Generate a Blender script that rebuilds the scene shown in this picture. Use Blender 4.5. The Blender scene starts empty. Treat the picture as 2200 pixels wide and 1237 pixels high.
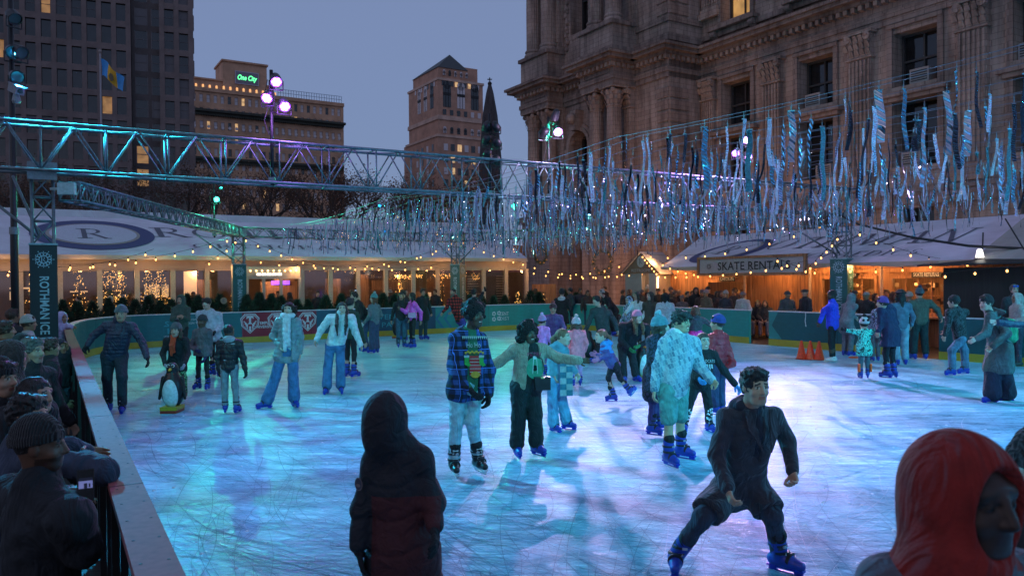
import bpy, math, random
import numpy as np
from mathutils import Vector, Matrix
random.seed(7); rng = np.random.RandomState(7)
R = math.radians
scene = bpy.context.scene
C = bpy.data.collections.new("place"); scene.collection.children.link(C)

# ---------------------------------------------------------------- camera
FPX = 1676.0; CX, CY = 1100.0, 618.5
CAMZ = 2.1
cam_d = bpy.data.cameras.new("camera"); cam = bpy.data.objects.new("camera", cam_d); C.objects.link(cam)
cam_d.sensor_width = 36; cam_d.lens = FPX/2200*36; cam_d.clip_start = 0.05; cam_d.clip_end = 3000
cam_M = Matrix.Rotation(R(90-0.63), 3, 'X') @ Matrix.Rotation(R(-0.5), 3, 'Z')
cam.location = (0, 0, CAMZ); cam.rotation_euler = cam_M.to_euler()
scene.camera = cam
cam_d.dof.use_dof = True; cam_d.dof.focus_distance = 11.0; cam_d.dof.aperture_fstop = 4.5

# ---------------------------------------------------------------- dusk sky, weak low sun
world = bpy.data.worlds.new("World"); scene.world = world; world.use_nodes = True
nt = world.node_tree; nt.nodes.clear()
sky = nt.nodes.new('ShaderNodeTexSky'); sky.sky_type = 'NISHITA'; sky.sun_disc = False
SUN_EL, SUN_ROT = R(3), R(170)
sky.sun_elevation = SUN_EL; sky.sun_rotation = SUN_ROT; sky.altitude = 20; sky.air_density = 1.0; sky.dust_density = 0.3; sky.ozone_density = 4.0
hs = nt.nodes.new('ShaderNodeMixRGB'); hs.blend_type = 'MIX'; hs.inputs[0].default_value = 0.78
hs.inputs[2].default_value = (1.62, 2.05, 3.45, 1)      # even dusk cloud veil over the clear sky
bg = nt.nodes.new('ShaderNodeBackground'); bg.inputs[1].default_value = 0.145
wo = nt.nodes.new('ShaderNodeOutputWorld')
nt.links.new(sky.outputs[0], hs.inputs[1]); nt.links.new(hs.outputs[0], bg.inputs[0]); nt.links.new(bg.outputs[0], wo.inputs[0])
sun_d = bpy.data.lights.new("sun", 'SUN'); sun = bpy.data.objects.new("sun", sun_d); C.objects.link(sun)
sun_d.energy = 0.13; sun_d.angle = R(25); sun_d.color = (1.0, 0.66, 0.48)
sun.rotation_euler = (R(62), 0, R(-38))
vs = scene.view_settings; vs.view_transform = 'Standard'; vs.look = 'None'; vs.exposure = 0; vs.gamma = 1; vs.use_curve_mapping = False

# ---------------------------------------------------------------- frames and calibration
def ray(px, py):
    return cam_M @ Vector(((px-CX)/FPX, -(py-CY)/FPX, -1.0))
def PT(px, py, D):                      # the place at distance D along that line of sight
    d = ray(px, py); return Vector((0, 0, CAMZ)) + d*(D/d.y)
def GR(px, py, z=0.0):                  # where that line of sight meets height z
    d = ray(px, py); return Vector((0, 0, CAMZ)) + d*((z-CAMZ)/d.z)
D1 = Vector((-0.525, 0.851, 0)).normalized(); D2 = Vector((D1.y, -D1.x, 0)); UP = Vector((0, 0, 1))
def RF(u, v, z=0.0): return D2*u + D1*v + UP*z     # rink frame: u across, v along
def V(*a): return Vector(a)

# ---------------------------------------------------------------- materials
MC = {}
def nmat(name):
    m = bpy.data.materials.new(name); m.use_nodes = True
    return m, m.node_tree, m.node_tree.nodes['Principled BSDF']
def nd(t, k, **kw):
    n = t.nodes.new(k)
    for a, b in kw.items():
        if a in n.inputs: n.inputs[a].default_value = b
        else: setattr(n, a, b)
    return n
def co(t, scale=(1, 1, 1), rot=(0, 0, 0), kind='Object'):
    tc = t.nodes.new('ShaderNodeTexCoord'); mp = t.nodes.new('ShaderNodeMapping')
    mp.inputs['Scale'].default_value = scale; mp.inputs['Rotation'].default_value = rot
    t.links.new(tc.outputs[kind], mp.inputs[0]); return mp.outputs[0]
def ramp(t, fac, stops, interp='LINEAR'):
    r = t.nodes.new('ShaderNodeValToRGB'); e = r.color_ramp.elements; r.color_ramp.interpolation = interp
    while len(e) > 1: e.remove(e[-1])
    e[0].position = stops[0][0]; e[0].color = (*stops[0][1], 1)
    for p, c in stops[1:]:
        x = e.new(p); x.color = (*c, 1)
    t.links.new(fac, r.inputs[0]); return r.outputs[0]
def bump(t, b, h, strength=0.4, dist=0.01):
    n = t.nodes.new('ShaderNodeBump'); n.inputs['Strength'].default_value = strength; n.inputs['Distance'].default_value = dist
    t.links.new(h, n.inputs['Height']); t.links.new(n.outputs[0], b.inputs['Normal']); return n
def mul(c, k): return tuple(min(1, x*k) for x in c)
def M(kind, col=(0.5, 0.5, 0.5), rough=None, em=0.0, sc=1.0):
    key = (kind, tuple(round(c, 3) for c in col), rough, em, sc)
    if key in MC: return MC[key]
    m, t, b = nmat(kind); L = t.links
    def setc(c): b.inputs['Base Color'].default_value = (*c, 1)
    setc(col); b.inputs['Roughness'].default_value = 0.6 if rough is None else rough
    def mottle(scale, lo=0.8, hi=1.15, detail=5):
        n = nd(t, 'ShaderNodeTexNoise', Scale=scale, Detail=detail); L.new(co(t), n.inputs[0])
        o = ramp(t, n.outputs[0], [(0.3, mul(col, lo)), (0.7, mul(col, hi))]); L.new(o, b.inputs['Base Color']); return n
    if kind == 'emit':
        b.inputs['Emission Color'].default_value = (*col, 1); b.inputs['Emission Strength'].default_value = em
    elif kind in ('cloth', 'puffer', 'denim', 'knit', 'fur', 'wool'):
        b.inputs['Roughness'].default_value = {'cloth': .85, 'puffer': .5, 'denim': .9, 'knit': .95, 'fur': 1, 'wool': .95}[kind]
        mottle(18 if kind != 'denim' else 9, .78 if kind != 'denim' else .62, 1.2)
        b.inputs['Sheen Weight'].default_value = 0.15 if kind in ('fur', 'wool', 'knit') else 0.0
        n1 = nd(t, 'ShaderNodeTexNoise', Scale=5.5, Detail=3.0, Distortion=2.6); L.new(co(t, (1, 1, .45)), n1.inputs[0])
        if kind == 'knit':
            n2 = nd(t, 'ShaderNodeTexWave', Scale=30.0, Distortion=1.0); L.new(co(t, (1, 1, 1.3)), n2.inputs[0])
        elif kind == 'fur':
            n2 = nd(t, 'ShaderNodeTexNoise', Scale=60.0, Detail=5.0); L.new(co(t, (1, 1, .4)), n2.inputs[0])
        else:
            n2 = nd(t, 'ShaderNodeTexNoise', Scale=160.0, Detail=2.0); L.new(co(t), n2.inputs[0])
        mx = nd(t, 'ShaderNodeMath', operation='MULTIPLY_ADD'); L.new(n2.outputs[1] if kind == 'knit' else n2.outputs[0], mx.inputs[0])
        mx.inputs[1].default_value = {'knit': .22, 'fur': .6}.get(kind, .035); L.new(n1.outputs[0], mx.inputs[2])
        bump(t, b, mx.outputs[0], .9 if kind != 'fur' else 1.0, .06)
    elif kind == 'skin':
        at = nd(t, 'ShaderNodeVertexColor', layer_name='Col')
        mm = nd(t, 'ShaderNodeMixRGB', blend_type='MULTIPLY'); mm.inputs[0].default_value = 1
        n = nd(t, 'ShaderNodeTexNoise', Scale=35.0, Detail=4.0); L.new(co(t), n.inputs[0])
        o = ramp(t, n.outputs[0], [(.3, mul(col, .88)), (.7, mul(col, 1.08))])
        L.new(o, mm.inputs[1]); L.new(at.outputs[0], mm.inputs[2]); L.new(mm.outputs[0], b.inputs['Base Color'])
        b.inputs['Roughness'].default_value = .48; b.inputs['Subsurface Weight'].default_value = 0.08
        b.inputs['Subsurface Radius'].default_value = (.01, .004, .002)
        bump(t, b, n.outputs[0], .25, .003)
    elif kind == 'hair':
        b.inputs['Roughness'].default_value = .5
        n = nd(t, 'ShaderNodeTexNoise', Scale=60.0, Detail=5.0, Distortion=.6); L.new(co(t, (1, 1, .12)), n.inputs[0])
        L.new(ramp(t, n.outputs[0], [(.3, mul(col, .45)), (.7, mul(col, 1.5))]), b.inputs['Base Color'])
        bump(t, b, n.outputs[0], 1, .02)
    elif kind == 'curls':
        b.inputs['Roughness'].default_value = .7
        n = nd(t, 'ShaderNodeTexVoronoi', Scale=70.0); L.new(co(t), n.inputs[0])
        L.new(ramp(t, n.outputs[0], [(.1, mul(col, 1.5)), (.7, mul(col, .35))]), b.inputs['Base Color'])
        bump(t, b, n.outputs[0], 1, -.03)
    elif kind == 'rubber':
        b.inputs['Roughness'].default_value = .42 if rough is None else rough; mottle(25, .8, 1.15)
    elif kind == 'metal':
        b.inputs['Metallic'].default_value = .75; b.inputs['Roughness'].default_value = .35 if rough is None else rough
        n = mottle(14, .65, 1.1, 6)
        r2 = ramp(t, n.outputs[0], [(.3, (.42,)*3), (.75, (.65,)*3)]); L.new(r2, b.inputs['Roughness'])
    elif kind == 'plaid':
        cc = co(t); sx = t.nodes.new('ShaderNodeSeparateXYZ'); L.new(cc, sx.inputs[0])
        def stripe(out, f, ph, w):
            a = nd(t, 'ShaderNodeMath', operation='MULTIPLY_ADD'); L.new(out, a.inputs[0]); a.inputs[1].default_value = f; a.inputs[2].default_value = ph
            fr = nd(t, 'ShaderNodeMath', operation='FRACT'); L.new(a.outputs[0], fr.inputs[0])
            g = nd(t, 'ShaderNodeMath', operation='LESS_THAN'); L.new(fr.outputs[0], g.inputs[0]); g.inputs[1].default_value = w; return g.outputs[0]
        ad = nd(t, 'ShaderNodeMath', operation='ADD'); L.new(sx.outputs[0], ad.inputs[0])
        yy = nd(t, 'ShaderNodeMath', operation='MULTIPLY'); L.new(sx.outputs[1], yy.inputs[0]); yy.inputs[1].default_value = .8; L.new(yy.outputs[0], ad.inputs[1])
        h1 = stripe(ad.outputs[0], 12*sc, 0, .5); v1 = stripe(sx.outputs[2], 10*sc, 0, .5)
        h2 = stripe(ad.outputs[0], 6*sc, .22, .03); v2 = stripe(sx.outputs[2], 5*sc, .22, .03)
        s = nd(t, 'ShaderNodeMath', operation='ADD'); L.new(h1, s.inputs[0]); L.new(v1, s.inputs[1])
        s2 = nd(t, 'ShaderNodeMath', operation='MULTIPLY'); L.new(s.outputs[0], s2.inputs[0]); s2.inputs[1].default_value = .45
        base = ramp(t, s2.outputs[0], [(0, (.008, .008, .012)), (.3, mul(col, .28)), (.8, col)], 'CONSTANT')
        mxl = nd(t, 'ShaderNodeMath', operation='MAXIMUM'); L.new(h2, mxl.inputs[0]); L.new(v2, mxl.inputs[1])
        mm = nd(t, 'ShaderNodeMixRGB'); L.new(mxl.outputs[0], mm.inputs[0]); L.new(base, mm.inputs[1])
        mm.inputs[2].default_value = (*(mul(col, 3.0) if rough is None else (.01, .005, .005)), 1)
        L.new(mm.outputs[0], b.inputs['Base Color']); b.inputs['Roughness'].default_value = .9
        n1 = nd(t, 'ShaderNodeTexNoise', Scale=8.0, Detail=5.0, Distortion=1.5); L.new(co(t), n1.inputs[0]); bump(t, b, n1.outputs[0], .8, .03)
    elif kind == 'camo':
        n = nd(t, 'ShaderNodeTexNoise', Scale=9.0, Detail=3.0, Distortion=2.5); L.new(co(t), n.inputs[0])
        L.new(ramp(t, n.outputs[0], [(0, mul(col, .12)), (.44, mul(col, .45)), (.5, mul(col, 1.6)), (.56, mul(col, .9)), (.62, mul(col, .25))], 'CONSTANT'), b.inputs['Base Color'])
        b.inputs['Roughness'].default_value = .8
        n1 = nd(t, 'ShaderNodeTexNoise', Scale=8.0, Detail=5.0, Distortion=1.5); L.new(co(t), n1.inputs[0]); bump(t, b, n1.outputs[0], .8, .03)
    elif kind == 'print':
        cs = co(t, (1, 1, 1), (R(90), 0, R(20)))
        def bk(sc_, c2, off, w, h):
            br = nd(t, 'ShaderNodeTexBrick', Scale=sc_, offset=off); L.new(cs, br.inputs[0]); br.inputs['Color1'].default_value = (*col, 1); br.inputs['Color2'].default_value = (*c2, 1)
            br.inputs['Mortar'].default_value = (*col, 1); br.inputs['Mortar Size'].default_value = .022; br.inputs['Brick Width'].default_value = w; br.inputs['Row Height'].default_value = h; br.inputs['Bias'].default_value = -.1; return br.outputs[0]
        mm = nd(t, 'ShaderNodeMixRGB', blend_type='MULTIPLY'); mm.inputs[0].default_value = 1; L.new(bk(11, (.12, .22, .32), .5, .32, .62), mm.inputs[1]); L.new(bk(26, (.4, .5, .6), .3, .2, .3), mm.inputs[2])
        L.new(mm.outputs[0], b.inputs['Base Color']); b.inputs['Roughness'].default_value = .9
        n1 = nd(t, 'ShaderNodeTexNoise', Scale=8.0, Detail=5.0, Distortion=1.5); L.new(co(t), n1.inputs[0]); bump(t, b, n1.outputs[0], .8, .03)
    elif kind == 'stone':
        n = nd(t, 'ShaderNodeTexNoise', Scale=.55, Detail=9.0, Roughness=.7); L.new(co(t, (1, 1, .5)), n.inputs[0])
        st = nd(t, 'ShaderNodeTexNoise', Scale=1.4, Detail=6.0, Roughness=.65); L.new(co(t, (1.6, 1.6, .16)), st.inputs[0])
        a = ramp(t, n.outputs[0], [(.3, mul(col, .55)), (.55, col), (.75, mul(col, 1.25))])
        s = ramp(t, st.outputs[0], [(.35, (.42, .4, .4)), (.55, (1, 1, 1))])
        mm = nd(t, 'ShaderNodeMixRGB', blend_type='MULTIPLY'); mm.inputs[0].default_value = .8; L.new(a, mm.inputs[1]); L.new(s, mm.inputs[2])
        br = nd(t, 'ShaderNodeTexBrick', Scale=1.0); L.new(co(t, (.9, .9, .9), (R(90), 0, R(0))), br.inputs[0])
        br.inputs['Color1'].default_value = (1, 1, 1, 1); br.inputs['Color2'].default_value = (.82, .8, .8, 1); br.inputs['Mortar'].default_value = (.35, .33, .32, 1); br.inputs['Mortar Size'].default_value = .012; br.inputs['Mortar Smooth'].default_value = .4
        m2 = nd(t, 'ShaderNodeMixRGB', blend_type='MULTIPLY'); m2.inputs[0].default_value = .75; L.new(mm.outputs[0], m2.inputs[1]); L.new(br.outputs[0], m2.inputs[2])
        L.new(m2.outputs[0], b.inputs['Base Color']); b.inputs['Roughness'].default_value = .9
        f = nd(t, 'ShaderNodeTexNoise', Scale=7.0, Detail=8.0); L.new(co(t), f.inputs[0]); bump(t, b, f.outputs[0], .6, .05)
    elif kind == 'wall':
        n = mottle(.35 if rough is None else rough, .65, 1.2, 9); b.inputs['Roughness'].default_value = .85
        n.inputs['Roughness'].default_value = .7
        f = nd(t, 'ShaderNodeTexNoise', Scale=6.0, Detail=6.0); L.new(co(t), f.inputs[0]); bump(t, b, f.outputs[0], .4, .04)
    elif kind == 'wood':
        n = nd(t, 'ShaderNodeTexNoise', Scale=3.0, Detail=7.0, Distortion=.8); L.new(co(t, (5, 5, .35)), n.inputs[0])
        L.new(ramp(t, n.outputs[0], [(.3, mul(col, .5)), (.55, col), (.75, mul(col, 1.3))]), b.inputs['Base Color'])
        bump(t, b, n.outputs[0], .5, .01); b.inputs['Roughness'].default_value = .7
    elif kind == 'canvas':
        n = mottle(1.1, .82, 1.08, 7); b.inputs['Roughness'].default_value = .6
        b.inputs['Transmission Weight'].default_value = 0
        n2 = nd(t, 'ShaderNodeTexNoise', Scale=1.6, Detail=4.0, Distortion=1.5); L.new(co(t), n2.inputs[0]); bump(t, b, n2.outputs[0], .5, .12)
    elif kind == 'board':
        n = nd(t, 'ShaderNodeTexNoise', Scale=5.0, Detail=8.0, Roughness=.7); L.new(co(t, (1, 1, 3)), n.inputs[0])
        o1 = ramp(t, n.outputs[0], [(.3, mul(col, .8)), (.6, col), (.8, mul(col, 1.3))])
        sc2 = nd(t, 'ShaderNodeTexNoise', Scale=4.0, Detail=9.0, Roughness=.75, Distortion=.6); L.new(co(t, (2.5, 2.5, 9), (0, .5, .3)), sc2.inputs[0])
        k2 = ramp(t, sc2.outputs[0], [(.6, (0, 0, 0)), (.68, (.28,)*3)]); mm = nd(t, 'ShaderNodeMixRGB'); L.new(k2, mm.inputs[0]); L.new(o1, mm.inputs[1]); mm.inputs[2].default_value = (.25, .28, .3, 1)
        L.new(mm.outputs[0], b.inputs['Base Color']); L.new(ramp(t, n.outputs[0], [(.3, (.3,)*3), (.7, (.5,)*3)]), b.inputs['Roughness'])
    elif kind == 'glass':
        b.inputs['Roughness'].default_value = .06; b.inputs['Specular IOR Level'].default_value = .8
        n = nd(t, 'ShaderNodeTexNoise', Scale=.8, Detail=3.0); L.new(co(t), n.inputs[0])
        L.new(ramp(t, n.outputs[0], [(.35, mul(col, .5)), (.65, mul(col, 1.6))]), b.inputs['Base Color']); bump(t, b, n.outputs[0], .12, .1)
    elif kind == 'clearglass':
        t.nodes.remove(b); g = nd(t, 'ShaderNodeBsdfGlossy', Roughness=.05); tr = nd(t, 'ShaderNodeBsdfTransparent')
        mx = nd(t, 'ShaderNodeMixShader'); mx.inputs[0].default_value = .12; L.new(tr.outputs[0], mx.inputs[1]); L.new(g.outputs[0], mx.inputs[2])
        L.new(mx.outputs[0], t.nodes['Material Output'].inputs[0])
    elif kind == 'lit':
        n = nd(t, 'ShaderNodeTexNoise', Scale=1.3, Detail=3.0); L.new(co(t), n.inputs[0])
        L.new(ramp(t, n.outputs[0], [(.3, mul(col, .25)), (.7, col)]), b.inputs['Emission Color']); b.inputs['Emission Strength'].default_value = em
    elif kind == 'foliage':
        n = mottle(5, .45, 1.6); b.inputs['Roughness'].default_value = .8
    elif kind == 'paving':
        n = nd(t, 'ShaderNodeTexBrick', Scale=1.2); L.new(co(t), n.inputs[0])
        n.inputs['Color1'].default_value = (*col, 1); n.inputs['Color2'].default_value = (*mul(col, .7), 1); n.inputs['Mortar'].default_value = (*mul(col, .4), 1); n.inputs['Mortar Size'].default_value = .01
        L.new(n.outputs[0], b.inputs['Base Color']); b.inputs['Roughness'].default_value = .6
    MC[key] = m
    return m

# ---------------------------------------------------------------- mesh building
def tag(o, label=None, cat=None, group=None, kind=None):
    if label: o['label'] = label
    if cat: o['category'] = cat
    if group: o['group'] = group
    if kind: o['kind'] = kind
    return o
def empty(name, loc, label, cat, group=None, kind=None):
    o = bpy.data.objects.new(name, None); C.objects.link(o); o.location = loc; o.empty_display_size = .1
    return tag(o, label, cat, group, kind)
def link_mesh(name, me, mats, parent=None, org=None):
    for m in (mats if isinstance(mats, (list, tuple)) else [mats]): me.materials.append(m)
    o = bpy.data.objects.new(name, me); C.objects.link(o)
    if parent is not None: o.parent = parent
    elif org is not None: o.location = org
    return o
def world_org(p):
    q = Vector((0, 0, 0))
    while p is not None: q += p.location; p = p.parent
    return q
class MB:
    def __init__(s): s.v = []; s.f = []; s.m = []; s.vc = None
    def add(s, vs, fs, mi=0):
        n = len(s.v); s.v.extend([tuple(v) for v in vs]); s.f.extend([tuple(i+n for i in f) for f in fs]); s.m.extend([mi]*len(fs)); return s
    def quad(s, a, b, c, d, mi=0): return s.add([a, b, c, d], [(0, 1, 2, 3)], mi)
    def obox(s, o, x, y, z, mi=0):          # corner o and three edge vectors
        P = [o, o+x, o+x+y, o+y, o+z, o+x+z, o+x+y+z, o+y+z]
        return s.add(P, [(0, 3, 2, 1), (4, 5, 6, 7), (0, 1, 5, 4), (1, 2, 6, 5), (2, 3, 7, 6), (3, 0, 4, 7)], mi)
    def cbox(s, c, ax, ay, az, mi=0):       # centre and full edge vectors
        return s.obox(c-ax/2-ay/2-az/2, ax, ay, az, mi)
    def bar(s, p, q, r, n=8, r2=None, mi=0, cap=True):
        p = Vector(p); q = Vector(q); r2 = r if r2 is None else r2
        d = (q-p); 
        if d.length < 1e-6: return s
        d.normalize(); a = d.orthogonal().normalized(); b = d.cross(a)
        vs = []
        for k in range(n):
            t = 2*math.pi*k/n; e = a*math.cos(t)+b*math.sin(t); vs.append(p+e*r); vs.append(q+e*r2)
        fs = [(2*k, 2*((k+1) % n), 2*((k+1) % n)+1, 2*k+1) for k in range(n)]
        if cap: fs += [tuple(2*k for k in range(n))[::-1], tuple(2*k+1 for k in range(n))]
        return s.add(vs, fs, mi)
    def path(s, pts, r, n=6, mi=0):
        for a, b in zip(pts[:-1], pts[1:]): s.bar(a, b, r, n, mi=mi)
        return s
    def lathe(s, o, prof, n=16, mi=0, flute=0, fl=0.0, ax=None, ay=None, az=None):
        ax = ax or V(1, 0, 0); ay = ay or V(0, 1, 0); az = az or UP
        vs = []
        for r, z in prof:
            for k in range(n):
                t = 2*math.pi*k/n; rr = r*(1-(fl if (flute and k % 2) else 0)); vs.append(o+ax*(rr*math.cos(t))+ay*(rr*math.sin(t))+az*z)
        fs = []
        for i in range(len(prof)-1):
            for k in range(n): fs.append((i*n+k, i*n+(k+1) % n, (i+1)*n+(k+1) % n, (i+1)*n+k))
        fs.append(tuple(range(n))[::-1]); fs.append(tuple((len(prof)-1)*n+k for k in range(n)))
        return s.add(vs, fs, mi)
    def prism(s, pts, d, mi=0):             # polygon of 3D points pushed along d
        n = len(pts); vs = list(pts)+[p+d for p in pts]
        fs = [tuple(range(n))[::-1], tuple(range(n, 2*n))]+[(k, (k+1) % n, (k+1) % n+n, k+n) for k in range(n)]
        return s.add(vs, fs, mi)
    def ball(s, c, r, n=8, mi=0, sz=1.0):
        prof = [(max(1e-4, r*math.sin(math.pi*i/n)), -r*sz*math.cos(math.pi*i/n)) for i in range(n+1)]
        return s.lathe(Vector(c), prof, n+2, mi)
    def build(s, name, mats, parent=None, smooth=False, org=None):
        me = bpy.data.meshes.new(name)
        o = world_org(parent) if parent is not None else (Vector(org) if org is not None else Vector((0, 0, 0)))
        me.from_pydata([(v[0]-o.x, v[1]-o.y, v[2]-o.z) for v in s.v], [], s.f)
        if any(s.m): me.polygons.foreach_set('material_index', s.m)
        if smooth: me.polygons.foreach_set('use_smooth', [True]*len(s.f))
        me.update(); return link_mesh(name, me, mats, parent, o)

def text_mesh(txt, size=1.0, bold=0.0, spacing=1.0):
    cu = bpy.data.curves.new('t', 'FONT'); cu.body = txt; cu.size = size; cu.align_x = 'CENTER'; cu.align_y = 'CENTER'; cu.offset = bold; cu.space_character = spacing
    cu.resolution_u = 3
    ob = bpy.data.objects.new('t', cu); me = bpy.data.meshes.new_from_object(ob)
    vs = [v.co.copy() for v in me.vertices]; fs = [tuple(p.vertices) for p in me.polygons]
    bpy.data.objects.remove(ob); bpy.data.curves.remove(cu); bpy.data.meshes.remove(me); return vs, fs
def text(mb, txt, o, ax, ay, size, mi=0, bold=0.0, spacing=1.0, wx=None):
    vs, fs = text_mesh(txt, size, bold, spacing)
    if wx and vs:
        w = max(v.x for v in vs)-min(v.x for v in vs); k = wx/w
        c = (max(v.x for v in vs)+min(v.x for v in vs))/2
        for v in vs: v.x = (v.x-c)*k
    mb.add([o+ax*v.x+ay*v.y for v in vs], fs, mi)
# a serif face drawn from strokes: ('l', x0,y0,x1,y1,w) bars, ('a', cx,cy,rx,ry,a0,a1,w) arcs, ('s', x,y,w) serifs
SER = {
 'R': (.8, [('l', .18, 0, .18, 1, .13), ('s', .18, 0, .38), ('s', .14, 1, .3), ('a', .34, .74, .27, .25, -90, 90, .1), ('l', .18, .975, .36, .975, .05), ('l', .18, .49, .36, .49, .05), ('l', .36, .5, .74, 0, .12), ('s', .76, 0, .2)]),
 'O': (.95, [('a', .46, .5, .4, .5, 0, 360, .1)]),
 'T': (.8, [('l', .4, 0, .4, 1, .13), ('l', .02, .97, .78, .97, .06), ('s', .4, 0, .34), ('l', .03, .97, .03, .8, .04), ('l', .77, .97, .77, .8, .04)]),
 'H': (.98, [('l', .18, 0, .18, 1, .13), ('l', .76, 0, .76, 1, .13), ('l', .18, .5, .76, .5, .05), ('s', .18, 0, .34), ('s', .18, 1, .34), ('s', .76, 0, .34), ('s', .76, 1, .34)]),
 'M': (1.2, [('l', .18, 0, .18, 1, .05), ('l', .18, 1, .56, .05, .13), ('l', .56, .05, .94, 1, .06), ('l', .96, 0, .96, 1, .13), ('s', .18, 0, .3), ('s', .12, 1, .24), ('s', .96, 0, .34), ('s', 1.0, 1, .26)]),
 'A': (.92, [('l', .14, 0, .46, 1, .05), ('l', .46, 1, .8, 0, .13), ('l', .26, .34, .66, .34, .05), ('s', .12, 0, .28), ('s', .8, 0, .34)]),
 'N': (.98, [('l', .18, 0, .18, 1, .05), ('l', .18, 1, .78, 0, .13), ('l', .78, 0, .78, 1, .05), ('s', .18, 0, .3), ('s', .12, 1, .24), ('s', .78, 1, .3)]),
 'P': (.74, [('l', .18, 0, .18, 1, .13), ('s', .18, 0, .36), ('s', .14, 1, .3), ('a', .34, .72, .28, .27, -90, 90, .1), ('l', .18, .97, .36, .97, .05), ('l', .18, .46, .36, .46, .05)]),
 'E': (.76, [('l', .18, 0, .18, 1, .13), ('l', .18, .97, .66, .97, .06), ('l', .18, .5, .54, .5, .05), ('l', .18, .03, .68, .03, .06)]),
 'D': (.9, [('l', .18, 0, .18, 1, .13), ('a', .36, .5, .44, .48, -90, 90, .1), ('l', .1, .975, .38, .975, .05), ('l', .1, .025, .38, .025, .05)]),
 'I': (.4, [('l', .2, 0, .2, 1, .13), ('s', .2, 0, .34), ('s', .2, 1, .34)]),
 'C': (.86, [('a', .46, .5, .38, .5, 50, 310, .1)]),
 'S': (.66, [('a', .33, .74, .22, .25, 20, 270, .09), ('a', .33, .26, .24, .25, -160, 90, .1)]),
 ' ': (.5, [])}
def serif(mb, txt, o, ax, ay, h, w, mi=0, gap=.06):
    tot = sum(SER[c][0]+gap for c in txt); kx = w/tot; x0 = -tot/2
    nz = ax.cross(ay).normalized()
    def q(pts): mb.add([o+ax*(kx*p[0])+ay*(h*(p[1]-.5)) for p in pts], [tuple(range(len(pts)))], mi)
    for c in txt:
        wd, st = SER[c]
        for s in st:
            if s[0] == 'l':
                _, a, b, c2, d, t = s
                if abs(d-b) < .12: q([(x0+a, b-t/2), (x0+c2, d-t/2), (x0+c2, d+t/2), (x0+a, b+t/2)])
                else: q([(x0+a-t/2, b), (x0+a+t/2, b), (x0+c2+t/2, d), (x0+c2-t/2, d)])
            elif s[0] == 's':
                _, a, b, t = s; b2 = .02 if b == 0 else .98; q([(x0+a-t/2, b2-.02), (x0+a+t/2, b2-.02), (x0+a+t/2, b2+.02), (x0+a-t/2, b2+.02)])
            else:
                _, cx, cy, rx, ry, a0, a1, t = s; n = max(4, int((a1-a0)/15))
                for k in range(n):
                    t0, t1 = R(a0+(a1-a0)*k/n), R(a0+(a1-a0)*(k+1)/n)
                    def rr(tt): e = t*(.25+.75*abs(math.cos(tt))); return (rx-e, ry-t*.3), (rx, ry)
                    i0, o0 = rr(t0); i1, o1 = rr(t1)
                    q([(x0+cx+i0[0]*math.cos(t0), cy+i0[1]*math.sin(t0)), (x0+cx+o0[0]*math.cos(t0), cy+o0[1]*math.sin(t0)), (x0+cx+o1[0]*math.cos(t1), cy+o1[1]*math.sin(t1)), (x0+cx+i1[0]*math.cos(t1), cy+i1[1]*math.sin(t1))])
        x0 += wd+gap
def disc(mb, o, ax, ay, rx, ry, mi=0, n=40, rin=None):
    P = [o+ax*(rx*math.cos(2*math.pi*k/n))+ay*(ry*math.sin(2*math.pi*k/n)) for k in range(n)]
    if rin is None: mb.add(P, [tuple(range(n))], mi)
    else:
        Q = [o+ax*(rx*rin*math.cos(2*math.pi*k/n))+ay*(ry*rin*math.sin(2*math.pi*k/n)) for k in range(n)]
        mb.add(P+Q, [(k, (k+1) % n, (k+1) % n+n, k+n) for k in range(n)], mi)
def spot(name, loc, target, power, col, size=R(70), blend=.8, rad=.12):
    l = bpy.data.lights.new(name, 'SPOT'); l.energy = power; l.color = col; l.spot_size = size; l.spot_blend = blend; l.shadow_soft_size = rad
    o = bpy.data.objects.new(name, l); C.objects.link(o); o.location = loc
    o.rotation_euler = (Vector(target)-Vector(loc)).to_track_quat('-Z', 'Y').to_euler(); return o
def point(name, loc, power, col, rad=.05):
    l = bpy.data.lights.new(name, 'POINT'); l.energy = power; l.color = col; l.shadow_soft_size = rad
    o = bpy.data.objects.new(name, l); C.objects.link(o); o.location = loc; return o
# ================================================================ ground and ice
def sheet(name, pts, mat, z, kind='structure'):
    m = MB(); m.add([V(p[0], p[1], z) for p in pts], [tuple(range(len(pts)))]); return tag(m.build(name, mat), kind=kind)
LP, LD = V(-1.16, 2.74, 0), V(-.509, .861, 0)          # left board line (rink edge of its cap)
FP, FD = V(0, 32.4, 0), V(.853, .522, 0)               # far board line
RP, RD = V(7.9, 24.1, 0), V(-.526, .85, 0)             # right board line
def bez(a, c, b, n=8): return [a*(1-t)**2+c*(2*t*(1-t))+b*t*t for t in [i/n for i in range(n+1)]]
def meet(P, d, px):                                     # where a ground line crosses a vertical sight line
    r = ray(px, 605); k = r.x/r.y; t = (k*P.y-P.x)/(d.x-k*d.y); return t
def cross2(P, d, Q, e):
    den = d.x*e.y-d.y*e.x; w = Q-P; return P+d*((w.x*e.y-w.y*e.x)/den)
CLF = cross2(LP, LD, FP, FD); CFR = cross2(FP, FD, RP, RD)
A1 = LP+LD*17.4; B0 = FP-FD*13.3; B1 = CFR-FD*2.6; C0 = CFR-RD*2.6
arcL = bez(A1, CLF, B0, 10); arcR = bez(B1, CFR, C0, 8)
rink_poly = [LP-LD*9]+arcL+arcR+[RP-RD*26]
m_ground = M('paving', (.045, .042, .04))
sheet('ground', [(-900, -200), (900, -200), (900, 1500), (-900, 1500)], m_ground, -0.06)
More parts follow.
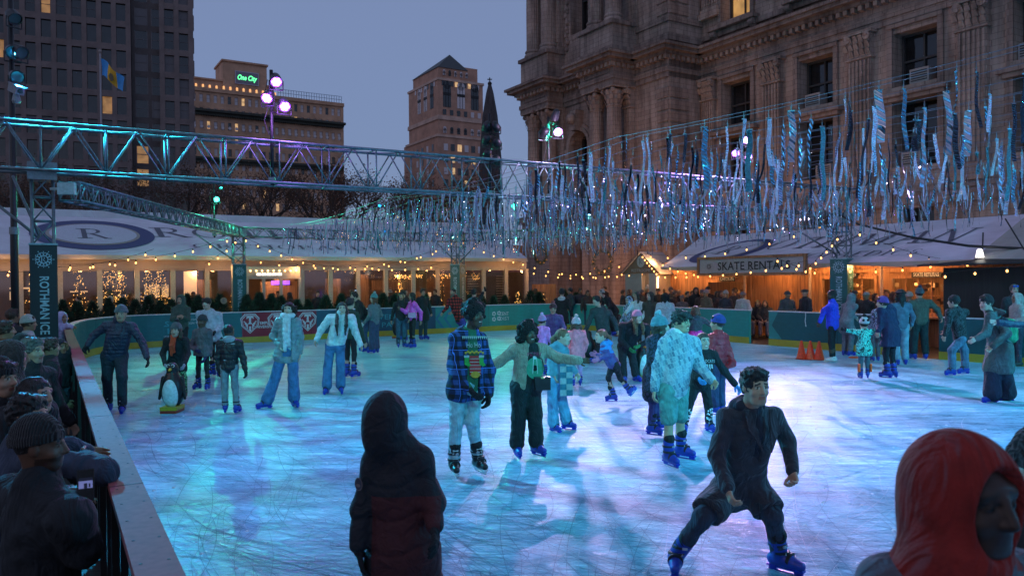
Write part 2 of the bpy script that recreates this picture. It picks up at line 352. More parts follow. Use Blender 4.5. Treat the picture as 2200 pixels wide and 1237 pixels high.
def ice_mat():
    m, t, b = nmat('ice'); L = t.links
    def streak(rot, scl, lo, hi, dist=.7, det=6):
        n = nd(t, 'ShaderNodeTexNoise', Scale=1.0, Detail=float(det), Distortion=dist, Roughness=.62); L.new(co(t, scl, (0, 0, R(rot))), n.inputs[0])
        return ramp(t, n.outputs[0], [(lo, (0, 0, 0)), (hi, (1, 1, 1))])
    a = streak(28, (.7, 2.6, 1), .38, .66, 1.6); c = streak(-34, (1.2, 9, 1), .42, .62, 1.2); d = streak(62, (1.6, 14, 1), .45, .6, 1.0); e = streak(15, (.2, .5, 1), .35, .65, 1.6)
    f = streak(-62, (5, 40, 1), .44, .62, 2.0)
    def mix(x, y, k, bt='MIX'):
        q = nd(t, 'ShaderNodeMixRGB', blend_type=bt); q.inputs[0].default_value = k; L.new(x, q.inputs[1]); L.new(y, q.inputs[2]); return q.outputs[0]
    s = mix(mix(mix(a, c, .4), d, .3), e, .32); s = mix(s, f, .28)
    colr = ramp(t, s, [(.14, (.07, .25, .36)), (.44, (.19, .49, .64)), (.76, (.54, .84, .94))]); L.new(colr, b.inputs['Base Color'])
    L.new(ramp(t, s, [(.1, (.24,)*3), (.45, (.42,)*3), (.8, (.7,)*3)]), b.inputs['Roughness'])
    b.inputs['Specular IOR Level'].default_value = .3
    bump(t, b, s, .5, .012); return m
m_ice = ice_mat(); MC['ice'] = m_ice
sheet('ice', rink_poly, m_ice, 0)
# cuts and snow curls left by blades: thin arcs lying on the ice
def skate_marks(name, n, col, w0, w1, dmax, seed):
    rg = np.random.RandomState(seed); vs = []; fs = []
    for i in range(n):
        D = 2.6+(dmax-2.6)*rg.rand()**2.0; x = (rg.rand()*2-1)*.66*D
        P = V(x, D, 0)
        if (P-LP).dot(V(LD.y, -LD.x, 0)) < .1: continue
        if (P-RP).dot(V(RD.y, -RD.x, 0)) > -.1: continue
        if (P-FP).dot(V(-FD.y, FD.x, 0)) > -.1: continue
        big = rg.rand() < .75
        L = rg.uniform(.5, 2.6) if big else rg.uniform(.12, .5); rad = rg.uniform(2, 14) if big else rg.uniform(.12, .6)
        h = rg.choice([rg.normal(2.7, .35), rg.uniform(0, 6.28)], p=[.6, .4]); sg = rg.choice([-1, 1]); w = rg.uniform(w0, w1)*(.8+D*.05)
        k = 12; q = len(vs)
        for j in range(k+1):
            tt = j/k; ww = w*math.sin(math.pi*min(1, max(0, tt)))**.5+.0004
            nx, ny = -math.sin(h), math.cos(h)
            vs += [(x+nx*ww, D+ny*ww, 0), (x-nx*ww, D-ny*ww, 0)]
            x += math.cos(h)*L/k; D += math.sin(h)*L/k; h += sg*L/k/rad
        if D > 31 or D < 2 or (V(x, D, 0)-LP).dot(V(LD.y, -LD.x, 0)) < .05 or (V(x, D, 0)-FP).dot(V(-FD.y, FD.x, 0)) > -.1 or (V(x, D, 0)-RP).dot(V(RD.y, -RD.x, 0)) > -.1:
            del vs[q:]; continue
        fs += [(q+2*j, q+2*j+1, q+2*j+3, q+2*j+2) for j in range(k)]
    m = MB(); m.v = [(a, b, .004 if col[0] < .5 else .007) for a, b, c in vs]; m.f = fs; m.m = [0]*len(fs)
    return tag(m.build(name, M('rubber', col, .6)), label=None, kind='stuff')
a = skate_marks('skate_marks', 8000, (.10, .24, .36), .0010, .0026, 26, 3); a['label'] = 'dark curved blade cuts all over the ice'; a['category'] = 'ice marks'
a = skate_marks('snow_scrapings', 3200, (.42, .58, .70), .0012, .0032, 26, 4); a['label'] = 'pale scraped snow lines all over the ice'; a['category'] = 'snow'
# small clots of shaved snow
m = MB(); rg = np.random.RandomState(11)
for i in range(900):
    D = 3+26*rg.rand()**1.3; x = (rg.rand()*2-1)*.62*D; P = V(x, D, 0)
    if (P-LP).dot(V(LD.y, -LD.x, 0)) < .1 or (P-RP).dot(V(RD.y, -RD.x, 0)) > -.1 or (P-FP).dot(V(-FD.y, FD.x, 0)) > -.1: continue
    r = rg.uniform(.004, .014); m.lathe(P, [(r*1.5, .0), (r, r*.5), (r*.2, r*.8)], 5)
tag(m.build('snow_crumbs', M('rubber', (.75, .8, .86), .8)), 'loose crumbs of shaved snow lying on the ice', 'snow', kind='stuff')

# ================================================================ dasher boards
m_cap = M('rubber', (.55, .58, .62), .45); m_teal = M('board', (.012, .16, .18)); m_teal2 = M('board', (.02, .29, .25)); m_blue = M('board', (.012, .085, .14))
m_maroon = M('board', (.28, .014, .035)); m_yel = M('board', (.42, .34, .03)); m_white = M('rubber', (.6, .64, .66), .6); m_dark = M('rubber', (.012, .013, .016), .6)
m_cyan = M('rubber', (.04, .33, .38), .6); m_dk2 = M('board', (.010, .10, .115))
BH = 1.07
def board(P, Q, mat, label, out=None, h=BH, group='dasher boards round the rink', parent=None, name='rink_board'):
    d = (Q-P); L = d.length; d.normalize(); n = out or V(-d.y, d.x, 0)          # n points away from the ice
    e = parent or empty(name, P, label, 'rink board', group)
    m = MB(); m.obox(P+UP*0, d*L, n*.09, UP*(h-.03)); m.build('panel', mat, e)
    m = MB(); m.obox(P+UP*(h-.03)-n*.02, d*L, n*.15, UP*.03); m.build('cap_rail', m_cap, e)
    m = MB(); m.obox(P-n*.012+UP*.002, d*L, n*.012, UP*.2); m.build('kick_plate', m_yel, e)
    for k in range(int(L/2.4)+1):                                               # joints between the panels
        if k: m2 = MB(); m2.obox(P+d*(k*2.4)-n*.003+UP*.2, d*.008, n*.003, UP*(h-.235)); m2.build('joint', m_dark, e)
    return e, d, n
def gfx(e, name, mat, fn, P, d, n, s, z, off=.005):
    mb = MB(); fn(mb, P+d*s-n*off+UP*z, d, UP); mb.build(name, mat, e)
t_f = lambda px: meet(FP, FD, px); t_r = lambda px: meet(RP, RD, px)
def fpt(t): return FP+FD*t
def rpt(t): return RP+RD*t
# left board (seen from outside): cap, dark screen, posts, screws
ld_n = V(LD.y, -LD.x, 0)                                 # towards the ice
e = empty('rink_board', LP, 'long left dasher board with pale cap rail where spectators lean', 'rink board', 'dasher boards round the rink')
m = MB(); m.obox(LP-LD*6-ld_n*.155+UP*1.035, LD*23.4, ld_n*.155, UP*.035)
o = m.build('cap_rail', M('rubber', (.26, .06, .06), .75), e)
m = MB(); m.obox(LP-LD*6-ld_n*.10, LD*23.4, ld_n*.03, UP*1.035); m.build('screen', M('glass', (.012, .016, .022)), e)
m = MB(); m.obox(LP-LD*6-ld_n*.069, LD*23.4, ld_n*.045, UP*1.034); m.build('panel', m_teal, e)
m = MB(); m.obox(LP-LD*6-ld_n*.022, LD*23.4, ld_n*.012, UP*.2); m.build('kick_plate', m_yel, e)
for k in range(20): m = MB(); m.obox(LP+LD*(-5.6+k*1.2)-ld_n*.14, LD*.035, ld_n*.038, UP*1.03); m.build('post', m_dark, e)
m = MB()
for k in range(60):
    for q in (.03, .125): m.lathe(LP+LD*(-1+k*.3)-ld_n*q+UP*1.0705, [(.007, 0), (.005, .0015)], 7)
m.build('screw', m_dark, e)
m = MB()
for k in range(9): m.obox(LP+LD*(-.93+k*2.4)-ld_n*.156+UP*1.0702, LD*.006, ld_n*.157, UP*.0015)
m.build('joint', m_dark, e)
# corner arc, far boards
def arc_board(pts, mat, label):
    e = empty('rink_board', pts[0], label, 'rink board', 'dasher boards round the rink')
    for nm, z0, z1, o0, o1, mt in (('panel', 0, BH-.03, 0, .09, mat), ('cap_rail', BH-.03, BH, -.02, .13, m_cap), ('kick_plate', .002, .2, -.012, 0, m_yel)):
        mb = MB()
        for a, b in zip(pts[:-1], pts[1:]):
            d = (b-a).normalized(); n = V(-d.y, d.x, 0); mb.obox(a+n*o0+UP*z0, b-a, n*(o1-o0), UP*(z1-z0))
        mb.build(nm, mt, e)
    return e
arc_board(arcL, m_teal, 'curved corner dasher board behind the child in a shiny hood')
pA, pB, pC = fpt(t_f(519)), fpt(t_f(679)), fpt(t_f(935))
e, d, n = board(B0, pA, m_teal, 'dark teal dasher board reading COCKTAILS and COLD ON')
L0 = (t_f(330)-t_f(0))
sB = lambda px: (fpt(t_f(px))-B0).dot(d)
gfx(e, 'lettering', m_cyan, lambda mb, o, x, y: (text(mb, 'COCKTAILS', o, x, y, .24, bold=.006, wx=1.55), text(mb, 'COLD ON ICE', o-UP*.23+x*.22, x, y, .24, bold=.006, wx=1.8)), B0, d, n, sB(306), .73)
gfx(e, 'small_lettering', m_white, lambda mb, o, x, y: text(mb, 'AT THE ROTHMAN ORTHOPAEDICS', o, x, y, .08, wx=1.5), B0, d, n, sB(338), .33)
gfx(e, 'small_lettering', m_white, lambda mb, o, x, y: (text(mb, 'OPEN DAILY', o, x, y, .09), text(mb, 'NOON TO', o-UP*.12, x, y, .09)), B0, d, n, sB(412), .86)
e, d, n = board(pA, pB, m_maroon, 'maroon dasher board with white shields reading TEMPLE UNIVERSITY')
def shield(mb, o, x, y, r=.33):
    pts = [(-.55, 1.0), (.55, 1.0), (.98, .55), (.86, -.25), (0, -1.05), (-.86, -.25), (-.98, .55)]
    for ri, mi in ((1, 0), (.9, 1), (.84, 0), (.78, 1)):
        off = {1: 0, .9: .0015, .84: .003, .78: .0045}[ri]
        mb.add([o-n*off+x*(p[0]*r*ri)+y*(p[1]*r*ri) for p in pts], [tuple(range(7))], mi)
    for sg in (-1, 1):
        for i in range(4): mb.add([o-n*.006+x*(sg*r*a)+y*(r*b) for a, b in ((.2, -.1-.12*i), (.62-.1*i, .3-.24*i), (.66-.1*i, .2-.24*i), (.22, -.2-.12*i))], [(0, 1, 2, 3)], 0)
    for a, b, c2, d2 in ((-.34, .58, .34, .76), (-.11, 0, .11, .6), (-.2, -.06, .2, .04), (-.38, .5, -.26, .6), (.26, .5, .38, .6), (-.1, -.8, .1, -.3)):
        mb.add([o-n*.0065+x*(r*p)+y*(r*q) for p, q in ((a, b), (c2, b), (c2, d2), (a, d2))], [(0, 1, 2, 3)], 0)
for px in (536, 594, 660):
    mb = MB(); s = (fpt(t_f(px))-pA).dot(d); shield(mb, pA+d*s-n*.005+UP*.66, d, UP); mb.build('shield_emblem', [m_white, m_maroon], e)
gfx(e, 'lettering', m_white, lambda mb, o, x, y: (text(mb, 'TEMPLE', o, x, y, .13, bold=.003), text(mb, 'UNIVERSITY', o-UP*.13, x, y, .13, bold=.003)), pA, d, n, (fpt(t_f(566))-pA).dot(d), .66)
gfx(e, 'lettering', m_white, lambda mb, o, x, y: (text(mb, 'TEMPLE', o, x, y, .13, bold=.003), text(mb, 'UNIVERSITY', o-UP*.13, x, y, .13, bold=.003)), pA, d, n, (fpt(t_f(629))-pA).dot(d), .66)
e, d, n = board(pB, pC, m_blue, 'dark blue dasher board reading EVENTS and PARK with an arrow')
gfx(e, 'lettering', m_cyan, lambda mb, o, x, y: (text(mb, 'EVENTS', o, x, y, .27, wx=1.25), text(mb, 'PARK', o-UP*.3+x*.1, x, y, .27, wx=.85)), pB, d, n, (fpt(t_f(837))-pB).dot(d), .72)
gfx(e, 'lettering', m_cyan, lambda mb, o, x, y: (text(mb, 'PRIVATE', o, x, y, .27, wx=1.2), text(mb, 'RENTALS', o-UP*.3, x, y, .27, wx=1.3)), pB, d, n, (fpt(t_f(752))-pB).dot(d), .72)
mb = MB()
for k, px in enumerate((940, 958)):
    o = pB+d*((fpt(t_f(px-6))-pB).dot(d))-n*.005+UP*.58
    for a, b, c2, q in ((0, 0, .3, .4), (0, 0, .3, -.4)): mb.add([o+d*a, o+d*c2+UP*q, o+d*(c2+.12)+UP*q, o+d*.12], [(0, 1, 2, 3)])
mb.build('arrow', M('board', (.02, .2, .3)), e)
e, d, n = board(pC, B1, m_teal2, 'green teal dasher board reading CENTER CITY DISTRICT and DILWORTH PARK')
sC = lambda px: (fpt(t_f(px))-pC).dot(d)
gfx(e, 'lettering', m_white, lambda mb, o, x, y: (text(mb, 'CENTER CITY', o, x, y, .2, bold=.003, wx=1.05), text(mb, 'DISTRICT', o-UP*.2-x*.02, x, y, .2, wx=1.0)), pC, d, n, sC(1096), .68)
gfx(e, 'lettering', M('rubber', (.003, .035, .04), .6), lambda mb, o, x, y: (text(mb, 'DILWORTH PARK', o, x, y, .27, wx=2.1)), pC, d, n, sC(1154), .66)
mb = MB()
for a, b in ((-.12, .1), (.12, .12), (-.12, -.12), (.12, -.1)):
    o = pC+d*(sC(1066)+a)-n*.005+UP*(.6+b); disc(mb, o, d, UP, .1, .1, n=5, rin=.45)
mb.build('emblem', m_white, e)
mb = MB(); 
for z in (.86, .47): mb.obox(pC+d*sC(1122)-n*.004+UP*z, d*1.2, n*.002, UP*.012)
mb.build('rule', M('board', (.03, .3, .3)), e)
arc_board(arcR, m_teal2, 'curved teal corner dasher board at the far end')
g0, g1, g2, g3 = rpt(t_r(1609)), rpt(t_r(1651)), rpt(t_r(1948)), rpt(t_r(2017))
e, d, n = board(C0, g0, m_teal2, 'bright teal dasher board in front of the spectators by check-in', out=V(.85, .526, 0))
mb = MB()
for k in range(14): a = k*2.4; r = .03+.02*k; mb.lathe(C0+d*((g0-C0).length*.45+r*math.cos(a))-n*.004+UP*(.8+r*.5*math.sin(a)), [(.018, 0), (.016, .001)], 8, ax=d, ay=UP, az=-n)
mb.build('dot_pattern', M('rubber', (.2, .5, .5)), e)
mb = MB(); o = g0-n*.0; mb.add([o-d*1.6-n*.004+UP*.21, o-d*.02-n*.004+UP*.21, o-d*.02-n*.004+UP*1.03, o-d*1.0-n*.004+UP*1.03], [(0, 1, 2, 3)]); mb.build('colour_field', M('board', (.02, .28, .25)), e)
e, d, n = board(g1, g2, m_dk2, 'dark teal dasher board behind the orange cones', out=V(.85, .526, 0))
mb = MB(); mb.add([g1-n*.004+d*p+UP*q for p, q in ((.01, .21), (.5, .21), (.12, .62), (.36, 1.03), (.01, 1.03))], [tuple(range(5))]); mb.build('colour_field', M('board', (.03, .26, .25)), e)
mb = MB(); o = g1+d*1.35-n*.012+UP*1.06
mb.path([o, o-UP*.1+d*.01, o-UP*.25-d*.01, o-UP*.42+d*.02], .012, 6); tag(mb.build('white_cord', M('cloth', (.6, .6, .6)), org=o), 'short white cord hanging over the dark teal board', 'cord')
e, d, n = board(g3, RP-RD*24, m_dk2, 'dark teal dasher board running off to the right', out=V(.85, .526, 0))

# ================================================================ buildings
def grid_building(name, label, org, dx, dz, nx, nz, cw, ch, depth, mats, win=(.62, .62), lit=0.0, seed=1, group=None, arch=(), top=0, frame=True, inset=.25, limit=96, full=None):
    """one building: wall grid facing -normal; every window its own part up to the limit"""
    rg = random.Random(seed); e = empty(name, org, label, 'building', group)
    n = V(dx.y, -dx.x, 0)                                  # towards the viewer
    W_, H_ = nx*cw, nz*ch
    m = MB(); m.obox(org, dx*W_, -n*depth, UP*(H_+top)); m.build('wall', mats[0], e)
    order = sorted([(i, j) for i in range(nx) for j in range(nz)], key=lambda q: -q[1])
    rib = MB()
    ww, wh = cw*win[0], ch*win[1]
    for i in range(nx+1): rib.obox(org+dx*(i*cw-(cw-ww)/2), dx*(cw-ww), n*inset, UP*H_)
    for j in range(nz+1): rib.obox(org+UP*(j*ch-(ch-wh)/2)+n*.0, dx*W_, n*(inset*.96), UP*(ch-wh))
    rib.build('facade_grid', mats[0], e)
    rest = MB()
    for c, (i, j) in enumerate(order):
        mt = mats[2] if rg.random() < lit else (mats[1] if rg.random() < .75 else mats[3])
        o = org+dx*(i*cw+(cw-ww)/2)+UP*(j*ch+(ch-wh)/2)+n*.03
        b = MB() if c < limit else rest
        mi = 0 if c < limit else [mats[1], mats[3], mats[2]].index(mt)
        b.obox(o, dx*ww, n*.02, UP*wh, mi)
        if frame and c < limit:
            f = MB(); s = ww*.07
            f.obox(o+n*.021, dx*s, n*.1, UP*wh); f.obox(o+n*.021+dx*(ww-s), dx*s, n*.1, UP*wh); f.obox(o+n*.021+UP*(wh*.5), dx*ww, n*.06, UP*s*.8)
            wd = b.build('window', mt, e)
            f.build('window_frame', mats[4], wd)
        elif c < limit: b.build('window', mt, e)
    if rest.f: tag(rest.build('windows', [mats[1], mats[3], mats[2]], e), kind='stuff')
    return e, n
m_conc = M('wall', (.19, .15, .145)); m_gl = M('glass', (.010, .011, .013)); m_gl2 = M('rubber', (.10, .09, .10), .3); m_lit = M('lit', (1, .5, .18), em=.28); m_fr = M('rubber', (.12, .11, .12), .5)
dT = V(math.cos(R(23)), math.sin(R(23)), 0)
# left tower: three faces at slightly different depths
o = PT(283, 600, 112); o.z = -1
ch, cw = 3.32, 1.85
st = o-dT*(cw*14)
grid_building('office_tower', 'tall dark concrete grid office tower at the left edge', st, dT, 1, 14, 19, cw, ch, 22, [m_conc, m_gl, m_lit, m_gl, m_fr], (.66, .74), .012, 3, inset=.45)
o2 = o+dT*.02+V(.25, .8, 0); o2.z = -1
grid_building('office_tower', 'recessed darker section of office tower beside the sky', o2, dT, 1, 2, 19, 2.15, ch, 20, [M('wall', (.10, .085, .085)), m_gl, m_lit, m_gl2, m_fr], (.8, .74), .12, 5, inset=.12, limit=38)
o3 = o2+dT*4.35-V(.25, .8, 0); o3.z = -1
e, n_ = grid_building('office_tower', 'narrow right wing of the concrete tower with notched edge', o3, dT, 1, 2, 19, 1.95, ch, 20, [m_conc, m_gl, m_lit, m_gl2, m_fr], (.66, .74), .02, 6, inset=.45, limit=38)
m = MB()
for j in range(20): m.prism([o3+dT*3.9+UP*(j*ch-.3), o3+dT*4.35+UP*(j*ch+.25), o3+dT*4.35+UP*(j*ch+2.3), o3+dT*3.9+UP*(j*ch+2.9)], V(dT.y, -dT.x, 0)*.4)
m.build('notched_pier', m_conc, e)
# one-city building
m_brick = M('wall', (.58, .34, .22)); m_lit2 = M('lit', (1, .62, .28), em=.7); m_pale = M('rubber', (.62, .56, .58), .4); m_fr2 = M('rubber', (.32, .27, .25), .7)
oc = PT(398, 600, 190); oc.z = 0; cR = 190
zc = lambda px, py, D: 2.1+(ray(px, py).z/ray(px, py).y)*D
k1 = D2
Wd = (meet(oc, k1, 738))
NX = 24; cw = Wd/NX; ztop = zc(420, 196, 192)
ch = 3.15; NZ = int(ztop/ch)
e, n_ = grid_building('hotel_building', 'broad brown masonry building with a green neon rooftop sign', oc, k1, 1, NX, NZ, cw, ztop/NZ, 30, [m_brick, m_pale, m_lit2, m_gl, m_fr2], (.50, .58), .05, 8, inset=.3, limit=100)
m = MB(); hh = ztop
m.obox(oc+UP*hh-k1*.4+n_*.7, k1*(Wd+.9), -n_*31, UP*.9); m.build('parapet', m_brick, e)
m = MB()
for zz, pr in ((ztop-ch*1.6, 1.25), (ztop-ch*5.3, .8)):
    m.obox(oc+UP*zz-k1*.5+n_*.3, k1*(Wd+pr*.9), n_*pr, UP*.6); m.obox(oc+UP*(zz-.6)-k1*.3+n_*.3, k1*(Wd+pr*.5), n_*pr*.5, UP*.59)
    for k in range(70): m.obox(oc+UP*(zz-.9)+k1*(k*Wd/70)+n_*.3, k1*.35, n_*pr*.8, UP*.3)
m.build('cornice', M('wall', (.05, .055, .045)), e)
m = MB()
for k in range(NX): m.lathe(oc+k1*((k+.5)*cw)+UP*(ztop-ch*2.72)+n_*.33, [(cw*.23, 0), (cw*.23, .05)], 12, ax=k1, ay=UP, az=n_)
m.build('arch_head', m_pale, e)
# stepped attic with lit arches, penthouse, sign, roof rail
tA = meet(oc, k1, 418); tB = meet(oc, k1, 600); tP0 = meet(oc, k1, 489); tP1 = meet(oc, k1, 584)
m = MB(); m.obox(oc+k1*tA+UP*(hh+.9)-n_*3, k1*(tB-tA), -n_*12, UP*2.8); m.obox(oc+k1*(tA-.3)+UP*(hh+3.7)-n_*2.6, k1*(tB-tA+.6), -n_*13, UP*.4)
m.obox(oc+k1*tP0+UP*(hh+.9)-n_*2.5, k1*(tP1-tP0), -n_*9, UP*7.9); m.obox(oc+k1*(tP0-.3)+UP*(hh+8.8)-n_*2.1, k1*(tP1-tP0+.6), -n_*10, UP*.45)
m.obox(oc+k1*(tP0+4.2)+UP*(hh+9.2)-n_*5, k1*2, -n_*2, UP*.8); m.build('penthouse', m_brick, e)
m = MB()
for k in range(13):
    c = oc+k1*(tA+1.2+k*1.62)+UP*(hh+1.4)-n_*(2.96 if not (tP0-.5 < tA+1.2+k*1.62 < tP1+.5) else 2.44)
    m.obox(c, k1*.5, n_*.05, UP*.9); m.lathe(c+k1*.25+UP*.9, [(.25, 0), (.25, .05)], 10, ax=k1, ay=UP, az=n_)
m.build('lit_arch', M('emit', (1, .55, .22), em=.75), e)
sg = oc+k1*((tP0+tP1)/2+.4)+UP*(hh+5.1)-n_*2.3
m = MB(); m.cbox(sg, k1*5.9, n_*.2, UP*3.3); sn = m.build('sign_board', M('rubber', (.5, .45, .55), .5), e)
m = MB(); m.cbox(sg+n_*.12, k1*5.5, n_*.03, UP*2.9); m.build('sign_face', M('rubber', (.22, .2, .25), .5), sn)
m = MB(); vs_, fs_ = text_mesh('One City', 1.75, .035)
sh = .18; m.add([sg+n_*.2+k1*(v.x*.72+v.y*sh)+UP*v.y for v in vs_], fs_); m.build('neon_lettering', M('emit', (.12, 1, .32), em=2.2), sn)
m = MB(); tR0 = meet(oc, k1, 602); 
for k in range(26): q = oc+k1*(tR0+(Wd-tR0)*k/25)+UP*(hh+.9); m.bar(q, q+UP*1.9, .07, 5)
for z in (1.0, 1.9): m.bar(oc+k1*tR0+UP*(hh+.9+z), oc+k1*Wd+UP*(hh+.9+z), .06, 5)
m.build('roof_rail', M('metal', (.3, .4, .5)), e)
# brown tower with pyramid roof
corner = PT(945, 600, 230); corner.z = 0; dL = D1*1.0
m_br2 = M('wall', (.50, .28, .20)); m_st2 = M('wall', (.58, .40, .32)); m_roof = M('rubber', (.05, .06, .065), .6)
e = empty('brick_tower', corner, 'brown brick tower with dark pyramid roof beside the spire', 'building')
zA = lambda py: zc(945, py, 230)
w1 = meet(corner, D2, 1041); l1 = meet(corner, D1, 882)
m = MB(); Z0, Z1, Z2, Z3 = 0, zA(292), zA(162), zA(140)
m.obox(corner+D2*-.6-D1*.6, D2*(w1+1.5), D1*(l1+3.2), UP*Z1)
m.obox(corner, D2*w1, D1*l1, UP*(Z2-1))
m.obox(corner+D2*.4+D1*.4, D2*(w1-5.5), D1*(l1-3), UP*(Z3-.4))
tb = w1-6.2
m.obox(corner+D2*tb+D1*2, D2*(w1-tb-.7), D1*7, UP*(zA(132))); m.build('wall', m_br2, e)
m = MB()
for zz, o_ in ((Z1, .9), (Z1+5.2, .35), (Z2-1, .3), (zA(250), .3)):
    m.obox(corner-D2*o_-D1*o_+UP*(zz-.3), D2*(w1+2*o_), D1*(l1+2*o_), UP*.7)
m.build('string_course', m_st2, e)
m = MB(); z = Z3-.4; a = corner+D2*.1+D1*.1; b_ = a+D2*(w1-5); c_ = b_+D1*(l1-2.4); d_ = a+D1*(l1-2.4); ap = PT(966, 118, 236)
m.add([a+UP*z, b_+UP*z, c_+UP*z, d_+UP*z, ap], [(0, 1, 4), (1, 2, 4), (2, 3, 4), (3, 0, 4), (3, 2, 1, 0)]); m.build('roof', m_roof, e)
cnt = 0; rg = random.Random(5)
def tw(face, s, z, w, h, lit=.12, arch=False):
    global cnt
    dd, off = (D2, -D1) if face == 'R' else (D1, -D2)
    off2 = .62 if z < Z1-2 else .03
    o_ = corner+dd*s+off*off2+UP*z
    mt = m_lit2 if rg.random() < lit else (m_pale if rg.random() < .6 else m_gl)
    b = MB(); b.obox(o_, dd*w, off*.06, UP*h, 0)
    if arch: b.lathe(o_+dd*(w/2)+UP*h, [(w/2, 0), (w/2, .06)], 14, ax=dd, ay=UP, az=off)
    if arch: b.obox(o_+UP*(h*.52)+off*.07, dd*w, off*.05, UP*(h*.13), 1); b.obox(o_+dd*(w*.32)+off*.07, dd*.12, off*.05, UP*h, 1); b.obox(o_+dd*(w*.66)+off*.07, dd*.12, off*.05, UP*h, 1)
    b.build('window', [mt, m_dark], e); cnt += 1
for k in range(9): tw('R', 1.2+k*(w1-2)/9, zA(182), .95, 2.0, .45)
for k in range(5): tw('R', 1.6+k*1.9, zA(160), .8, 1.3, 0, True)
for k in range(3): tw('R', 1.6+k*4.7, zA(228), 2.6, 6.6, .0, True)
for k in range(6): tw('R', 1.5+k*2.35, zA(245), 1.1, 1.6, .05)
for r_ in range(6):
    for k in range(6): tw('R', 1.4+k*2.3, Z1-4.2-r_*3.5, 1.35, 2.0, .1)
for k in range(6): tw('R', 1.6+k*2.3, Z1+1, 1.0, 1.5, .0, True)
for k in range(7): tw('L', 2+k*2.2, zA(182), .8, 2.0, 0)
for k in range(3): tw('L', 3+k*4.4, zA(228), 2.2, 6.6, 0, True)
for r_ in range(4):
    for k in range(4): tw('L', 2+k*3.6, Z1-4.2-r_*3.5, 1.2, 2.0, .0)
# spire
sp = PT(1056, 600, 180); sp.z = 0
e = empty('church_spire', sp, 'slim dark stone spire with a cross beside the brick tower', 'spire')
zs = lambda py: zc(1056, py, 180)
m = MB(); m.lathe(sp, [(3.4, 0), (2.6, zs(345)), (1.75, zs(250)), (.85, zs(200)), (.35, zs(182))], 8); m.build('spire', M('stone', (.09, .08, .085)), e)
m = MB(); m.ball(sp+UP*zs(180), .5, 6); m.bar(sp+UP*zs(182), sp+UP*zs(167), .12, 6); m.bar(sp+UP*zs(171)-V(.55, 0, 0), sp+UP*zs(171)+V(.55, 0, 0), .12, 6); m.build('cross', m_dark, e)

# ================================================================ stone civic building (right)
F0 = V(11.9, 50, 0)
def FC(a, p, z): return F0+D1*a-D2*p+UP*z
def a_px(px, p):
    r = ray(px, 300); k = r.x/r.y; P = F0-D2*p
    return (k*P.y-P.x)/(D1.x-k*D1.y)
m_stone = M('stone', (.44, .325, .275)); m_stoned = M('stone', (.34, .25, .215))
ch_e = empty('civic_building', F0, 'ornate carved stone civic building with columns and cornices, on the right', 'building')
def block(mb, a0, a1, p0, p1, z0, z1, mi=0): mb.obox(FC(a0, p0, z0), D1*(a1-a0), -D2*(p1-p0), UP*(z1-z0), mi)
def entab(mb, dn, a0, a1, p, z0, back=2.5, end0=True):
    """architrave, frieze, dentils, stepped cornice from height z0 (2 m tall)"""
    block(mb, a0, a1, p-back, p+.12, z0, z0+.32); block(mb, a0-.05, a1+.05, p-back, p+.2, z0+.322, z0+.62)
    block(mb, a0, a1, p-back, p+.1, z0+.622, z0+1.3)
    block(mb, a0-.25, a1+.25, p-back, p+.5, z0+1.302, z0+1.5)
    block(mb, a0-.62, a1+.62, p-back, p+.92, z0+1.502, z0+1.72); block(mb, a0-.78, a1+.78, p-back, p+1.08, z0+1.722, z0+1.9)
    block(mb, a0-.3, a1+.3, p-back, p+.6, z0+1.902, z0+2.1)
    n = max(1, int((a1-a0+.5)/.42))
    for k in range(n): block(dn, a0-.2+k*(a1-a0+.4)/n, a0-.2+k*(a1-a0+.4)/n+.22, p+.1, p+.46, z0+1.04, z0+1.295)
    for k in range(int(back/.42)): 
        for aa, bb in ((a0-.2, a0-.002),): block(dn, aa, bb, p-.42*k-.3, p-.42*k-.08, z0+1.04, z0+1.295)
def pilaster(name, a0, a1, p, z0, z1, fl=6):
    mb = MB(); w = a1-a0; block(mb, a0, a1, p, p+.28, z0+.6, z1-1.3); 
    for k in range(fl): x = a0+w*(k+.22)/fl; block(mb, x, x+w/fl*.5, p+.281, p+.36, z0+.8, z1-1.45)
    pl = mb.build(name, m_stone, ch_e)
    c = MB(); block(c, a0-.1, a1+.1, p, p+.42, z1-1.38, z1-1.3)
    for r_ in range(3):
        for k in range(4+r_ % 2): x = a0-.05+(w+.1)*(k+.5)/(4.5); c.prism([FC(x-.14, p+.3+.06*r_, z1-1.25+.34*r_), FC(x+.14, p+.3+.06*r_, z1-1.25+.34*r_), FC(x+.09, p+.45+.08*r_, z1-.92+.34*r_), FC(x-.09, p+.45+.08*r_, z1-.92+.34*r_)], -D2*.06)
    block(c, a0-.02, a1+.02, p, p+.34, z1-1.3, z1-.15)
    for x in (a0-.02, a1-.2): c.lathe(FC(x+.1, p+.36, z1-.32), [(.2, 0), (.2, .24)], 12, ax=D1, ay=UP, az=-D2)
    block(c, a0-.2, a1+.2, p, p+.56, z1-.149, z1-.002); c.build('capital', m_stone, pl)
    b = MB(); block(b, a0-.12, a1+.12, p, p+.45, z0, z0+.35); block(b, a0-.06, a1+.06, p, p+.38, z0+.351, z0+.6); b.build('base', m_stone, pl)
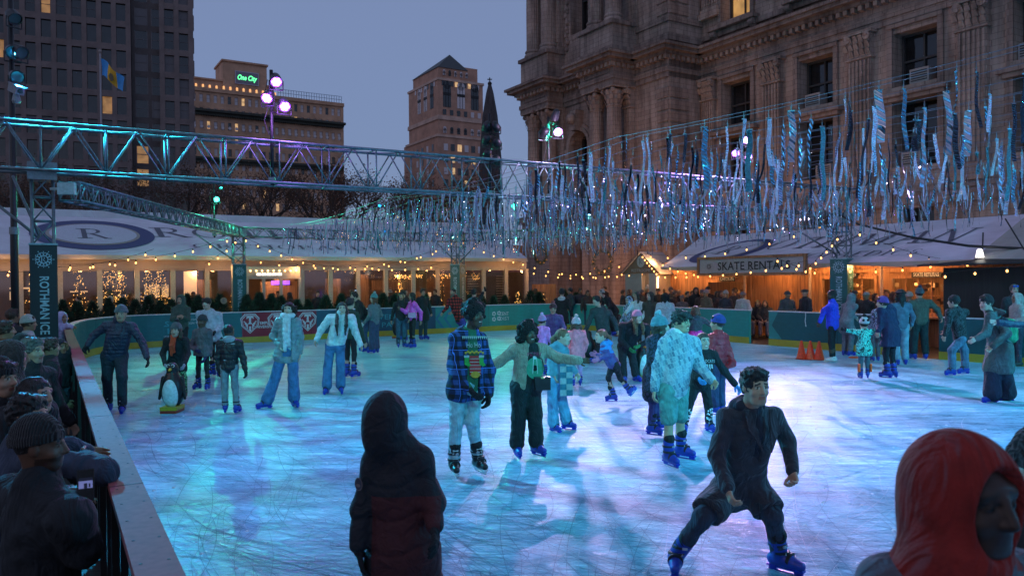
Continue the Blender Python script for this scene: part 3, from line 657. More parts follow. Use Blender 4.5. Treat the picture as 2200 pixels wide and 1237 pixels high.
def column(a, p, r, z0, z1):
    mb = MB(); o = FC(a, p, 0); H = z1-z0
    mb.lathe(o, [(r*1.0, z0+.6), (r*1.0, z0+H*.4), (r*.88, z1-1.32)], 40, flute=1, fl=.06); cl = mb.build('column', m_stone, ch_e)
    c = MB(); c.lathe(o, [(r*.98, z1-1.32), (r*1.02, z1-1.25), (r*.9, z1-1.2), (r*1.05, z1-.85), (r*1.2, z1-.35), (r*1.3, z1-.3)], 16)
    for q in range(3):
        for k in range(8):
            t = 2*math.pi*(k+.5*q)/8; d = V(math.cos(t), math.sin(t), 0); s = V(-d.y, d.x, 0); rr = r*(.98+.1*q); zz = z1-1.22+.3*q
            c.add([o+d*rr+s*.13+UP*zz, o+d*rr-s*.13+UP*zz, o+d*(rr+.16)-s*.08+UP*(zz+.32), o+d*(rr+.16)+s*.08+UP*(zz+.32), o+d*(rr+.06)+UP*(zz+.34)], [(0, 1, 2, 3), (3, 2, 4)])
    for sx in (-1, 1):
        for sy in (-1, 1): c.ball(o+D1*(sx*r*.95)+D2*(sy*r*.95)+UP*(z1-.32), .17, 6)
    c.cbox(o+UP*(z1-.08), D1*(r*2.7), D2*(r*2.7), UP*.15); c.build('capital', m_stone, cl)
    b = MB(); b.lathe(o, [(r*1.3, z0), (r*1.3, z0+.18), (r*1.22, z0+.24), (r*1.12, z0+.34), (r*1.22, z0+.42), (r*1.2, z0+.5), (r*1.0, z0+.62)], 20); b.build('base', m_stone, cl)
def window(a0, a1, p, z0, z1, mt, ac=None, mull=True, rec=.9):
    b = MB(); block(b, a0, a1, p-rec, p-rec+.05, z0, z1); w = b.build('window', mt, ch_e)
    f = MB(); t = .12
    block(f, a0, a0+t, p-rec+.05, p-rec+.2, z0, z1); block(f, a1-t, a1, p-rec+.05, p-rec+.2, z0, z1); block(f, a0+t, a1-t, p-rec+.05, p-rec+.18, (z0+z1)/2-.05, (z0+z1)/2+.05); block(f, a0+t, a1-t, p-rec+.05, p-rec+.2, z1-t, z1)
    if mull: block(f, (a0+a1)/2-.04, (a0+a1)/2+.04, p-rec+.05, p-rec+.16, z0, z1-t)
    f.build('window_frame', M('rubber', (.05, .045, .045), .6), w)
    if ac is not None:
        c = MB(); x = a0+(a1-a0)*ac; block(c, x, x+.95, p-rec+.1, p-rec+.75, z0+.05, z0+.75)
        for k in range(5): block(c, x+.08, x+.87, p-rec+.751, p-rec+.765, z0+.15+k*.11, z0+.2+k*.11, 1)
        c.build('air_conditioner', [M('rubber', (.30, .27, .26), .6), m_dark], w)
    s = MB(); block(s, a0-.12, a1+.12, p-rec*.9, p+.14, z0-.28, z0-.02); s.build('sill', m_stone, w)
def wall_with_holes(mb, a0, a1, p, z0, z1, holes, th=.9):
    """wall slab between heights, holes = list of (h0,h1,hz0,hz1), disjoint in a or stacked"""
    cols = sorted(set([a0, a1]+[h for H in holes for h in H[:2]]))
    for c0, c1 in zip(cols[:-1], cols[1:]):
        hs_ = sorted([H for H in holes if H[0] < (c0+c1)/2 < H[1]], key=lambda H: H[2]); z = z0
        for H in hs_:
            if H[2] > z: block(mb, c0, c1, p-th, p, z, H[2])
            z = H[3]
        if z < z1: block(mb, c0, c1, p-th, p, z, z1)
# main front: bays measured off their pilasters
pil = [(1645, 1684), (1840, 1879), (2112, 2150)]
bays = []; aa = [(a_px(r_, 0), a_px(l_, 0)) for l_, r_ in pil]
pitch = aa[1][0]-aa[0][0]
aa = [(aa[0][0]-pitch*(-1)*0+0, aa[0][1])]+aa[1:]
A_end = -1.0
cw_ = aa[0][1]-aa[0][0]
pa = [aa[0][0]+cw_/2+pitch*k*-1*-1 for k in range(0, 6)]       # pilaster centres, coming nearer
mw = MB(); holes = []; wins = []
cent = [pa[0]-pitch*-1]+pa if False else pa
edges = [A_end+1.2]+cent
for k in range(len(edges)-1):
    c = (edges[k]+edges[k+1])/2 if k else (edges[1]+abs(pitch)/2 - 0)
    hw = 1.12
    for z0, z1 in ((11.35, 14.0), (7.4, 10.7)): holes.append((c-hw, c+hw, z0, z1)); wins.append((c-hw, c+hw, z0, z1))
    holes.append((c-hw, c+hw, 17.75, 22.4)); wins.append((c-hw, c+hw, 17.75, 22.4))
    holes.append((c-hw*.8, c+hw*.8, 2.6, 5.4)); wins.append((c-hw*.8, c+hw*.8, 2.6, 5.4))
a_far, a_near = -.5, min(pa)-4
wall_with_holes(mw, a_near, a_far, 0, 0, 28, holes)
mw.obox(FC(a_near, -1.2, 0), D1*(a_far+.0-a_near), D2*14, UP*27.5)
mw.build('wall', m_stone, ch_e)
for i, (w0, w1_, z0, z1) in enumerate(wins):
    lit_ = (i == 2)
    window(w0, w1_, 0, z0, z1, M('lit', (1, .52, .16), em=.55) if lit_ else m_gl, ac=.15+.5*((i*7) % 5)/5 if (7 < z0 < 12 and i > 1) else None)
for c in pa: pilaster('pilaster', c-cw_/2, c+cw_/2, 0, 6.4, 14.5)
pilaster('pilaster', -1.7, -.75, 0, 6.4, 14.5)
for c in pa+[a_far-.9]: pilaster('pilaster', c-cw_/2, c+cw_/2, 0, 18.2, 27.0)
en = MB(); dn = MB()
entab(en, dn, a_near, -.3, 0, 14.5, back=1.0)
block(en, a_near, -.3, -1, .22, 5.5, 6.4); block(en, a_near, -.3, -1, .34, 6.1, 6.3)
block(en, a_near, -.3, -1, .25, 16.9, 17.2)
for k in range(len(edges)-1):                               # moulded frames and scroll brackets round the windows
    c = wins[k*4][0]+1.12
    for z0, z1 in ((11.35, 14.0), (7.4, 10.7), (17.75, 22.4)):
        block(en, c-1.4, c-1.13, 0, .14, z0-.3, z1+.25); block(en, c+1.13, c+1.4, 0, .14, z0-.3, z1+.25); block(en, c-1.4, c+1.4, 0, .2, z1+.251, z1+.45)
    block(en, c-1.7, c+1.7, 0, .5, 10.82, 11.04); block(en, c-1.55, c+1.55, 0, .36, 10.62, 10.815); block(en, c-1.8, c+1.8, 0, .62, 17.21, 17.44)
    for s_ in (-1.5, 1.5):
        en.prism([FC(c+s_-.16, 0, 16.62), FC(c+s_-.16, .2, 16.62), FC(c+s_-.16, .55, 16.95), FC(c+s_-.16, .5, 17.2), FC(c+s_-.16, 0, 17.2)], D1*.32)
        en.lathe(FC(c+s_-.2, .42, 17.0), [(.17, 0), (.17, .4)], 12, ax=UP, ay=D2, az=D1)
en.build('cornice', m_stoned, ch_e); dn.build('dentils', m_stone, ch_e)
# projecting pavilions: pier, portico, recess with arch, far pavilion
pv = MB(); pc = MB(); pd = MB()
# pier with rusticated quoins
block(pv, -.5, 2.5, -1, 2.8, 0, 28); entab(pc, pd, -.5, 2.5, 2.8, 14.5, 2.8)
for k in range(20):
    for zb in (6.6, 18.4):
        z = zb+k*.74
        if z > zb+7.2: continue
        wq = 1.05; q = MB(); block(q, -.46, -.5+wq, 2.8, 2.88, z, z+.6); q.obox(FC(-.5, 1.2, z), -D1*.08, -D2*1.56, UP*.6); q.build('quoin', M('stone', (.38, .27, .225)), ch_e)
block(pc, -.7, 2.7, 0, 3.05, 16.7, 17.1); block(pc, -.62, 2.6, 0, 2.92, 17.9, 18.2); block(pc, -.7, 2.7, 0, 3.05, 5.7, 6.3)
# portico: wall behind, pedestal blocks, paired columns at both levels
block(pv, 2.5, 6.2, -1, 3.0, 0, 28); block(pv, 2.5, 6.0, 3.0, 4.7, 0, 6.2)
entab(pc, pd, 2.5, 6.0, 4.65, 14.5, 2.6)
block(pv, 2.55, 5.95, 2.9, 4.75, 16.6, 18.3); block(pc, 2.4, 6.1, 2.9, 4.95, 18.3, 18.55); block(pc, 2.4, 6.1, 2.9, 4.95, 16.6, 16.9); block(pc, 2.3, 6.2, 2.5, 5.0, 6.2, 6.7)
for z0 in (6.7, 18.55):
    for a in (3.25, 5.1): column(a, 4.1, .52, z0, z0+(7.8 if z0 < 10 else 9))
pilaster('pilaster', 2.55, 3.2, 3.0, 6.4, 14.5, 4)
# recess with the arch
block(pv, 6.2, 7.0, -1, 3.2, 0, 28); block(pv, 9.2, 9.9, -1, 3.2, 0, 28); block(pv, 7.0, 9.2, -1, 2.2, 0, 28); block(pv, 7.0, 9.2, 2.2, 3.2, 13.0, 19.5)
entab(pc, pd, 6.2, 9.9, 3.2, 14.5, 2)
ar = MB()
for ri, ro, pp in ((1.1, 1.35, 3.45), (1.35, 1.6, 3.32)):
    for k in range(16):
        t0, t1 = math.pi*k/16, math.pi*(k+1)/16
        ar.prism([FC(8.1+rr*math.cos(t), 3.2, 11.4+rr*math.sin(t)) for rr, t in ((ri, t0), (ro, t0), (ro, t1), (ri, t1))], -D2*(pp-3.2))
for s_ in (-1.6, 1.1): block(ar, 8.1+s_, 8.1+s_+.5, 3.2, 3.45, 6.4, 11.4)
for k in range(18):                                          # spandrels above the arch
    x0, x1 = 7.0+2.2*k/18, 7.0+2.2*(k+1)/18; xm = (x0+x1)/2-8.1; zz = 11.4+math.sqrt(max(0, 1.1**2-xm*xm)); block(ar, x0, x1, 2.2, 3.2, zz, 13.0)
ar.prism([FC(7.85, 3.2, 12.5), FC(8.35, 3.2, 12.5), FC(8.5, 3.2, 13.9), FC(7.7, 3.2, 13.9)], -D2*.7); ar.ball(FC(8.1, 3.95, 13.3), .42, 8)
ar.build('arch', m_stone, ch_e)
window(7.2, 9.0, 3.1, 7.2, 12.3, m_gl); window(7.3, 8.9, 3.1, 19.4, 24.5, m_gl)
g = MB()                                                     # carved garland strip beside the upper window
for k in range(40): g.ball(FC(9.55+.1*math.sin(k*2.1), 3.25, 18.6+k*.24), .17+.05*math.sin(k*3.3), 5)
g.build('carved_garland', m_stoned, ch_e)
# far pavilion
block(pv, 9.9, 14.6, -1, 3.4, 0, 28); block(pv, 9.9, 13.5, 3.4, 4.7, 0, 6.2); entab(pc, pd, 9.9, 13.6, 4.6, 14.5, 2.6)
block(pv, 9.95, 13.5, 2.9, 4.7, 16.6, 18.3); block(pc, 9.8, 13.6, 2.9, 4.9, 18.3, 18.55); block(pc, 9.7, 13.7, 2.9, 4.95, 6.2, 6.7)
for z0 in (6.7, 18.55):
    for a in (10.7, 12.6): column(a, 4.1, .55, z0, z0+(7.8 if z0 < 10 else 9))
pilaster('pilaster', 10.0, 10.6, 3.4, 18.4, 27, 3)
for a0, a1_, p_ in ((2.9, 5.6, 4.75), (10.3, 13.1, 4.7), (.1, 1.9, 2.9)):       # sunk panels in the friezes
    block(pc, a0, a1_, p_, p_+.06, 15.25, 15.32); block(pc, a0, a1_, p_, p_+.06, 15.62, 15.69); block(pc, a0, a0+.07, p_, p_+.06, 15.32, 15.62); block(pc, a1_-.07, a1_, p_, p_+.06, 15.32, 15.62)
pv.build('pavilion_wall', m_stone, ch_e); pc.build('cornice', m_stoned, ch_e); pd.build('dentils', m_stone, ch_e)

def wreath(px, py, D, r, label, nrm):
    c = PT(px, py, D); ax = V(-nrm.y, nrm.x, 0); e = empty('wreath', c-UP*r, label, 'wreath', 'wreaths on the stone wall')
    rg_ = random.Random(int(px)); m = MB(); m2 = MB()
    for k in range(700):
        t = rg_.uniform(0, 6.283); rr = r*(.82+rg_.uniform(-.17, .17)); q = c+ax*(rr*math.cos(t))+UP*(rr*1.15*math.sin(t))+nrm*rg_.uniform(0, .2)
        d = V(rg_.uniform(-1, 1), rg_.uniform(-1, 1), rg_.uniform(-1, 1)).normalized()*.09; s = d.orthogonal().normalized()*.025
        m.add([q-s, q+s, q+d], [(0, 1, 2)])
    for k in range(10): t = k*.63; m2.ball(c+ax*(r*.82*math.cos(t))+UP*(r*.95*math.sin(t))+nrm*.2, .05, 5)
    m.build('greenery', M('foliage', (.02, .045, .025)), e); m2.build('bauble', M('rubber', (.35, .2, .05), .3), e)
wreath(1160, 548, 48, .52, 'dark oval wreath on the pier right of the long tent', -D1); wreath(1296, 562, 47, .75, 'larger wreath hung behind the small gabled tent', (-D1*.4-D2).normalized())
# ================================================================ trusses, towers, masts
m_alu = M('metal', (.20, .26, .29)); m_node = M('rubber', (.22, .26, .28), .45); m_blk = M('rubber', (.014, .014, .016), .45)
def truss(name, label, P, Q, w, h, rc, rb, bay, group='lighting trusses above the rink'):
    """box truss: P, Q are centre-bottom points"""
    d = (Q-P); L = d.length; d.normalize(); s = d.cross(UP).normalized(); u = s.cross(d).normalized()
    e = empty(name, P, label, 'truss', group)
    for sx in (-1, 1):
        for z in (0, h):
            m = MB(); m.bar(P+s*(sx*w/2)+u*z, Q+s*(sx*w/2)+u*z, rc, 8); m.build('chord', m_alu, e, True)
    n = max(1, round(L/bay)); b = L/n
    dg = MB(); cr = MB()
    for k in range(n+1):
        for sx in (-1, 1):
            a = P+d*(k*b)+s*(sx*w/2); up = MB(); up.bar(a, a+u*h, rb*1.15, 6); up.build('upright', m_alu, e, True)
        cr.bar(P+d*(k*b)-s*(w/2), P+d*(k*b)+s*(w/2), rb, 5); cr.bar(P+d*(k*b)-s*(w/2)+u*h, P+d*(k*b)+s*(w/2)+u*h, rb, 5)
        if k < n:
            for sx in (-1, 1):
                a = P+d*(k*b)+s*(sx*w/2); dg.bar(a, a+d*(b/2)+u*h, rb, 5); dg.bar(a+d*(b/2)+u*h, a+d*b, rb, 5)
            cr.bar(P+d*(k*b)-s*(w/2)+u*h, P+d*(k*b+b)+s*(w/2)+u*h, rb*.8, 5); cr.bar(P+d*(k*b)+s*(w/2), P+d*(k*b+b)-s*(w/2), rb*.8, 5)
    dg.build('diagonal_bracing', m_alu, e, True); cr.build('cross_bracing', m_alu, e, True)
    return e, d, s
T1, T2, T3 = V(-8.1, 13.5, 0), PT(513, 600, 28.4), PT(984, 600, 34.0); T4 = V(10.27, 24.3, 0)
for t in (T2, T3): t.z = 0
FT0, FT1 = T1-D2*6, T4+D2*.6
truss('front_truss', 'deep aluminium truss crossing the whole rink in front of the hotel', FT0+UP*4.02, FT1+UP*4.02, .5, .80, .029, .016, .98)
truss('side_truss', 'slender truss from the left tower to the banner column by the tent door', T1+UP*3.56+V(.3, .3, 0), T2+UP*3.75, .34, .32, .024, .013, .62)
truss('far_truss', 'slender truss over the long tent between the two far columns', T2+UP*3.75, T3+UP*3.75, .34, .32, .024, .013, .62)
truss('far_truss', 'slender truss above the gabled tent running to the right column', T3+UP*3.78, T4+UP*3.70, .34, .32, .024, .013, .62)
m_ban = M('board', (.003, .011, .021)); m_ban2 = M('board', (.010, .12, .115)); m_let = M('rubber', (.30, .50, .56), .6)
def snow_emblem(mb, o, ax, ay, r):
    for k in range(12):
        t = 2*math.pi*k/12; d = ax*math.cos(t)+ay*math.sin(t); s = -ax*math.sin(t)+ay*math.cos(t); w = r*.045; ro = r if k % 2 == 0 else r*.86
        mb.add([o+d*(r*.45)-s*w, o+d*(r*.45)+s*w, o+d*ro*.86+s*w, o+d*ro*.86-s*w], [(0, 1, 2, 3)])
        disc(mb, o+d*ro, ax, ay, r*.06, r*.06, n=8)
        for q in (-1, 1): mb.add([o+d*(r*.6)+s*(q*w*.2), o+d*(r*.68), o+d*(r*.82)+s*(q*r*.17), o+d*(r*.75)+s*(q*r*.2)], [(0, 1, 2, 3)])
    disc(mb, o, ax, ay, r*.48, r*.48, n=28, rin=.8)
def tower(label, P, w, zb, ztop, face, mat, arms=()):
    e = empty('banner_tower', P, label, 'truss tower', 'banner wrapped truss towers'); x = V(-face.y, face.x, 0).normalized(); y = face.normalized()
    for sx in (-1, 1):
        for sy in (-1, 1):
            a = P+x*(sx*w/2)+y*(sy*w/2); m = MB(); m.bar(a, a+UP*ztop, .026, 8); m.build('leg', m_alu, e, True)
    m = MB(); n = int((ztop-zb)/.45)+1; st = (ztop-zb)/n
    for k in range(n):
        z = zb+k*st
        for a, b in (((-1, -1), (1, -1)), ((1, -1), (1, 1)), ((1, 1), (-1, 1)), ((-1, 1), (-1, -1))):
            p = P+x*(a[0]*w/2)+y*(a[1]*w/2); q = P+x*(b[0]*w/2)+y*(b[1]*w/2)
            m.bar(p+UP*z, q+UP*z, .014, 5); m.bar((p if k % 2 else q)+UP*z, (q if k % 2 else p)+UP*(z+st), .014, 5)
    m.build('bracing', m_alu, e, True)
    m = MB(); W2 = w+.09; m.cbox(P+UP*(zb/2+.02), x*W2, y*W2, UP*(zb-.04)); bn = m.build('banner', mat, e)
    m = MB(); m.cbox(P+UP*(zb+.012), x*(W2+.02), y*(W2+.02), UP*.03); m.build('banner_rim', M('rubber', (.25, .42, .46), .5), e)
    for (fx, fy) in ((y, -x), (x, y), (-x, -y), (-y, x)):          # (outward normal, reading-across axis)
        f = fx; ax = UP.cross(f); o = P+f*(W2/2+.004)
        mb = MB(); snow_emblem(mb, o+UP*(zb-.25), ax, UP, .19*w/.4)
        serif(mb, 'R', o+UP*(zb-.25), ax, UP, .1, .09)
        text(mb, 'ROTHMAN ICE RINK', o+UP*(zb-1.23), -UP, ax, .24*w/.4, bold=.004, wx=1.38)
        mb.build('lettering', m_let, bn)
    m = MB(); m.cbox(P+UP*(ztop+.02), x*(w+.12), y*(w+.12), UP*.3)
    for k in range(4):
        for q in (-1, 1): m.lathe(P+y*(q*(w/2+.06))+x*((k-1.5)*w*.25)+UP*(ztop+.05), [(.02, 0), (.018, .02)], 6, ax=x, ay=UP, az=y*q)
    m.build('corner_node', m_node, e)
    for a in arms: m = MB(); m.bar(P+UP*(zb+.15)+V(*a[:2], 0)*.1, P+V(*a), .026, 6); m.build('strut', m_alu, e, True)
    return e
f1 = V(.55, -1, 0).normalized()
f1 = V(8.1, -13.5, 0).normalized()
tower('nearest banner tower at the left, letters running down a navy banner', T1, .32, 2.76, 4.0, f1, m_ban, arms=((-.7, .3, 4.0), (-1.0, .1, 3.6)))
tower('banner tower left of the tent entrance, slim teal banner', T2, .38, 2.72, 3.85, V(.5, -1, 0), m_ban2, arms=((-1.3, -.6, 3.8),))
tower('banner tower in front of the menu boards at the far end', T3, .40, 2.75, 3.9, V(-.55, -1, 0), m_ban2, arms=((1.1, -.7, 3.85), (-1.0, -.6, 3.85)))
tower('banner tower in front of skate rentals, bright teal banner', T4, .44, 2.64, 3.9, V(-.9, -1, 0), m_ban2, arms=((-1.5, .4, 3.75), (-1.0, -.9, 3.8)))
# white floodlight box on the near tower
m = MB(); o = T1+V(.48, -.1, 3.72); m.cbox(o, V(.26, .05, 0), V(-.02, .12, 0), UP*.2); m.cbox(o-V(.2, 0, 0), V(.16, 0, 0), V(0, .04, 0), UP*.04)
tag(m.build('junction_box', M('rubber', (.35, .5, .52), .5), org=o), 'pale box bolted to the near tower head', 'box')

def par(P, aim, col, on, label, r=.12, power=0, size=75, blend=.9, group='stage lights over the rink'):
    d = (Vector(aim)-Vector(P)).normalized(); a = d.orthogonal().normalized(); b = d.cross(a)
    e = empty('stage_light', P, label, 'stage light', group)
    m = MB(); m.lathe(P, [(r*.35, -.2), (r*.8, -.16), (r*.95, -.05), (r, .05), (r*1.04, .07), (r*.9, .07), (r*.88, .045)], 18, ax=a, ay=b, az=d); m.build('housing', m_blk, e, True)
    if on:
        m = MB(); 
        for k in range(7 if r > .1 else 1):
            q = P+d*.052+((a*math.cos(k*1.047)+b*math.sin(k*1.047))*(r*.52) if k else V(0, 0, 0)); m.lathe(q, [(r*.27, 0), (r*.2, .018)], 10, ax=a, ay=b, az=d)
        m.build('lens', M('emit', col, em=11), e)
        m = MB(); m.lathe(P, [(r*.86, .046), (r*.84, .05)], 18, ax=a, ay=b, az=d); m.build('reflector', M('emit', (col[0]*.7, col[1]*.35, col[2]), em=2.2), e)
    else:
        m = MB(); m.lathe(P, [(r*.86, .046), (r*.84, .05)], 18, ax=a, ay=b, az=d); m.build('lens', M('glass', (.03, .03, .035)), e)
    y = MB(); sd = d.cross(UP).normalized(); 
    y.bar(P+sd*(r*1.1), P+sd*(r*1.1)-UP*(r*1.5), .012, 5); y.bar(P-sd*(r*1.1), P-sd*(r*1.1)-UP*(r*1.5), .012, 5); y.bar(P+sd*(r*1.1)-UP*(r*1.5), P-sd*(r*1.1)-UP*(r*1.5), .014, 5); y.build('yoke', m_blk, e)
    if on and P[1] > 0: gl = point('added_spill', Vector(P)+d*.5, (600 if P[1] < 9.2 else 45 if col == VIO else 100) if r > .08 else 40, col, .05); gl.parent = e; gl.location = d*.5  # extra point light added ahead of the lamp to put glints on the ribbons
    if power: 
        l = spot('lamp', Vector(P)+d*.1, aim, power*(2.9 if col == WVI else 2.3 if P[1] > 4 and col != TEA else 1.8), col, R(size), blend, .05); l.parent = e; l.location = d*.1
    return e
def mast(label, P, z0, z1, lamps, group='light masts on the trusses', r=.035):
    e = empty('light_mast', V(P.x, P.y, z0), label, 'light mast', group)
    m = MB(); m.bar(V(P.x, P.y, z0), V(P.x, P.y, z1), r, 10); m.build('pole', m_blk, e, True)
    m = MB(); m.cbox(V(P.x, P.y, z0+.1), V(.12, 0, 0), V(0, .12, 0), UP*.1); m.build('clamp', m_alu, e)
    m = MB()
    for q in lamps: m.bar(V(P.x, P.y, q.z-.1), V(q.x, q.y, q.z-.18), .016, 5)
    m.build('arm', m_blk, e)
    m = MB(); m.path([V(P.x-.06, P.y-.05, z1-.2), V(P.x-.12, P.y-.05, z1-.5), V(P.x-.05, P.y-.05, z1-.75), V(P.x-.13, P.y-.05, z1-1.0), V(P.x-.04, P.y-.05, z1-1.3)], .008, 4); m.build('cable', m_blk, e)
VIO = (.50, .20, 1.0); WVI = (.80, .55, 1.0); GRN = (.05, 1.0, .55); CYA = (.02, .76, 1.0); MAG = (1, .25, .85); BLU = (.02, .50, 1.0); TEA = (.02, .78, .90)
ftp = lambda px: FT0+D2*meet(FT0, D2, px)
A = ftp(588)
L3 = [PT(593, 174, A.y-.1), PT(575, 209, A.y-.15), PT(611, 227, A.y-.1)]
mast('light mast on the front truss with three violet lamps, before the hotel', A, 4.02, 6.3, L3)
par(L3[0], V(-1.5, 9, 0), VIO, 1, 'top violet lamp of the mast before the hotel', power=110)
par(L3[1], V(-5.5, 8, 0), VIO, 1, 'left violet lamp of the mast before the hotel', power=110)
par(L3[2], V(-1.0, 9, 0), VIO, 1, 'lower right violet lamp of the mast before the hotel', power=110)
A = ftp(1055)
mast('light mast with six unlit lamps in front of the church spire', A, 4.02, 5.95, [PT(1046, 275, A.y), PT(1065, 275, A.y)])
for k, (x, y, ax) in enumerate([(1045, 274, 'upper left'), (1066, 274, 'upper right'), (1045, 302, 'middle left'), (1068, 308, 'middle right'), (1046, 333, 'lower left'), (1068, 345, 'lower right')]):
    par(PT(x, y, A.y), V(-4+8*(k % 2), 34, 0), CYA, 0, f'unlit black lamp, {ax} on the mast before the spire', r=.10, power=0)
A = ftp(1181)
Q = [PT(1192, 252, A.y-.1), PT(1198, 282, A.y-.15), PT(1168, 286, A.y)]
mast('light mast with green and violet lamps beside the portico', A, 4.02, 6.05, Q)
par(Q[0], V(-1, 22, 0), GRN, 1, 'green lamp high on the mast beside the portico', r=.1, power=260)
par(Q[1], V(2.6, 11.0, 0), WVI, 1, 'dazzling white violet lamp on the mast beside the portico', power=1500, size=54, blend=1.0)
par(Q[2], V(-4, 30, 0), TEA, 0, 'unlit lamp left on the mast beside the portico', power=0)
A = ftp(1594)
Q = [PT(1603, 300, A.y-.1), PT(1581, 328, A.y-.1), PT(1607, 336, A.y-.1)]
mast('light mast with three dazzling violet lamps in front of the pilasters', A, 4.02, 5.9, Q)
par(Q[0], V(4.6, 11.5, 0), WVI, 1, 'top violet lamp of the trio in front of the pilasters', power=1400, size=54, blend=1.0)
par(Q[1], V(2.5, 14, 0), VIO, 1, 'left violet lamp of the trio in front of the pilasters', power=900)
par(Q[2], V(7.5, 14, 0), WVI, 1, 'lower right lamp of the trio in front of the pilasters', power=1200, size=54, blend=1.0)
A = PT(460, 440, 28); mast('dark mast with green lamps behind the side truss', A, 3.7, 5.6, [PT(465, 428, 27.9)])
par(PT(465, 428, 27.9), V(-3, 14, 0), GRN, 1, 'green lamp low on the mast behind the side truss', r=.11, power=900, size=80)
par(PT(474, 402, 27.9), V(-4, 20, 0), GRN, 1, 'tiny green lamp above the other on the dark mast', r=.05, power=0)
A = PT(1108, 443, 32.0); mast('far mast with a bright green lamp seen through the ribbons', A, 3.9, 5.4, [PT(1105, 443, 31.9)])
par(PT(1105, 443, 31.9), V(-.5, 17, 0), GRN, 1, 'bright green lamp seen through the middle of the ribbons', r=.15, power=420, size=85)
par(PT(816, 441, 31.5), V(-4, 20, 0), TEA, 1, 'small teal lamp seen through the left ribbons', r=.07, power=0)
par(PT(825, 497, 30.5), V(-4, 20, 0), TEA, 1, 'small teal lamp above the long tent roof', r=.08, power=0)
# tall pole at the left edge with lamps and a camera housing; its lamps face the ice
A = PT(31, 560, 15.5)
e = empty('lamp_pole', V(A.x, A.y, 0), 'tall dark pole at the left edge carrying lamps and a camera', 'lamp pole')
m = MB(); m.lathe(V(A.x, A.y, 0), [(.075, 0), (.07, 3.1), (.06, 3.15), (.05, 8.6)], 14); m.build('pole', m_blk, e, True)
m = MB(); m.lathe(V(A.x, A.y, 3.08), [(.085, 0), (.085, .14)], 14); m.build('collar', m_node, e)
for k, (x, y, aim, pw, c) in enumerate([(27, 112, (-1.2, 5.5, 0), 2300, BLU), (44, 112, (1.5, 10, 0), 2400, CYA), (30, 38, (-3, 11.5, 0), 500, CYA), (36, 165, (1.2, 4.5, 0), 2000, BLU)]):
    par(PT(x, y, A.y-.15), V(*aim), c, 0, ['stage light left on the tall edge pole', 'stage light right on the tall edge pole', 'topmost stage light on the edge pole', 'stage light above the camera on the edge pole'][k], r=.13, power=pw, size=46, blend=1.0)
Pc = PT(35, 192, A.y-.3)
e = empty('security_camera', Pc, 'pale pan and tilt camera housing on the edge pole', 'camera')
dr = V(.75, -.5, -.35).normalized(); sd = dr.cross(UP).normalized(); uu = sd.cross(dr)
m = MB(); m.cbox(Pc, dr*.34, sd*.16, uu*.15); m.cbox(Pc+uu*.085+dr*.03, dr*.4, sd*.19, uu*.015); m.build('housing', M('rubber', (.22, .24, .27), .5), e)
m = MB(); m.lathe(Pc+dr*.171, [(.05, 0), (.045, .02)], 14, ax=sd, ay=uu, az=dr); m.build('lens', m_gl, e)
m = MB(); m.lathe(Pc-UP*.28, [(.06, 0), (.08, .05), (.05, .2)], 12); m.build('bracket', m_node, e)
# unseen stage lights added out of frame to light the ice and skaters
for k, (p, aim, c, pw, sz) in enumerate([(V(-6.6, 9.5, 6.4), (-2.0, 4.6, 0), BLU, 1300, 75), (V(14, 9, 6.2), (5.0, 7.8, 0), BLU, 1300, 42), (V(13, 5, 6.2), (6.5, 10, 0), BLU, 1500, 60), (V(14.5, 8, 6.2), (9, 16, 0), CYA, 1500, 60), (V(3.5, -3.5, 7.2), (-1, 18, 0), TEA, 3000, 30), (V(-2.0, -4.2, 7.2), (-5.5, 17, 0), TEA, 2200, 26), (V(2, -4, 7.4), (3, 13, 0), CYA, 2400, 26)]):
    if k: par(p, V(*aim), c, 1, ['', 'unseen added blue stage light beyond the right edge, far one', 'unseen added blue stage light beyond the right edge, near one', 'unseen added cyan stage light beyond the right boards', 'unseen added teal stage light behind the viewer aimed far', 'unseen added teal stage light behind the viewer aimed left', 'unseen added cyan stage light behind the viewer aimed at the couple'][k], power=pw, size=sz, blend=1.0)

# ================================================================ mirror ribbons on wires
m_wire = M('metal', (.25, .25, .3))
RB = [M('metal', c, None) for c in ((.35, .5, .62), (.22, .45, .60), (.5, .45, .68), (.14, .2, .28), (.6, .66, .72), (.2, .42, .46))]
def foil(col, k):
    m, t, b = nmat('foil'); L = t.links; b.inputs['Metallic'].default_value = 1.0
    w = nd(t, 'ShaderNodeTexWave', Scale=4.0+2*k, Distortion=4.0, Detail=1.5); L.new(co(t, (1, 1, 1.4), (0, .6+.15*k, 0)), w.inputs[0])
    b.inputs['Roughness'].default_value = .07
    n = nd(t, 'ShaderNodeTexNoise', Scale=3.0, Detail=2.0); L.new(co(t), n.inputs[0])
    hue = ramp(t, n.outputs[0], [(.3, mul(col, .8)), (.46, (col[0], col[1]*.86, col[2])), (.6, col), (.72, (col[0]*.75, min(1, col[1]*1.1), col[1]))]); L.new(hue, b.inputs['Base Color'])
    bump(t, b, w.outputs[1], .8, .03); return m
FO = [foil(c, k) for k, c in enumerate(((.55, .66, .70), (.18, .42, .52), (.42, .42, .50), (.08, .09, .10), (.92, .95, .96), (.16, .44, .42), (.82, .88, .88), (.05, .055, .07)))]
U0, U1 = 7.4, 20.2
rows = []; u = U0; wires = MB(); rgx = random.Random(21)
we = empty('ribbon_wires', RF(12, 12, 4.3), 'thin wires across the rink that carry the mirror ribbons', 'wires')
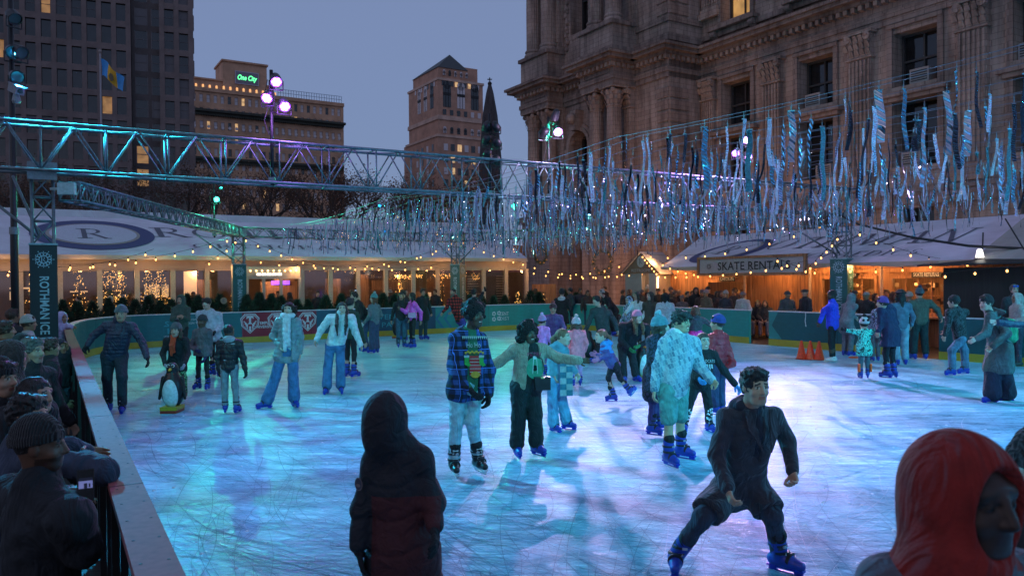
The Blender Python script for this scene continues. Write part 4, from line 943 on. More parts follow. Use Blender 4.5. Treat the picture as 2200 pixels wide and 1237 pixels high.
while u < U1:
    za = 4.30+rgx.uniform(-.06, .12); zf = 4.02
    pts = [RF(u, v, za+(zf-za)*(max(0, v)/27)-.14*math.sin(math.pi*(v % 9)/9)) for v in [x*1.5 for x in range(-1, 19)]]
    wires.path(pts, .004, 4); rows.append((u, za, zf)); u += .46
wires.build('wire', m_wire, we)
spots_ = []
for (u, za, zf) in rows:
    v = 2.2+rgx.uniform(0, .8)
    while v < 27.0:
        P = RF(u+rgx.uniform(-.05, .05), v, za+(zf-za)*(v/27)-.14*math.sin(math.pi*(v % 9)/9))
        k = P.x/P.y; px = 1100+FPX*k; 
        dens = .46+.012*v+1.1*max(0, (13-v)/13)
        if px < 2330 and (px > 1135 or P.y > 15.0) and (P.y > 5.6): spots_.append((P.y, P, rgx.random()))
        v += rgx.uniform(.5, 1.2)*dens*.56
spots_.sort(key=lambda q: q[0])
def ribbon_geo(mb, P, L, w, tw, yaw, bend, n=14):
    vs = []; lean_ = .10*L*math.sin(yaw*13)+.03
    for k in range(n+1):
        t = k/n; a = yaw+tw*t; z = -.09-L*t; off = bend*t*t
        c = P+V(math.cos(yaw*5)*lean_*t, math.sin(yaw*7)*lean_*t, 0)+V(math.cos(yaw+1.2)*off+.012*math.sin(11*t*L+yaw*3), math.sin(yaw+1.2)*off, z); s = V(math.cos(a), math.sin(a), 0)*(w/2)
        vs += [c-s, c+s]
    mb.add(vs, [(2*k, 2*k+1, 2*k+3, 2*k+2) for k in range(n)])
lit_words = ['narrow', 'broad', 'twisted', 'bright', 'dark']
rest = MB(); restm = 0
for i, (D, P, rr) in enumerate(spots_):
    L = rgx.uniform(.35, .95)*(1.0 if D > 12 else 1.0); w = rgx.choice([.03, .04, .055, .07])*(1.2 if D < 11 else .9)
    if D < 12: w *= .9; L *= 1.05
    yaw = rgx.uniform(-.9, .9)+rgx.choice([0, 0, 1.2]); tw = rgx.gauss(0, 1.9 if D > 11 else 1.0); bend = rgx.gauss(0, .09 if D > 11 else .05)
    if i < 295:
        mb = MB(); ribbon_geo(mb, P, L, w, tw, yaw, bend); mt = rgx.choice(FO+[FO[4], FO[6]] if D > 10 else [FO[0], FO[3], FO[3], FO[7], FO[4], FO[6], FO[1]])
        o = mb.build('mirror_ribbon', mt, org=P, smooth=True)
        tag(o, 'shiny foil ribbon hanging from the wires over the ice', 'ribbon', 'mirror ribbons hanging over the rink')
        h = MB(); h.bar(P, P-UP*.05, .003, 4); h.lathe(P-UP*.05, [(.012, 0), (.012, -.006)], 6); h.bar(P-UP*.055, P-UP*.1, .005, 4)
        h.cbox(P-UP*.095, V(math.cos(yaw), math.sin(yaw), 0)*w*1.04, V(-math.sin(yaw), math.cos(yaw), 0)*.008, UP*.014)
        h.build('swivel_hook', m_wire, o)
    else:
        n0 = len(rest.f); ribbon_geo(rest, P, L, w*.75, tw, yaw, bend, 8)
        mi_ = rgx.choice([0, 1, 2, 3, 4, 4, 5, 6, 6, 0])
        for q in range(n0, len(rest.f)): rest.m[q] = mi_
if rest.f: tag(rest.build('mirror_ribbons', FO, smooth=True), 'dense far mass of shiny foil ribbons above the rink', 'ribbons', kind='stuff')

# ================================================================ tents and huts
m_can = M('canvas', (.62, .60, .70)); m_cream = M('canvas', (.50, .42, .34)); m_post = M('rubber', (.50, .42, .33), .5); m_navy = M('rubber', (.05, .06, .17), .7); m_gold = M('rubber', (.32, .28, .27), .7); m_grey = M('rubber', (.10, .10, .14), .7)
def vline(px, v): r = ray(px, 600); k = r.x/r.y; D = v/(D1.x*k+D1.y); return V(k*D, D, 0)
def uline(px, u): r = ray(px, 600); k = r.x/r.y; D = u/(D2.x*k+D2.y); return V(k*D, D, 0)
e = empty('long_tent', vline(560, 32), 'long white event tent with glazed front and a big R logo on its roof', 'tent')
EL, ER = vline(-160, 31.4), vline(1133, 31.4); zE = 3.10; RL = vline(-160, 37.2); RR = vline(1060, 37.2); zR = 4.85
roof_n = None
m = MB(); m.add([EL+UP*zE, ER+UP*zE, RR+UP*zR, RL+UP*zR], [(0, 1, 2, 3)])
m.add([ER+UP*zE, ER+D1*11+UP*zE, RR+UP*zR], [(0, 1, 2)]); m.add([ER+D1*11+UP*zE, EL+D1*11+UP*zE, RL+UP*zR, RR+UP*zR], [(0, 1, 2, 3)])
rf = m.build('roof', m_can, e)
m = MB(); m.add([EL+UP*zE-D1*.02, ER+UP*zE-D1*.02, ER+UP*(zE-.16)-D1*.04, EL+UP*(zE-.16)-D1*.04], [(0, 1, 2, 3)]); m.build('valance', m_cream, e)
m = MB(); m.obox(RL+UP*(zR-.05)+D1*.6, RR-RL-D2*1.0, D1*.5, UP*.4); m.build('ridge_band', m_can, e)
# logo and wording lie on the roof slope
ax = D2; ay = (RL+UP*zR-EL-UP*zE); ay = (ay-ax*ay.dot(ax)); slen = ay.length; ay = ay.normalized(); nr = ax.cross(ay).normalized()
def onroof(px, f, off=.02): P = vline(px, 31.4+5.8*f); P.z = zE+(zR-zE)*f; return P+nr*off*(1 if nr.z > 0 else -1)
mb = MB(); c = onroof(203, .50); disc(mb, c, ax, ay, 2.15, 2.35, 0, 48); disc(mb, c+nr*.01, ax, ay, 1.62, 1.72, 1, 48); disc(mb, c+nr*.02, ax, ay, 1.5, 1.58, 2, 48)
serif(mb, 'R', c+nr*.03, ax, ay, 1.55, 1.15, 3); mb.build('logo', [m_navy, m_gold, M('rubber', (.5, .5, .6), .7), m_grey], rf)
mb = MB(); serif(mb, 'ROTHMAN', onroof(640, .60), ax, ay, 1.6, 12.0); serif(mb, 'ORTHOPAEDICS', onroof(660, .24), ax, ay, .62, 9.2); mb.build('lettering', m_grey, rf)
# front: fascia, glazing in bays, posts
FLv, zf0 = 32.0, 2.60
m = MB(); a, b = vline(-160, FLv), vline(1131, FLv); m.obox(a+UP*zf0, b-a, D1*.08, UP*(zE-.1-zf0)); m.obox(a+UP*(zf0-.06)-D1*.03, b-a, D1*.12, UP*.055); m.build('fascia', m_cream, e)
posts = [-120, -40, 44, 129, 214, 294, 371, 444, 520, 648, 709, 768, 828, 887, 939, 985, 1038, 1086, 1130]
for px in posts:
    p = vline(px, FLv); m = MB(); m.cbox(p+UP*(zf0/2)-D1*.05, D2*.17, D1*.12, UP*zf0); m.build('post', m_post, e)
for l, r in zip(posts[:-1], posts[1:]):
    if (l, r) == (520, 648): continue
    p, q = vline(l, FLv), vline(r, FLv); m = MB(); m.obox(p+D2*.09+D1*.03, (q-p)-D2*.18, D1*.01, UP*(zf0-.07)); m.build('window', M('clearglass'), e)
# doorway portal
p, q = vline(528, 31.2), vline(645, 31.2); m = MB()
m.obox(p+UP*2.28, q-p, D1*.7, UP*.4); m.obox(p-D2*.05+UP*2.2, (q-p)+D2*.1, D1*.75, UP*.08)
for f in (0, .30, .62, .97): m.obox(p+(q-p)*f, D2*.11, D1*.1, UP*2.2)
m.build('door_portal', m_cream, e)
mb = MB(); 
for k in range(9): mb.ball(p+(q-p)*(.08+.105*k)+UP*2.52-D1*.05, .035, 6)
mb.build('lamp', M('emit', (1, .62, .25), em=5), e)
mb = MB(); o = (p+q)/2+UP*2.38-D1*.02; text(mb, 'icon', o, D2, UP, .001)
mb = MB(); text(mb, 'ROOD', o-D2*.25, D2, UP, .16, bold=.01, wx=1.0); 
mb = MB()
for k in range(5): mb.obox((p+q)/2+D2*(-.65+k*.2)+UP*2.34-D1*.02, D2*.17, D1*.01, UP*.09)
mb.build('lit_strip', M('emit', (1, .9, .8), em=2.0), e)
# interior: floor-to-ceiling back wall, tables, lit trees and fittings
m = MB(); m.obox(vline(-160, 41), vline(1131, 41)-vline(-160, 41), D1*.1, UP*4.2); m.build('back_wall', M('wall', (.13, .085, .06)), e)
m = MB(); a = vline(528, 35); b = vline(700, 35)
for px, w, h, z in ((560, 1.6, .9, 1.2), (700, .7, 2.0, .2), (770, .5, 2.3, .1), (800, 1.8, .45, 1.65), (850, 1.5, .35, 1.2), (400, 1.0, 1.2, 1.0), (590, .9, .35, 1.9)): m.obox(vline(px, 35)+UP*z, D2*w, D1*.15, UP*h)
m.build('interior_fittings', M('wood', (.22, .12, .07)), e)
mb = MB(); rgi = random.Random(3)
for px, w, h, z in ((395, .5, 1.0, 1.55), (310, .9, .5, 1.5), (20, .9, .06, 1.9), (150, .6, .05, 1.75), (20, .3, .3, 1.5), (920, .15, .5, 1.0)): mb.obox(vline(px, 34.5)+UP*z, D2*w, D1*.05, UP*h)
mb.build('lit_panel', M('emit', (1, .66, .36), em=.55), e)
mb = MB(); mb.obox(vline(583, 34.5)+UP*1.95, D2*.8, D1*.05, UP*.18); mb.build('violet_lamp', M('emit', (.35, .1, 1), em=1.6), e)
m = MB()
for px in (1065, 1110): m.obox(vline(px-20, 32.6)+UP*.7, D2*.95, D1*.05, UP*1.75)
for px in (1002,): m.obox(vline(px-9, 32.6)+UP*.7, D2*1.3, D1*.05, UP*1.75)
m.build('menu_board', M('rubber', (.012, .015, .02), .5), e)
mb = MB()
for px in (1004, 1066):
    for k in range(12): mb.obox(vline(px, 32.55)+UP*(2.25-k*.12)-D1*.0, D2*rgi.uniform(.3, .8), D1*.005, UP*.03)
mb.build('menu_lines', M('rubber', (.3, .26, .22), .6), e)
m = MB(); m.obox(vline(992, 33.2), vline(1128, 33.2)-vline(992, 33.2), D1*.05, UP*2.6); m.build('inner_wall', M('wall', (.16, .08, .15)), e)
def lit_tree(px, v, h, r, n, label, name='lit_tree', z0=0.0, green=True):
    P = vline(px, v) if isinstance(px, (int, float)) else px
    te = empty(name, P, label, 'tree'); rg_ = random.Random(int(P.x*97)+n)
    b = MB(); f = MB()
    for k in range(n):
        t = rg_.random()**.8; z = z0+.3+(h-.3)*t; rr = r*(1-t*.85)*math.sqrt(rg_.random())+.02; a = rg_.uniform(0, 6.283); q = P+V(rr*math.cos(a), rr*math.sin(a), z); s = rg_.uniform(.012, .024)
        b.add([q+V(0, 0, s), q+V(s, -s*.6, -s), q+V(-s, -s*.6, -s), q+V(0, s, -s)], [(0, 1, 2), (0, 2, 3), (0, 3, 1), (1, 3, 2)])
    b.build('fairy_lights', M('emit', (1, .5, .13), em=2.6), te)
    if green:
        for k in range(n*9):
            t = rg_.random()**.8; z = z0+.15+(h-.15)*t; rr = r*(1-t*.85)*math.sqrt(rg_.random())+.02; a = rg_.uniform(0, 6.283); q = P+V(rr*math.cos(a), rr*math.sin(a), z); d = V(math.cos(a), math.sin(a), rg_.uniform(-.3, .8))*.1; s = d.cross(UP).normalized()*.02
            f.add([q-s, q+s, q+d], [(0, 1, 2)])
        f.build('needles', M('foliage', (.02, .045, .02)), te)
    t = MB(); t.bar(P+UP*z0, P+UP*(z0+h*.9), .04, 6); t.build('trunk', M('wood', (.1, .06, .04)), te)
for i, (px, v, h, r, n) in enumerate([(235, 33.5, 2.7, .9, 260), (262, 34.5, 2.6, .5, 130), (318, 33.6, 2.6, .6, 150), (345, 34.3, 2.6, .7, 210), (70, 33.8, 2.2, .5, 60), (170, 34, 2.4, .6, 90), (728, 33.5, 1.2, .3, 30), (500, 34, 1.6, .4, 35), (950, 33.4, 2.2, .25, 30)]):
    lit_tree(px, v, h, r, n, 'lit tree with amber fairy lights inside the tent, ' + ['densest behind the left panes', 'thin one behind the densest', 'slim one by the fourth post', 'wide one by the fifth post', 'faint one beside the edge pole', 'sparse one left of the navy banner', 'short one below the dark pane', 'low one left of the entrance', 'narrow one near the far tower'][i])
lit_tree(1113, 29.6, 1.55, .33, 46, 'small fir with amber fairy lights outside the right end of the tent')
lit_tree(1168, 30.4, 1.5, .35, 14, 'small fir with a few fairy lights before the orange fence')
# arch of fairy lights inside
mb = MB()
for k in range(150):
    t = k/150; 
    if t < .4: q = vline(859, 33)+UP*(1.0+1.25*t/.4)
    elif t < .8: q = vline(859+(t-.4)/.4*48, 33)+UP*2.28
    else: q = vline(932+(t-.8)/.2*38, 33)+UP*2.30
    q = q+V(rgi.gauss(0, .05), 0, rgi.gauss(0, .06)); s = .02; mb.add([q+V(0, 0, s), q+V(s, -s, -s), q+V(-s, -s, -s), q+V(0, s, -s)], [(0, 1, 2), (0, 2, 3), (0, 3, 1), (1, 3, 2)])
tag(mb.build('fairy_light_arch', M('emit', (1, .5, .13), em=3.2), org=vline(859, 33)), 'square arch of amber fairy lights seen through the tent panes', 'fairy lights')
for px, w_ in ((90, 18), (250, 30), (420, 26), (590, 24), (760, 20), (950, 22), (1080, 14)): point('tent_lamp', vline(px, 34.5)+UP*2.5, w_*4, (1, .52, .22), .15)
for px in (20, 180, 330, 480, 640, 800, 960, 1100): point('eave_lamp', vline(px, 31.0)+UP*2.62, 20, (1, .48, .17), .1)
# right rental tent
e = empty('rental_tent', uline(1750, 23), 'white marquee roof with a tilted R logo over the skate rental counter', 'tent')
uE, uR_ = 21.4, 26.5
a, b = uline(1420, uE), uline(2140, uE); c, d_ = uline(1508, uR_), uline(2260, uR_)
zEr, zRr = 2.52, 4.0
m = MB(); N_ = 10
for k in range(N_):
    f0, f1_ = k/N_, (k+1)/N_
    sag0, sag1 = -.10*math.sin(math.pi*((k*2.5/N_) % 1)), -.10*math.sin(math.pi*(((k+1)*2.5/N_) % 1))
    p0, p1 = a+(b-a)*f0, a+(b-a)*f1_; q0, q1 = c+(d_-c)*f0, c+(d_-c)*f1_
    m.add([p0+UP*zEr, p1+UP*zEr, q1+UP*zRr, q0+UP*zRr], [(0, 1, 2, 3)])
m.add([a+UP*zEr, c+UP*zRr, a+D2*9+UP*zEr], [(0, 1, 2)])
m.add([c+UP*zRr, d_+UP*zRr, b+D2*10+UP*zEr, a+D2*10+UP*zEr], [(0, 1, 2, 3)])
rf = m.build('roof', m_can, e)
m = MB()
for k in range(24):
    f0, f1_ = k/24, (k+1)/24; sc_ = lambda f: .13+.09*math.sin(math.pi*((f*3) % 1)); p0, p1 = a+(b-a)*f0, a+(b-a)*f1_
    m.add([p0+UP*zEr-D2*.01, p1+UP*zEr-D2*.01, p1+UP*(zEr-sc_(f1_)+.06)+D2*.03, p0+UP*(zEr-sc_(f0)+.06)+D2*.03], [(0, 1, 2, 3)])
m.build('valance', m_cream, e)
ax = -D1; ay = (c+UP*zRr-a-UP*zEr); ay = ay-ax*ay.dot(ax); ay = ay.normalized(); nr = ax.cross(ay).normalized(); 
if nr.z < 0: nr = -nr
def onr2(px, f): P = uline(px, uE+(uR_-uE)*f); P.z = zEr+(zRr-zEr)*f; return P+nr*.02
mb = MB(); cc = onr2(1571, .42); disc(mb, cc, ax, ay, 1.55, 1.75, 0, 44); disc(mb, cc+nr*.01, ax, ay, 1.2, 1.35, 1, 44); disc(mb, cc+nr*.02, ax, ay, 1.1, 1.25, 2, 44); serif(mb, 'R', cc+nr*.03, ax, ay, 1.2, .9, 3)
mb.build('logo', [m_navy, m_gold, M('rubber', (.5, .5, .6), .7), m_grey], rf)
mb = MB(); serif(mb, 'ROTHMAN', onr2(1822, .55), ax, ay, 1.6, 8.6); serif(mb, 'ORTHOPAEDICS', onr2(1785, .19), ax, ay, .62, 6.2); mb.build('lettering', m_grey, rf)
# rental hut
m_wd = M('wood', (.36, .165, .07)); m_wd2 = M('wood', (.42, .2, .085))
uW = 22.6; wa, wb = uline(1418, uW), uline(2200, uW); dW = (wb-wa).normalized(); Lw = (wb-wa).length; nW = -D2
e = empty('rental_hut', wa, 'wooden skate rental hut with orange boards and service windows', 'hut')
def sW(px): return (uline(px, uW)-wa).dot(dW)
holes = [(sW(1523), sW(1600), 1.05, 1.92), (sW(1768), sW(1880), 1.05, 2.02), (sW(1918), sW(2030), 1.0, 2.02)]
mw = MB(); cols = sorted(set([0, Lw]+[h for H in holes for h in H[:2]]))
def brd(s0, s1, z0, z1, mb=mw, dep=.08, off=0.0): mb.obox(wa+dW*s0+UP*z0-D2*off, dW*(s1-s0), D2*dep, UP*(z1-z0))
for c0, c1 in zip(cols[:-1], cols[1:]):
    H = [h for h in holes if h[0] < (c0+c1)/2 < h[1]]
    if H: brd(c0, c1, 0, H[0][2]); brd(c0, c1, H[0][3], 2.74)
    else: brd(c0, c1, 0, 2.74)
k = 0
while k*.15 < Lw:                                            # vertical battens
    s = k*.15; H = [h for h in holes if h[0]-.05 < s < h[1]+.05]
    if H: brd(s, s+.012, 0, H[0][2]-.1, mw, .012, .010); brd(s, s+.012, H[0][3]+.1, 2.74, mw, .012, .010)
    else: brd(s, s+.012, 0, 2.74, mw, .012, .010)
    k += 1
mw.build('plank_wall', m_wd, e)
for hi, H in enumerate(holes):
    f = MB()
    for s0, s1, z0, z1 in ((H[0]-.1, H[0], H[2]-.1, H[3]+.1), (H[1], H[1]+.1, H[2]-.1, H[3]+.1), (H[0], H[1], H[3], H[3]+.1), (H[0], H[1], H[2]-.1, H[2])): brd(s0, s1, z0, z1, f, .1, .05)
    if hi:
        for q in (.25, .5, .75): brd(H[0]+(H[1]-H[0])*q-.02, H[0]+(H[1]-H[0])*q+.02, H[2], H[3], f, .04, -.01)
        brd(H[0], H[1], (H[2]+H[3])/2-.015, (H[2]+H[3])/2+.015, f, .035, -.012)
    wn = f.build('window', m_wd2, e)
    f = MB(); brd(H[0]-.2, H[1]+.2, H[2]-.16, H[2]-.1, f, .35, .3); f.build('counter', m_wd2, wn)
    rgi = random.Random(hi); f = MB()
    for k in range(26 if hi else 6): s = H[0]+(H[1]-H[0])*rgi.random(); f.obox(wa+dW*s+UP*(H[2]+.1+rgi.random()*.7)+D2*rgi.uniform(.8, 1.6), dW*rgi.uniform(.06, .25), D2*.2, UP*rgi.uniform(.05, .16))
    f.build('skates_on_shelves', M('rubber', (.3, .2, .12), .6), wn)
m = MB(); m.obox(wa+D2*2.6, dW*Lw, D2*.05, UP*2.9); m.build('back_wall', M('wood', (.3, .16, .08)), e)
m = MB(); m.obox(wa-D2*.02+UP*2.22+dW*sW(1740), dW*(Lw-sW(1740)), -D2*.04, UP*.12); m.obox(wa-D2*.02, dW*.1, -D2*.06, UP*2.7); m.build('beam', m_wd2, e)
for px in (1600, 1740, 1894): 
    p = uline(px, uW-.4); m = MB(); m.bar(p, p+UP*2.5, .05, 8); m.build('post', M('rubber', (.4, .3, .24), .6), e)
for i, (l, r) in enumerate(((1523, 1600), (1768, 1880), (1918, 2030))): point('counter_lamp', uline((l+r)/2, uW+1.0)+UP*2.0, 40, (1, .5, .18), .1)
for px in (1440, 1500, 1660, 1760, 1850, 1960): point('hut_eave_lamp', uline(px, uW-.7)+UP*2.40, 40, (1, .46, .15), .08)
# sign: corrugated face in a timber frame
s0, s1 = uline(1499, 21.15), uline(1733, 21.15); dS = (s1-s0).normalized(); Ls = (s1-s0).length
e = empty('rental_sign', s0+UP*2.2, 'timber framed corrugated sign reading SKATE RENTALS', 'sign')
m = MB()
for k in range(11): m.obox(s0+UP*(2.26+k*.046), dS*Ls, D2*.03, UP*.023); m.obox(s0+UP*(2.283+k*.046)+D2*.014, dS*Ls, D2*.016, UP*.023)
m.build('corrugated_face', M('rubber', (.42, .40, .40), .4), e)
m = MB(); m.obox(s0+UP*2.16-D2*.04, dS*Ls, D2*.1, UP*.1); m.obox(s0+UP*2.76-D2*.04, dS*Ls, D2*.1, UP*.09); m.obox(s0+UP*2.262-D2*.04, dS*.1, D2*.1, UP*.496); m.obox(s1-dS*.1+UP*2.262-D2*.04, dS*.1, D2*.1, UP*.496); m.build('frame', m_wd, e)
mb = MB(); text(mb, 'SKATE RENTALS', s0+dS*(Ls*.54)+UP*2.49-D2*.012, dS, UP, .40, bold=.006, spacing=1.05, wx=Ls*.66); snow_emblem(mb, s0+dS*(Ls*.12)+UP*2.5-D2*.012, dS, UP, .12); mb.build('lettering', m_blk, e)
def plate(px0, px1, z0, z1, txt, label, u_=22.5, col=(.015, .016, .018)):
    a_, b_ = uline(px0, u_), uline(px1, u_); dd = (b_-a_); e_ = empty('wall_sign', a_+UP*z0, label, 'sign', 'small black signs over the counters')
    m_ = MB(); m_.obox(a_+UP*z0, dd, D2*.03, UP*(z1-z0)); m_.build('plate', M('rubber', col, .5), e_)
    m_ = MB(); text(m_, txt, a_+dd*.5+UP*((z0+z1)/2)-D2*.004, dd.normalized(), UP, .16, bold=.003, wx=dd.length*.86); m_.build('lettering', M('rubber', (.45, .45, .45), .6), e_)
plate(1545, 1578, 1.96, 2.12, 'CHECK-IN', 'small black sign reading CHECK-IN under the big sign')
plate(1800, 1842, 2.04, 2.2, 'PICKUP', 'black sign half hidden by the teal banner tower')
plate(1958, 2022, 2.05, 2.21, 'SKATE RETURNS', 'black sign reading SKATE RETURNS')
# black booth and grey canvas tent at the right edge
e = empty('black_booth', uline(2080, 20.6), 'black booth with a thin slanted roof at the right edge', 'booth')
a_, b_ = uline(2027, 20.3), uline(2330, 20.3); m = MB(); m.obox(a_, b_-a_, D2*1.9, UP*2.30); m.build('wall', M('wood', (.014, .012, .012)), e)
a_, b_ = uline(1970, 19.9), uline(2340, 19.9); m = MB(); m.add([a_+UP*2.38, b_+UP*2.42, b_+D2*2.4+UP*2.75, a_+D2*2.4+UP*2.52, a_+UP*2.34, b_+UP*2.38, b_+D2*2.4+UP*2.71, a_+D2*2.4+UP*2.48], [(0, 1, 2, 3), (7, 6, 5, 4), (0, 4, 5, 1), (1, 5, 6, 2), (2, 6, 7, 3), (3, 7, 4, 0)]); m.build('roof', M('rubber', (.012, .012, .014), .5), e)
e = empty('grey_tent', PT(2180, 600, 21), 'pale grey pointed canvas tent above the black booth', 'tent')
ap = PT(2290, 395, 22); b0, b1, b2 = PT(2090, 556, 20.3), PT(2330, 556, 17.5), PT(2400, 540, 24)
m = MB(); pts = [b0, b0+(b1-b0)*.5-UP*.05, b1]
m.add([b0, b1, ap, b2, PT(2110, 540, 25.5)], [(0, 1, 2), (1, 3, 2), (4, 0, 2), (3, 4, 2)]); m.build('canvas', M('canvas', (.34, .31, .29)), e)
m = MB(); m.bar(PT(2110, 550, 20.2), PT(2112, 500, 20.8), .02, 5); m.bar(PT(2160, 470, 20.5), PT(2215, 560, 19), .02, 5); m.build('pole', m_blk, e)
m = MB(); c_ = PT(2105, 553, 20.0); m.lathe(c_, [(.10, 0), (.06, .2), (.02, .22)], 10); tag(m.build('floodlight', M('emit', (1, .93, .8), em=3), org=c_), 'small white floodlight glowing beside the grey canvas', 'floodlight')
m = MB(); m.path([PT(1800, 400+60, 24), PT(1845, 482, 23), PT(1960, 510, 21.5), PT(2080, 528, 20.5), PT(2200, 534, 19.5), PT(2330, 535, 18)], .035, 6); tag(m.build('thick_cable', m_blk, org=PT(1845, 482, 23)), 'thick black cable sagging across the rental tent roof', 'cable')
# gabled kiosk tent
kz = 33.0; kA, kB = PT(1344, 600, kz), PT(1416, 600, kz-1.2); kA.z = kB.z = 0; kd = (kB-kA); kn = V(kd.y, -kd.x, 0).normalized(); kl = kd.length; kd = kd.normalized()
e = empty('kiosk_tent', kA, 'small white gabled tent with lit doorway and string bulbs', 'tent')
m = MB(); m.obox(kA-kn*1.4, kd*kl, kn*.03, UP*2.3); m.obox(kA-kn*1.4, kd*.03, kn*1.4, UP*2.25); m.obox(kA+kd*(kl-.03)-kn*1.4, kd*.03, kn*1.4, UP*2.25)
m.obox(kA, kd*(kl*.50), kn*.03, UP*2.3); m.build('side_wall', M('canvas', (.27, .24, .24)), e)
pk = kA+kd*(kl/2)+UP*3.15; m = MB(); m.prism([kA-kd*.12+UP*2.3+kn*.04, kA+kd*(kl+.12)+UP*2.3+kn*.04, pk+kn*.04], kn*.03); gb = m.build('gable', M('canvas', (.2, .11, .07)), e)
m = MB(); m.add([kA-kd*.2+UP*2.27+kn*.2, pk+UP*.06+kn*.2, pk+UP*.06-kn*1.5, kA-kd*.2+UP*2.27-kn*1.5], [(0, 1, 2, 3)]); m.add([kA+kd*(kl+.2)+UP*2.27+kn*.2, pk+UP*.06+kn*.2, pk+UP*.06-kn*1.5, kA+kd*(kl+.2)+UP*2.27-kn*1.5], [(3, 2, 1, 0)]); m.build('roof', M('canvas', (.3, .3, .33)), e)
m = MB()
for k in range(5):
    m.bar(kA+kd*(kl*.78+k*.05)+kn*.03, kA+kd*(kl*.74+k*.075)+UP*2.3+kn*.03, .05, 7)
m.build('curtain', M('canvas', (.40, .36, .34)), e)
mb = MB(); disc(mb, pk-UP*.36+kn*.08, kd, UP, .2, .24, 0, 24); serif(mb, 'R', pk-UP*.36+kn*.085, kd, UP, .22, .17, 1); text(mb, 'RESTROOMS', kA+kd*(kl/2)+UP*2.42+kn*.08, kd, UP, .17, mi=0, wx=.95); mb.build('lettering', [M('rubber', (.4, .38, .38), .6), m_grey], gb)
m = MB(); m.cbox(kA+kd*(kl*.6)-kn*1.3+UP*1.9, kd*.7, kn*.05, UP*.5); m.build('lamp_panel', M('emit', (1, .68, .38), em=6), e)
m = MB(); m.cbox(kA+kd*(kl*.66)-kn*1.0+UP*.95, kd*.6, kn*.05, UP*.9); m.build('inner_screen', M('wood', (.08, .05, .03)), e)
point('kiosk_lamp', kA+kd*(kl*.62)-kn*.6+UP*2.0, 40, (1, .6, .3), .1)
point('kiosk_front_lamp', PT(1405, 560, 32), 55, (1, .5, .17), .1)
point('wall_glow_lamp', PT(1500, 555, 40), 520, (1, .42, .12), .3)
point('wall_glow_lamp', PT(1250, 575, 44), 520, (1, .46, .18), .3)
# plank fence at the foot of the stone building
a_, b_ = PT(1143, 600, 38.5), PT(1195, 600, 38.5); a_.z = b_.z = 0; m = MB(); e = empty('plank_fence', a_, 'orange lit plank screen right of the long tent', 'fence')
for k in range(9): m.obox(a_+(b_-a_)*(k/9), (b_-a_)*.105, V(0, .05, 0), UP*1.85)
m.build('planks', m_wd, e); point('fence_lamp', PT(1165, 580, 37.5), 22, (1, .5, .2), .1)

# ================================================================ bulb strings
m_bulb = M('emit', (1, .46, .12), em=5)
BUL = MB(); BUL.lathe(V(0, 0, 0), [(.005, -.065), (.020, -.052), (.026, -.032), (.020, -.01), (.010, .004)], 10)
bul_me = None
def festoon(P, Q, n, sag, label, lamp=0):
    global bul_me
    P, Q = Vector(P), Vector(Q); e = empty('string_light', P, label, 'string lights', 'strings of warm bulbs')
    pts = [P+(Q-P)*(k/14)-UP*(sag*4*(k/14)*(1-k/14)) for k in range(15)]; m = MB(); m.path(pts, .007, 4); m.build('cable', m_blk, e)
    for k in range(n):
        t = (k+.5)/n; p = P+(Q-P)*t-UP*(sag*4*t*(1-t))
        so = MB(); so.lathe(p-UP*.07, [(.016, 0), (.018, .05), (.008, .068)], 8)
        if bul_me is None:
            b = MB(); b.v = [tuple(Vector(v)+p-UP*.072) for v in BUL.v]; b.f = BUL.f; b.m = BUL.m
            o = b.build('bulb', m_bulb, e, True)
        else:
            b = MB(); b.v = [tuple(Vector(v)+p-UP*.072) for v in BUL.v]; b.f = BUL.f; b.m = BUL.m; o = b.build('bulb', m_bulb, e, True)
        so.build('socket', m_blk, o)
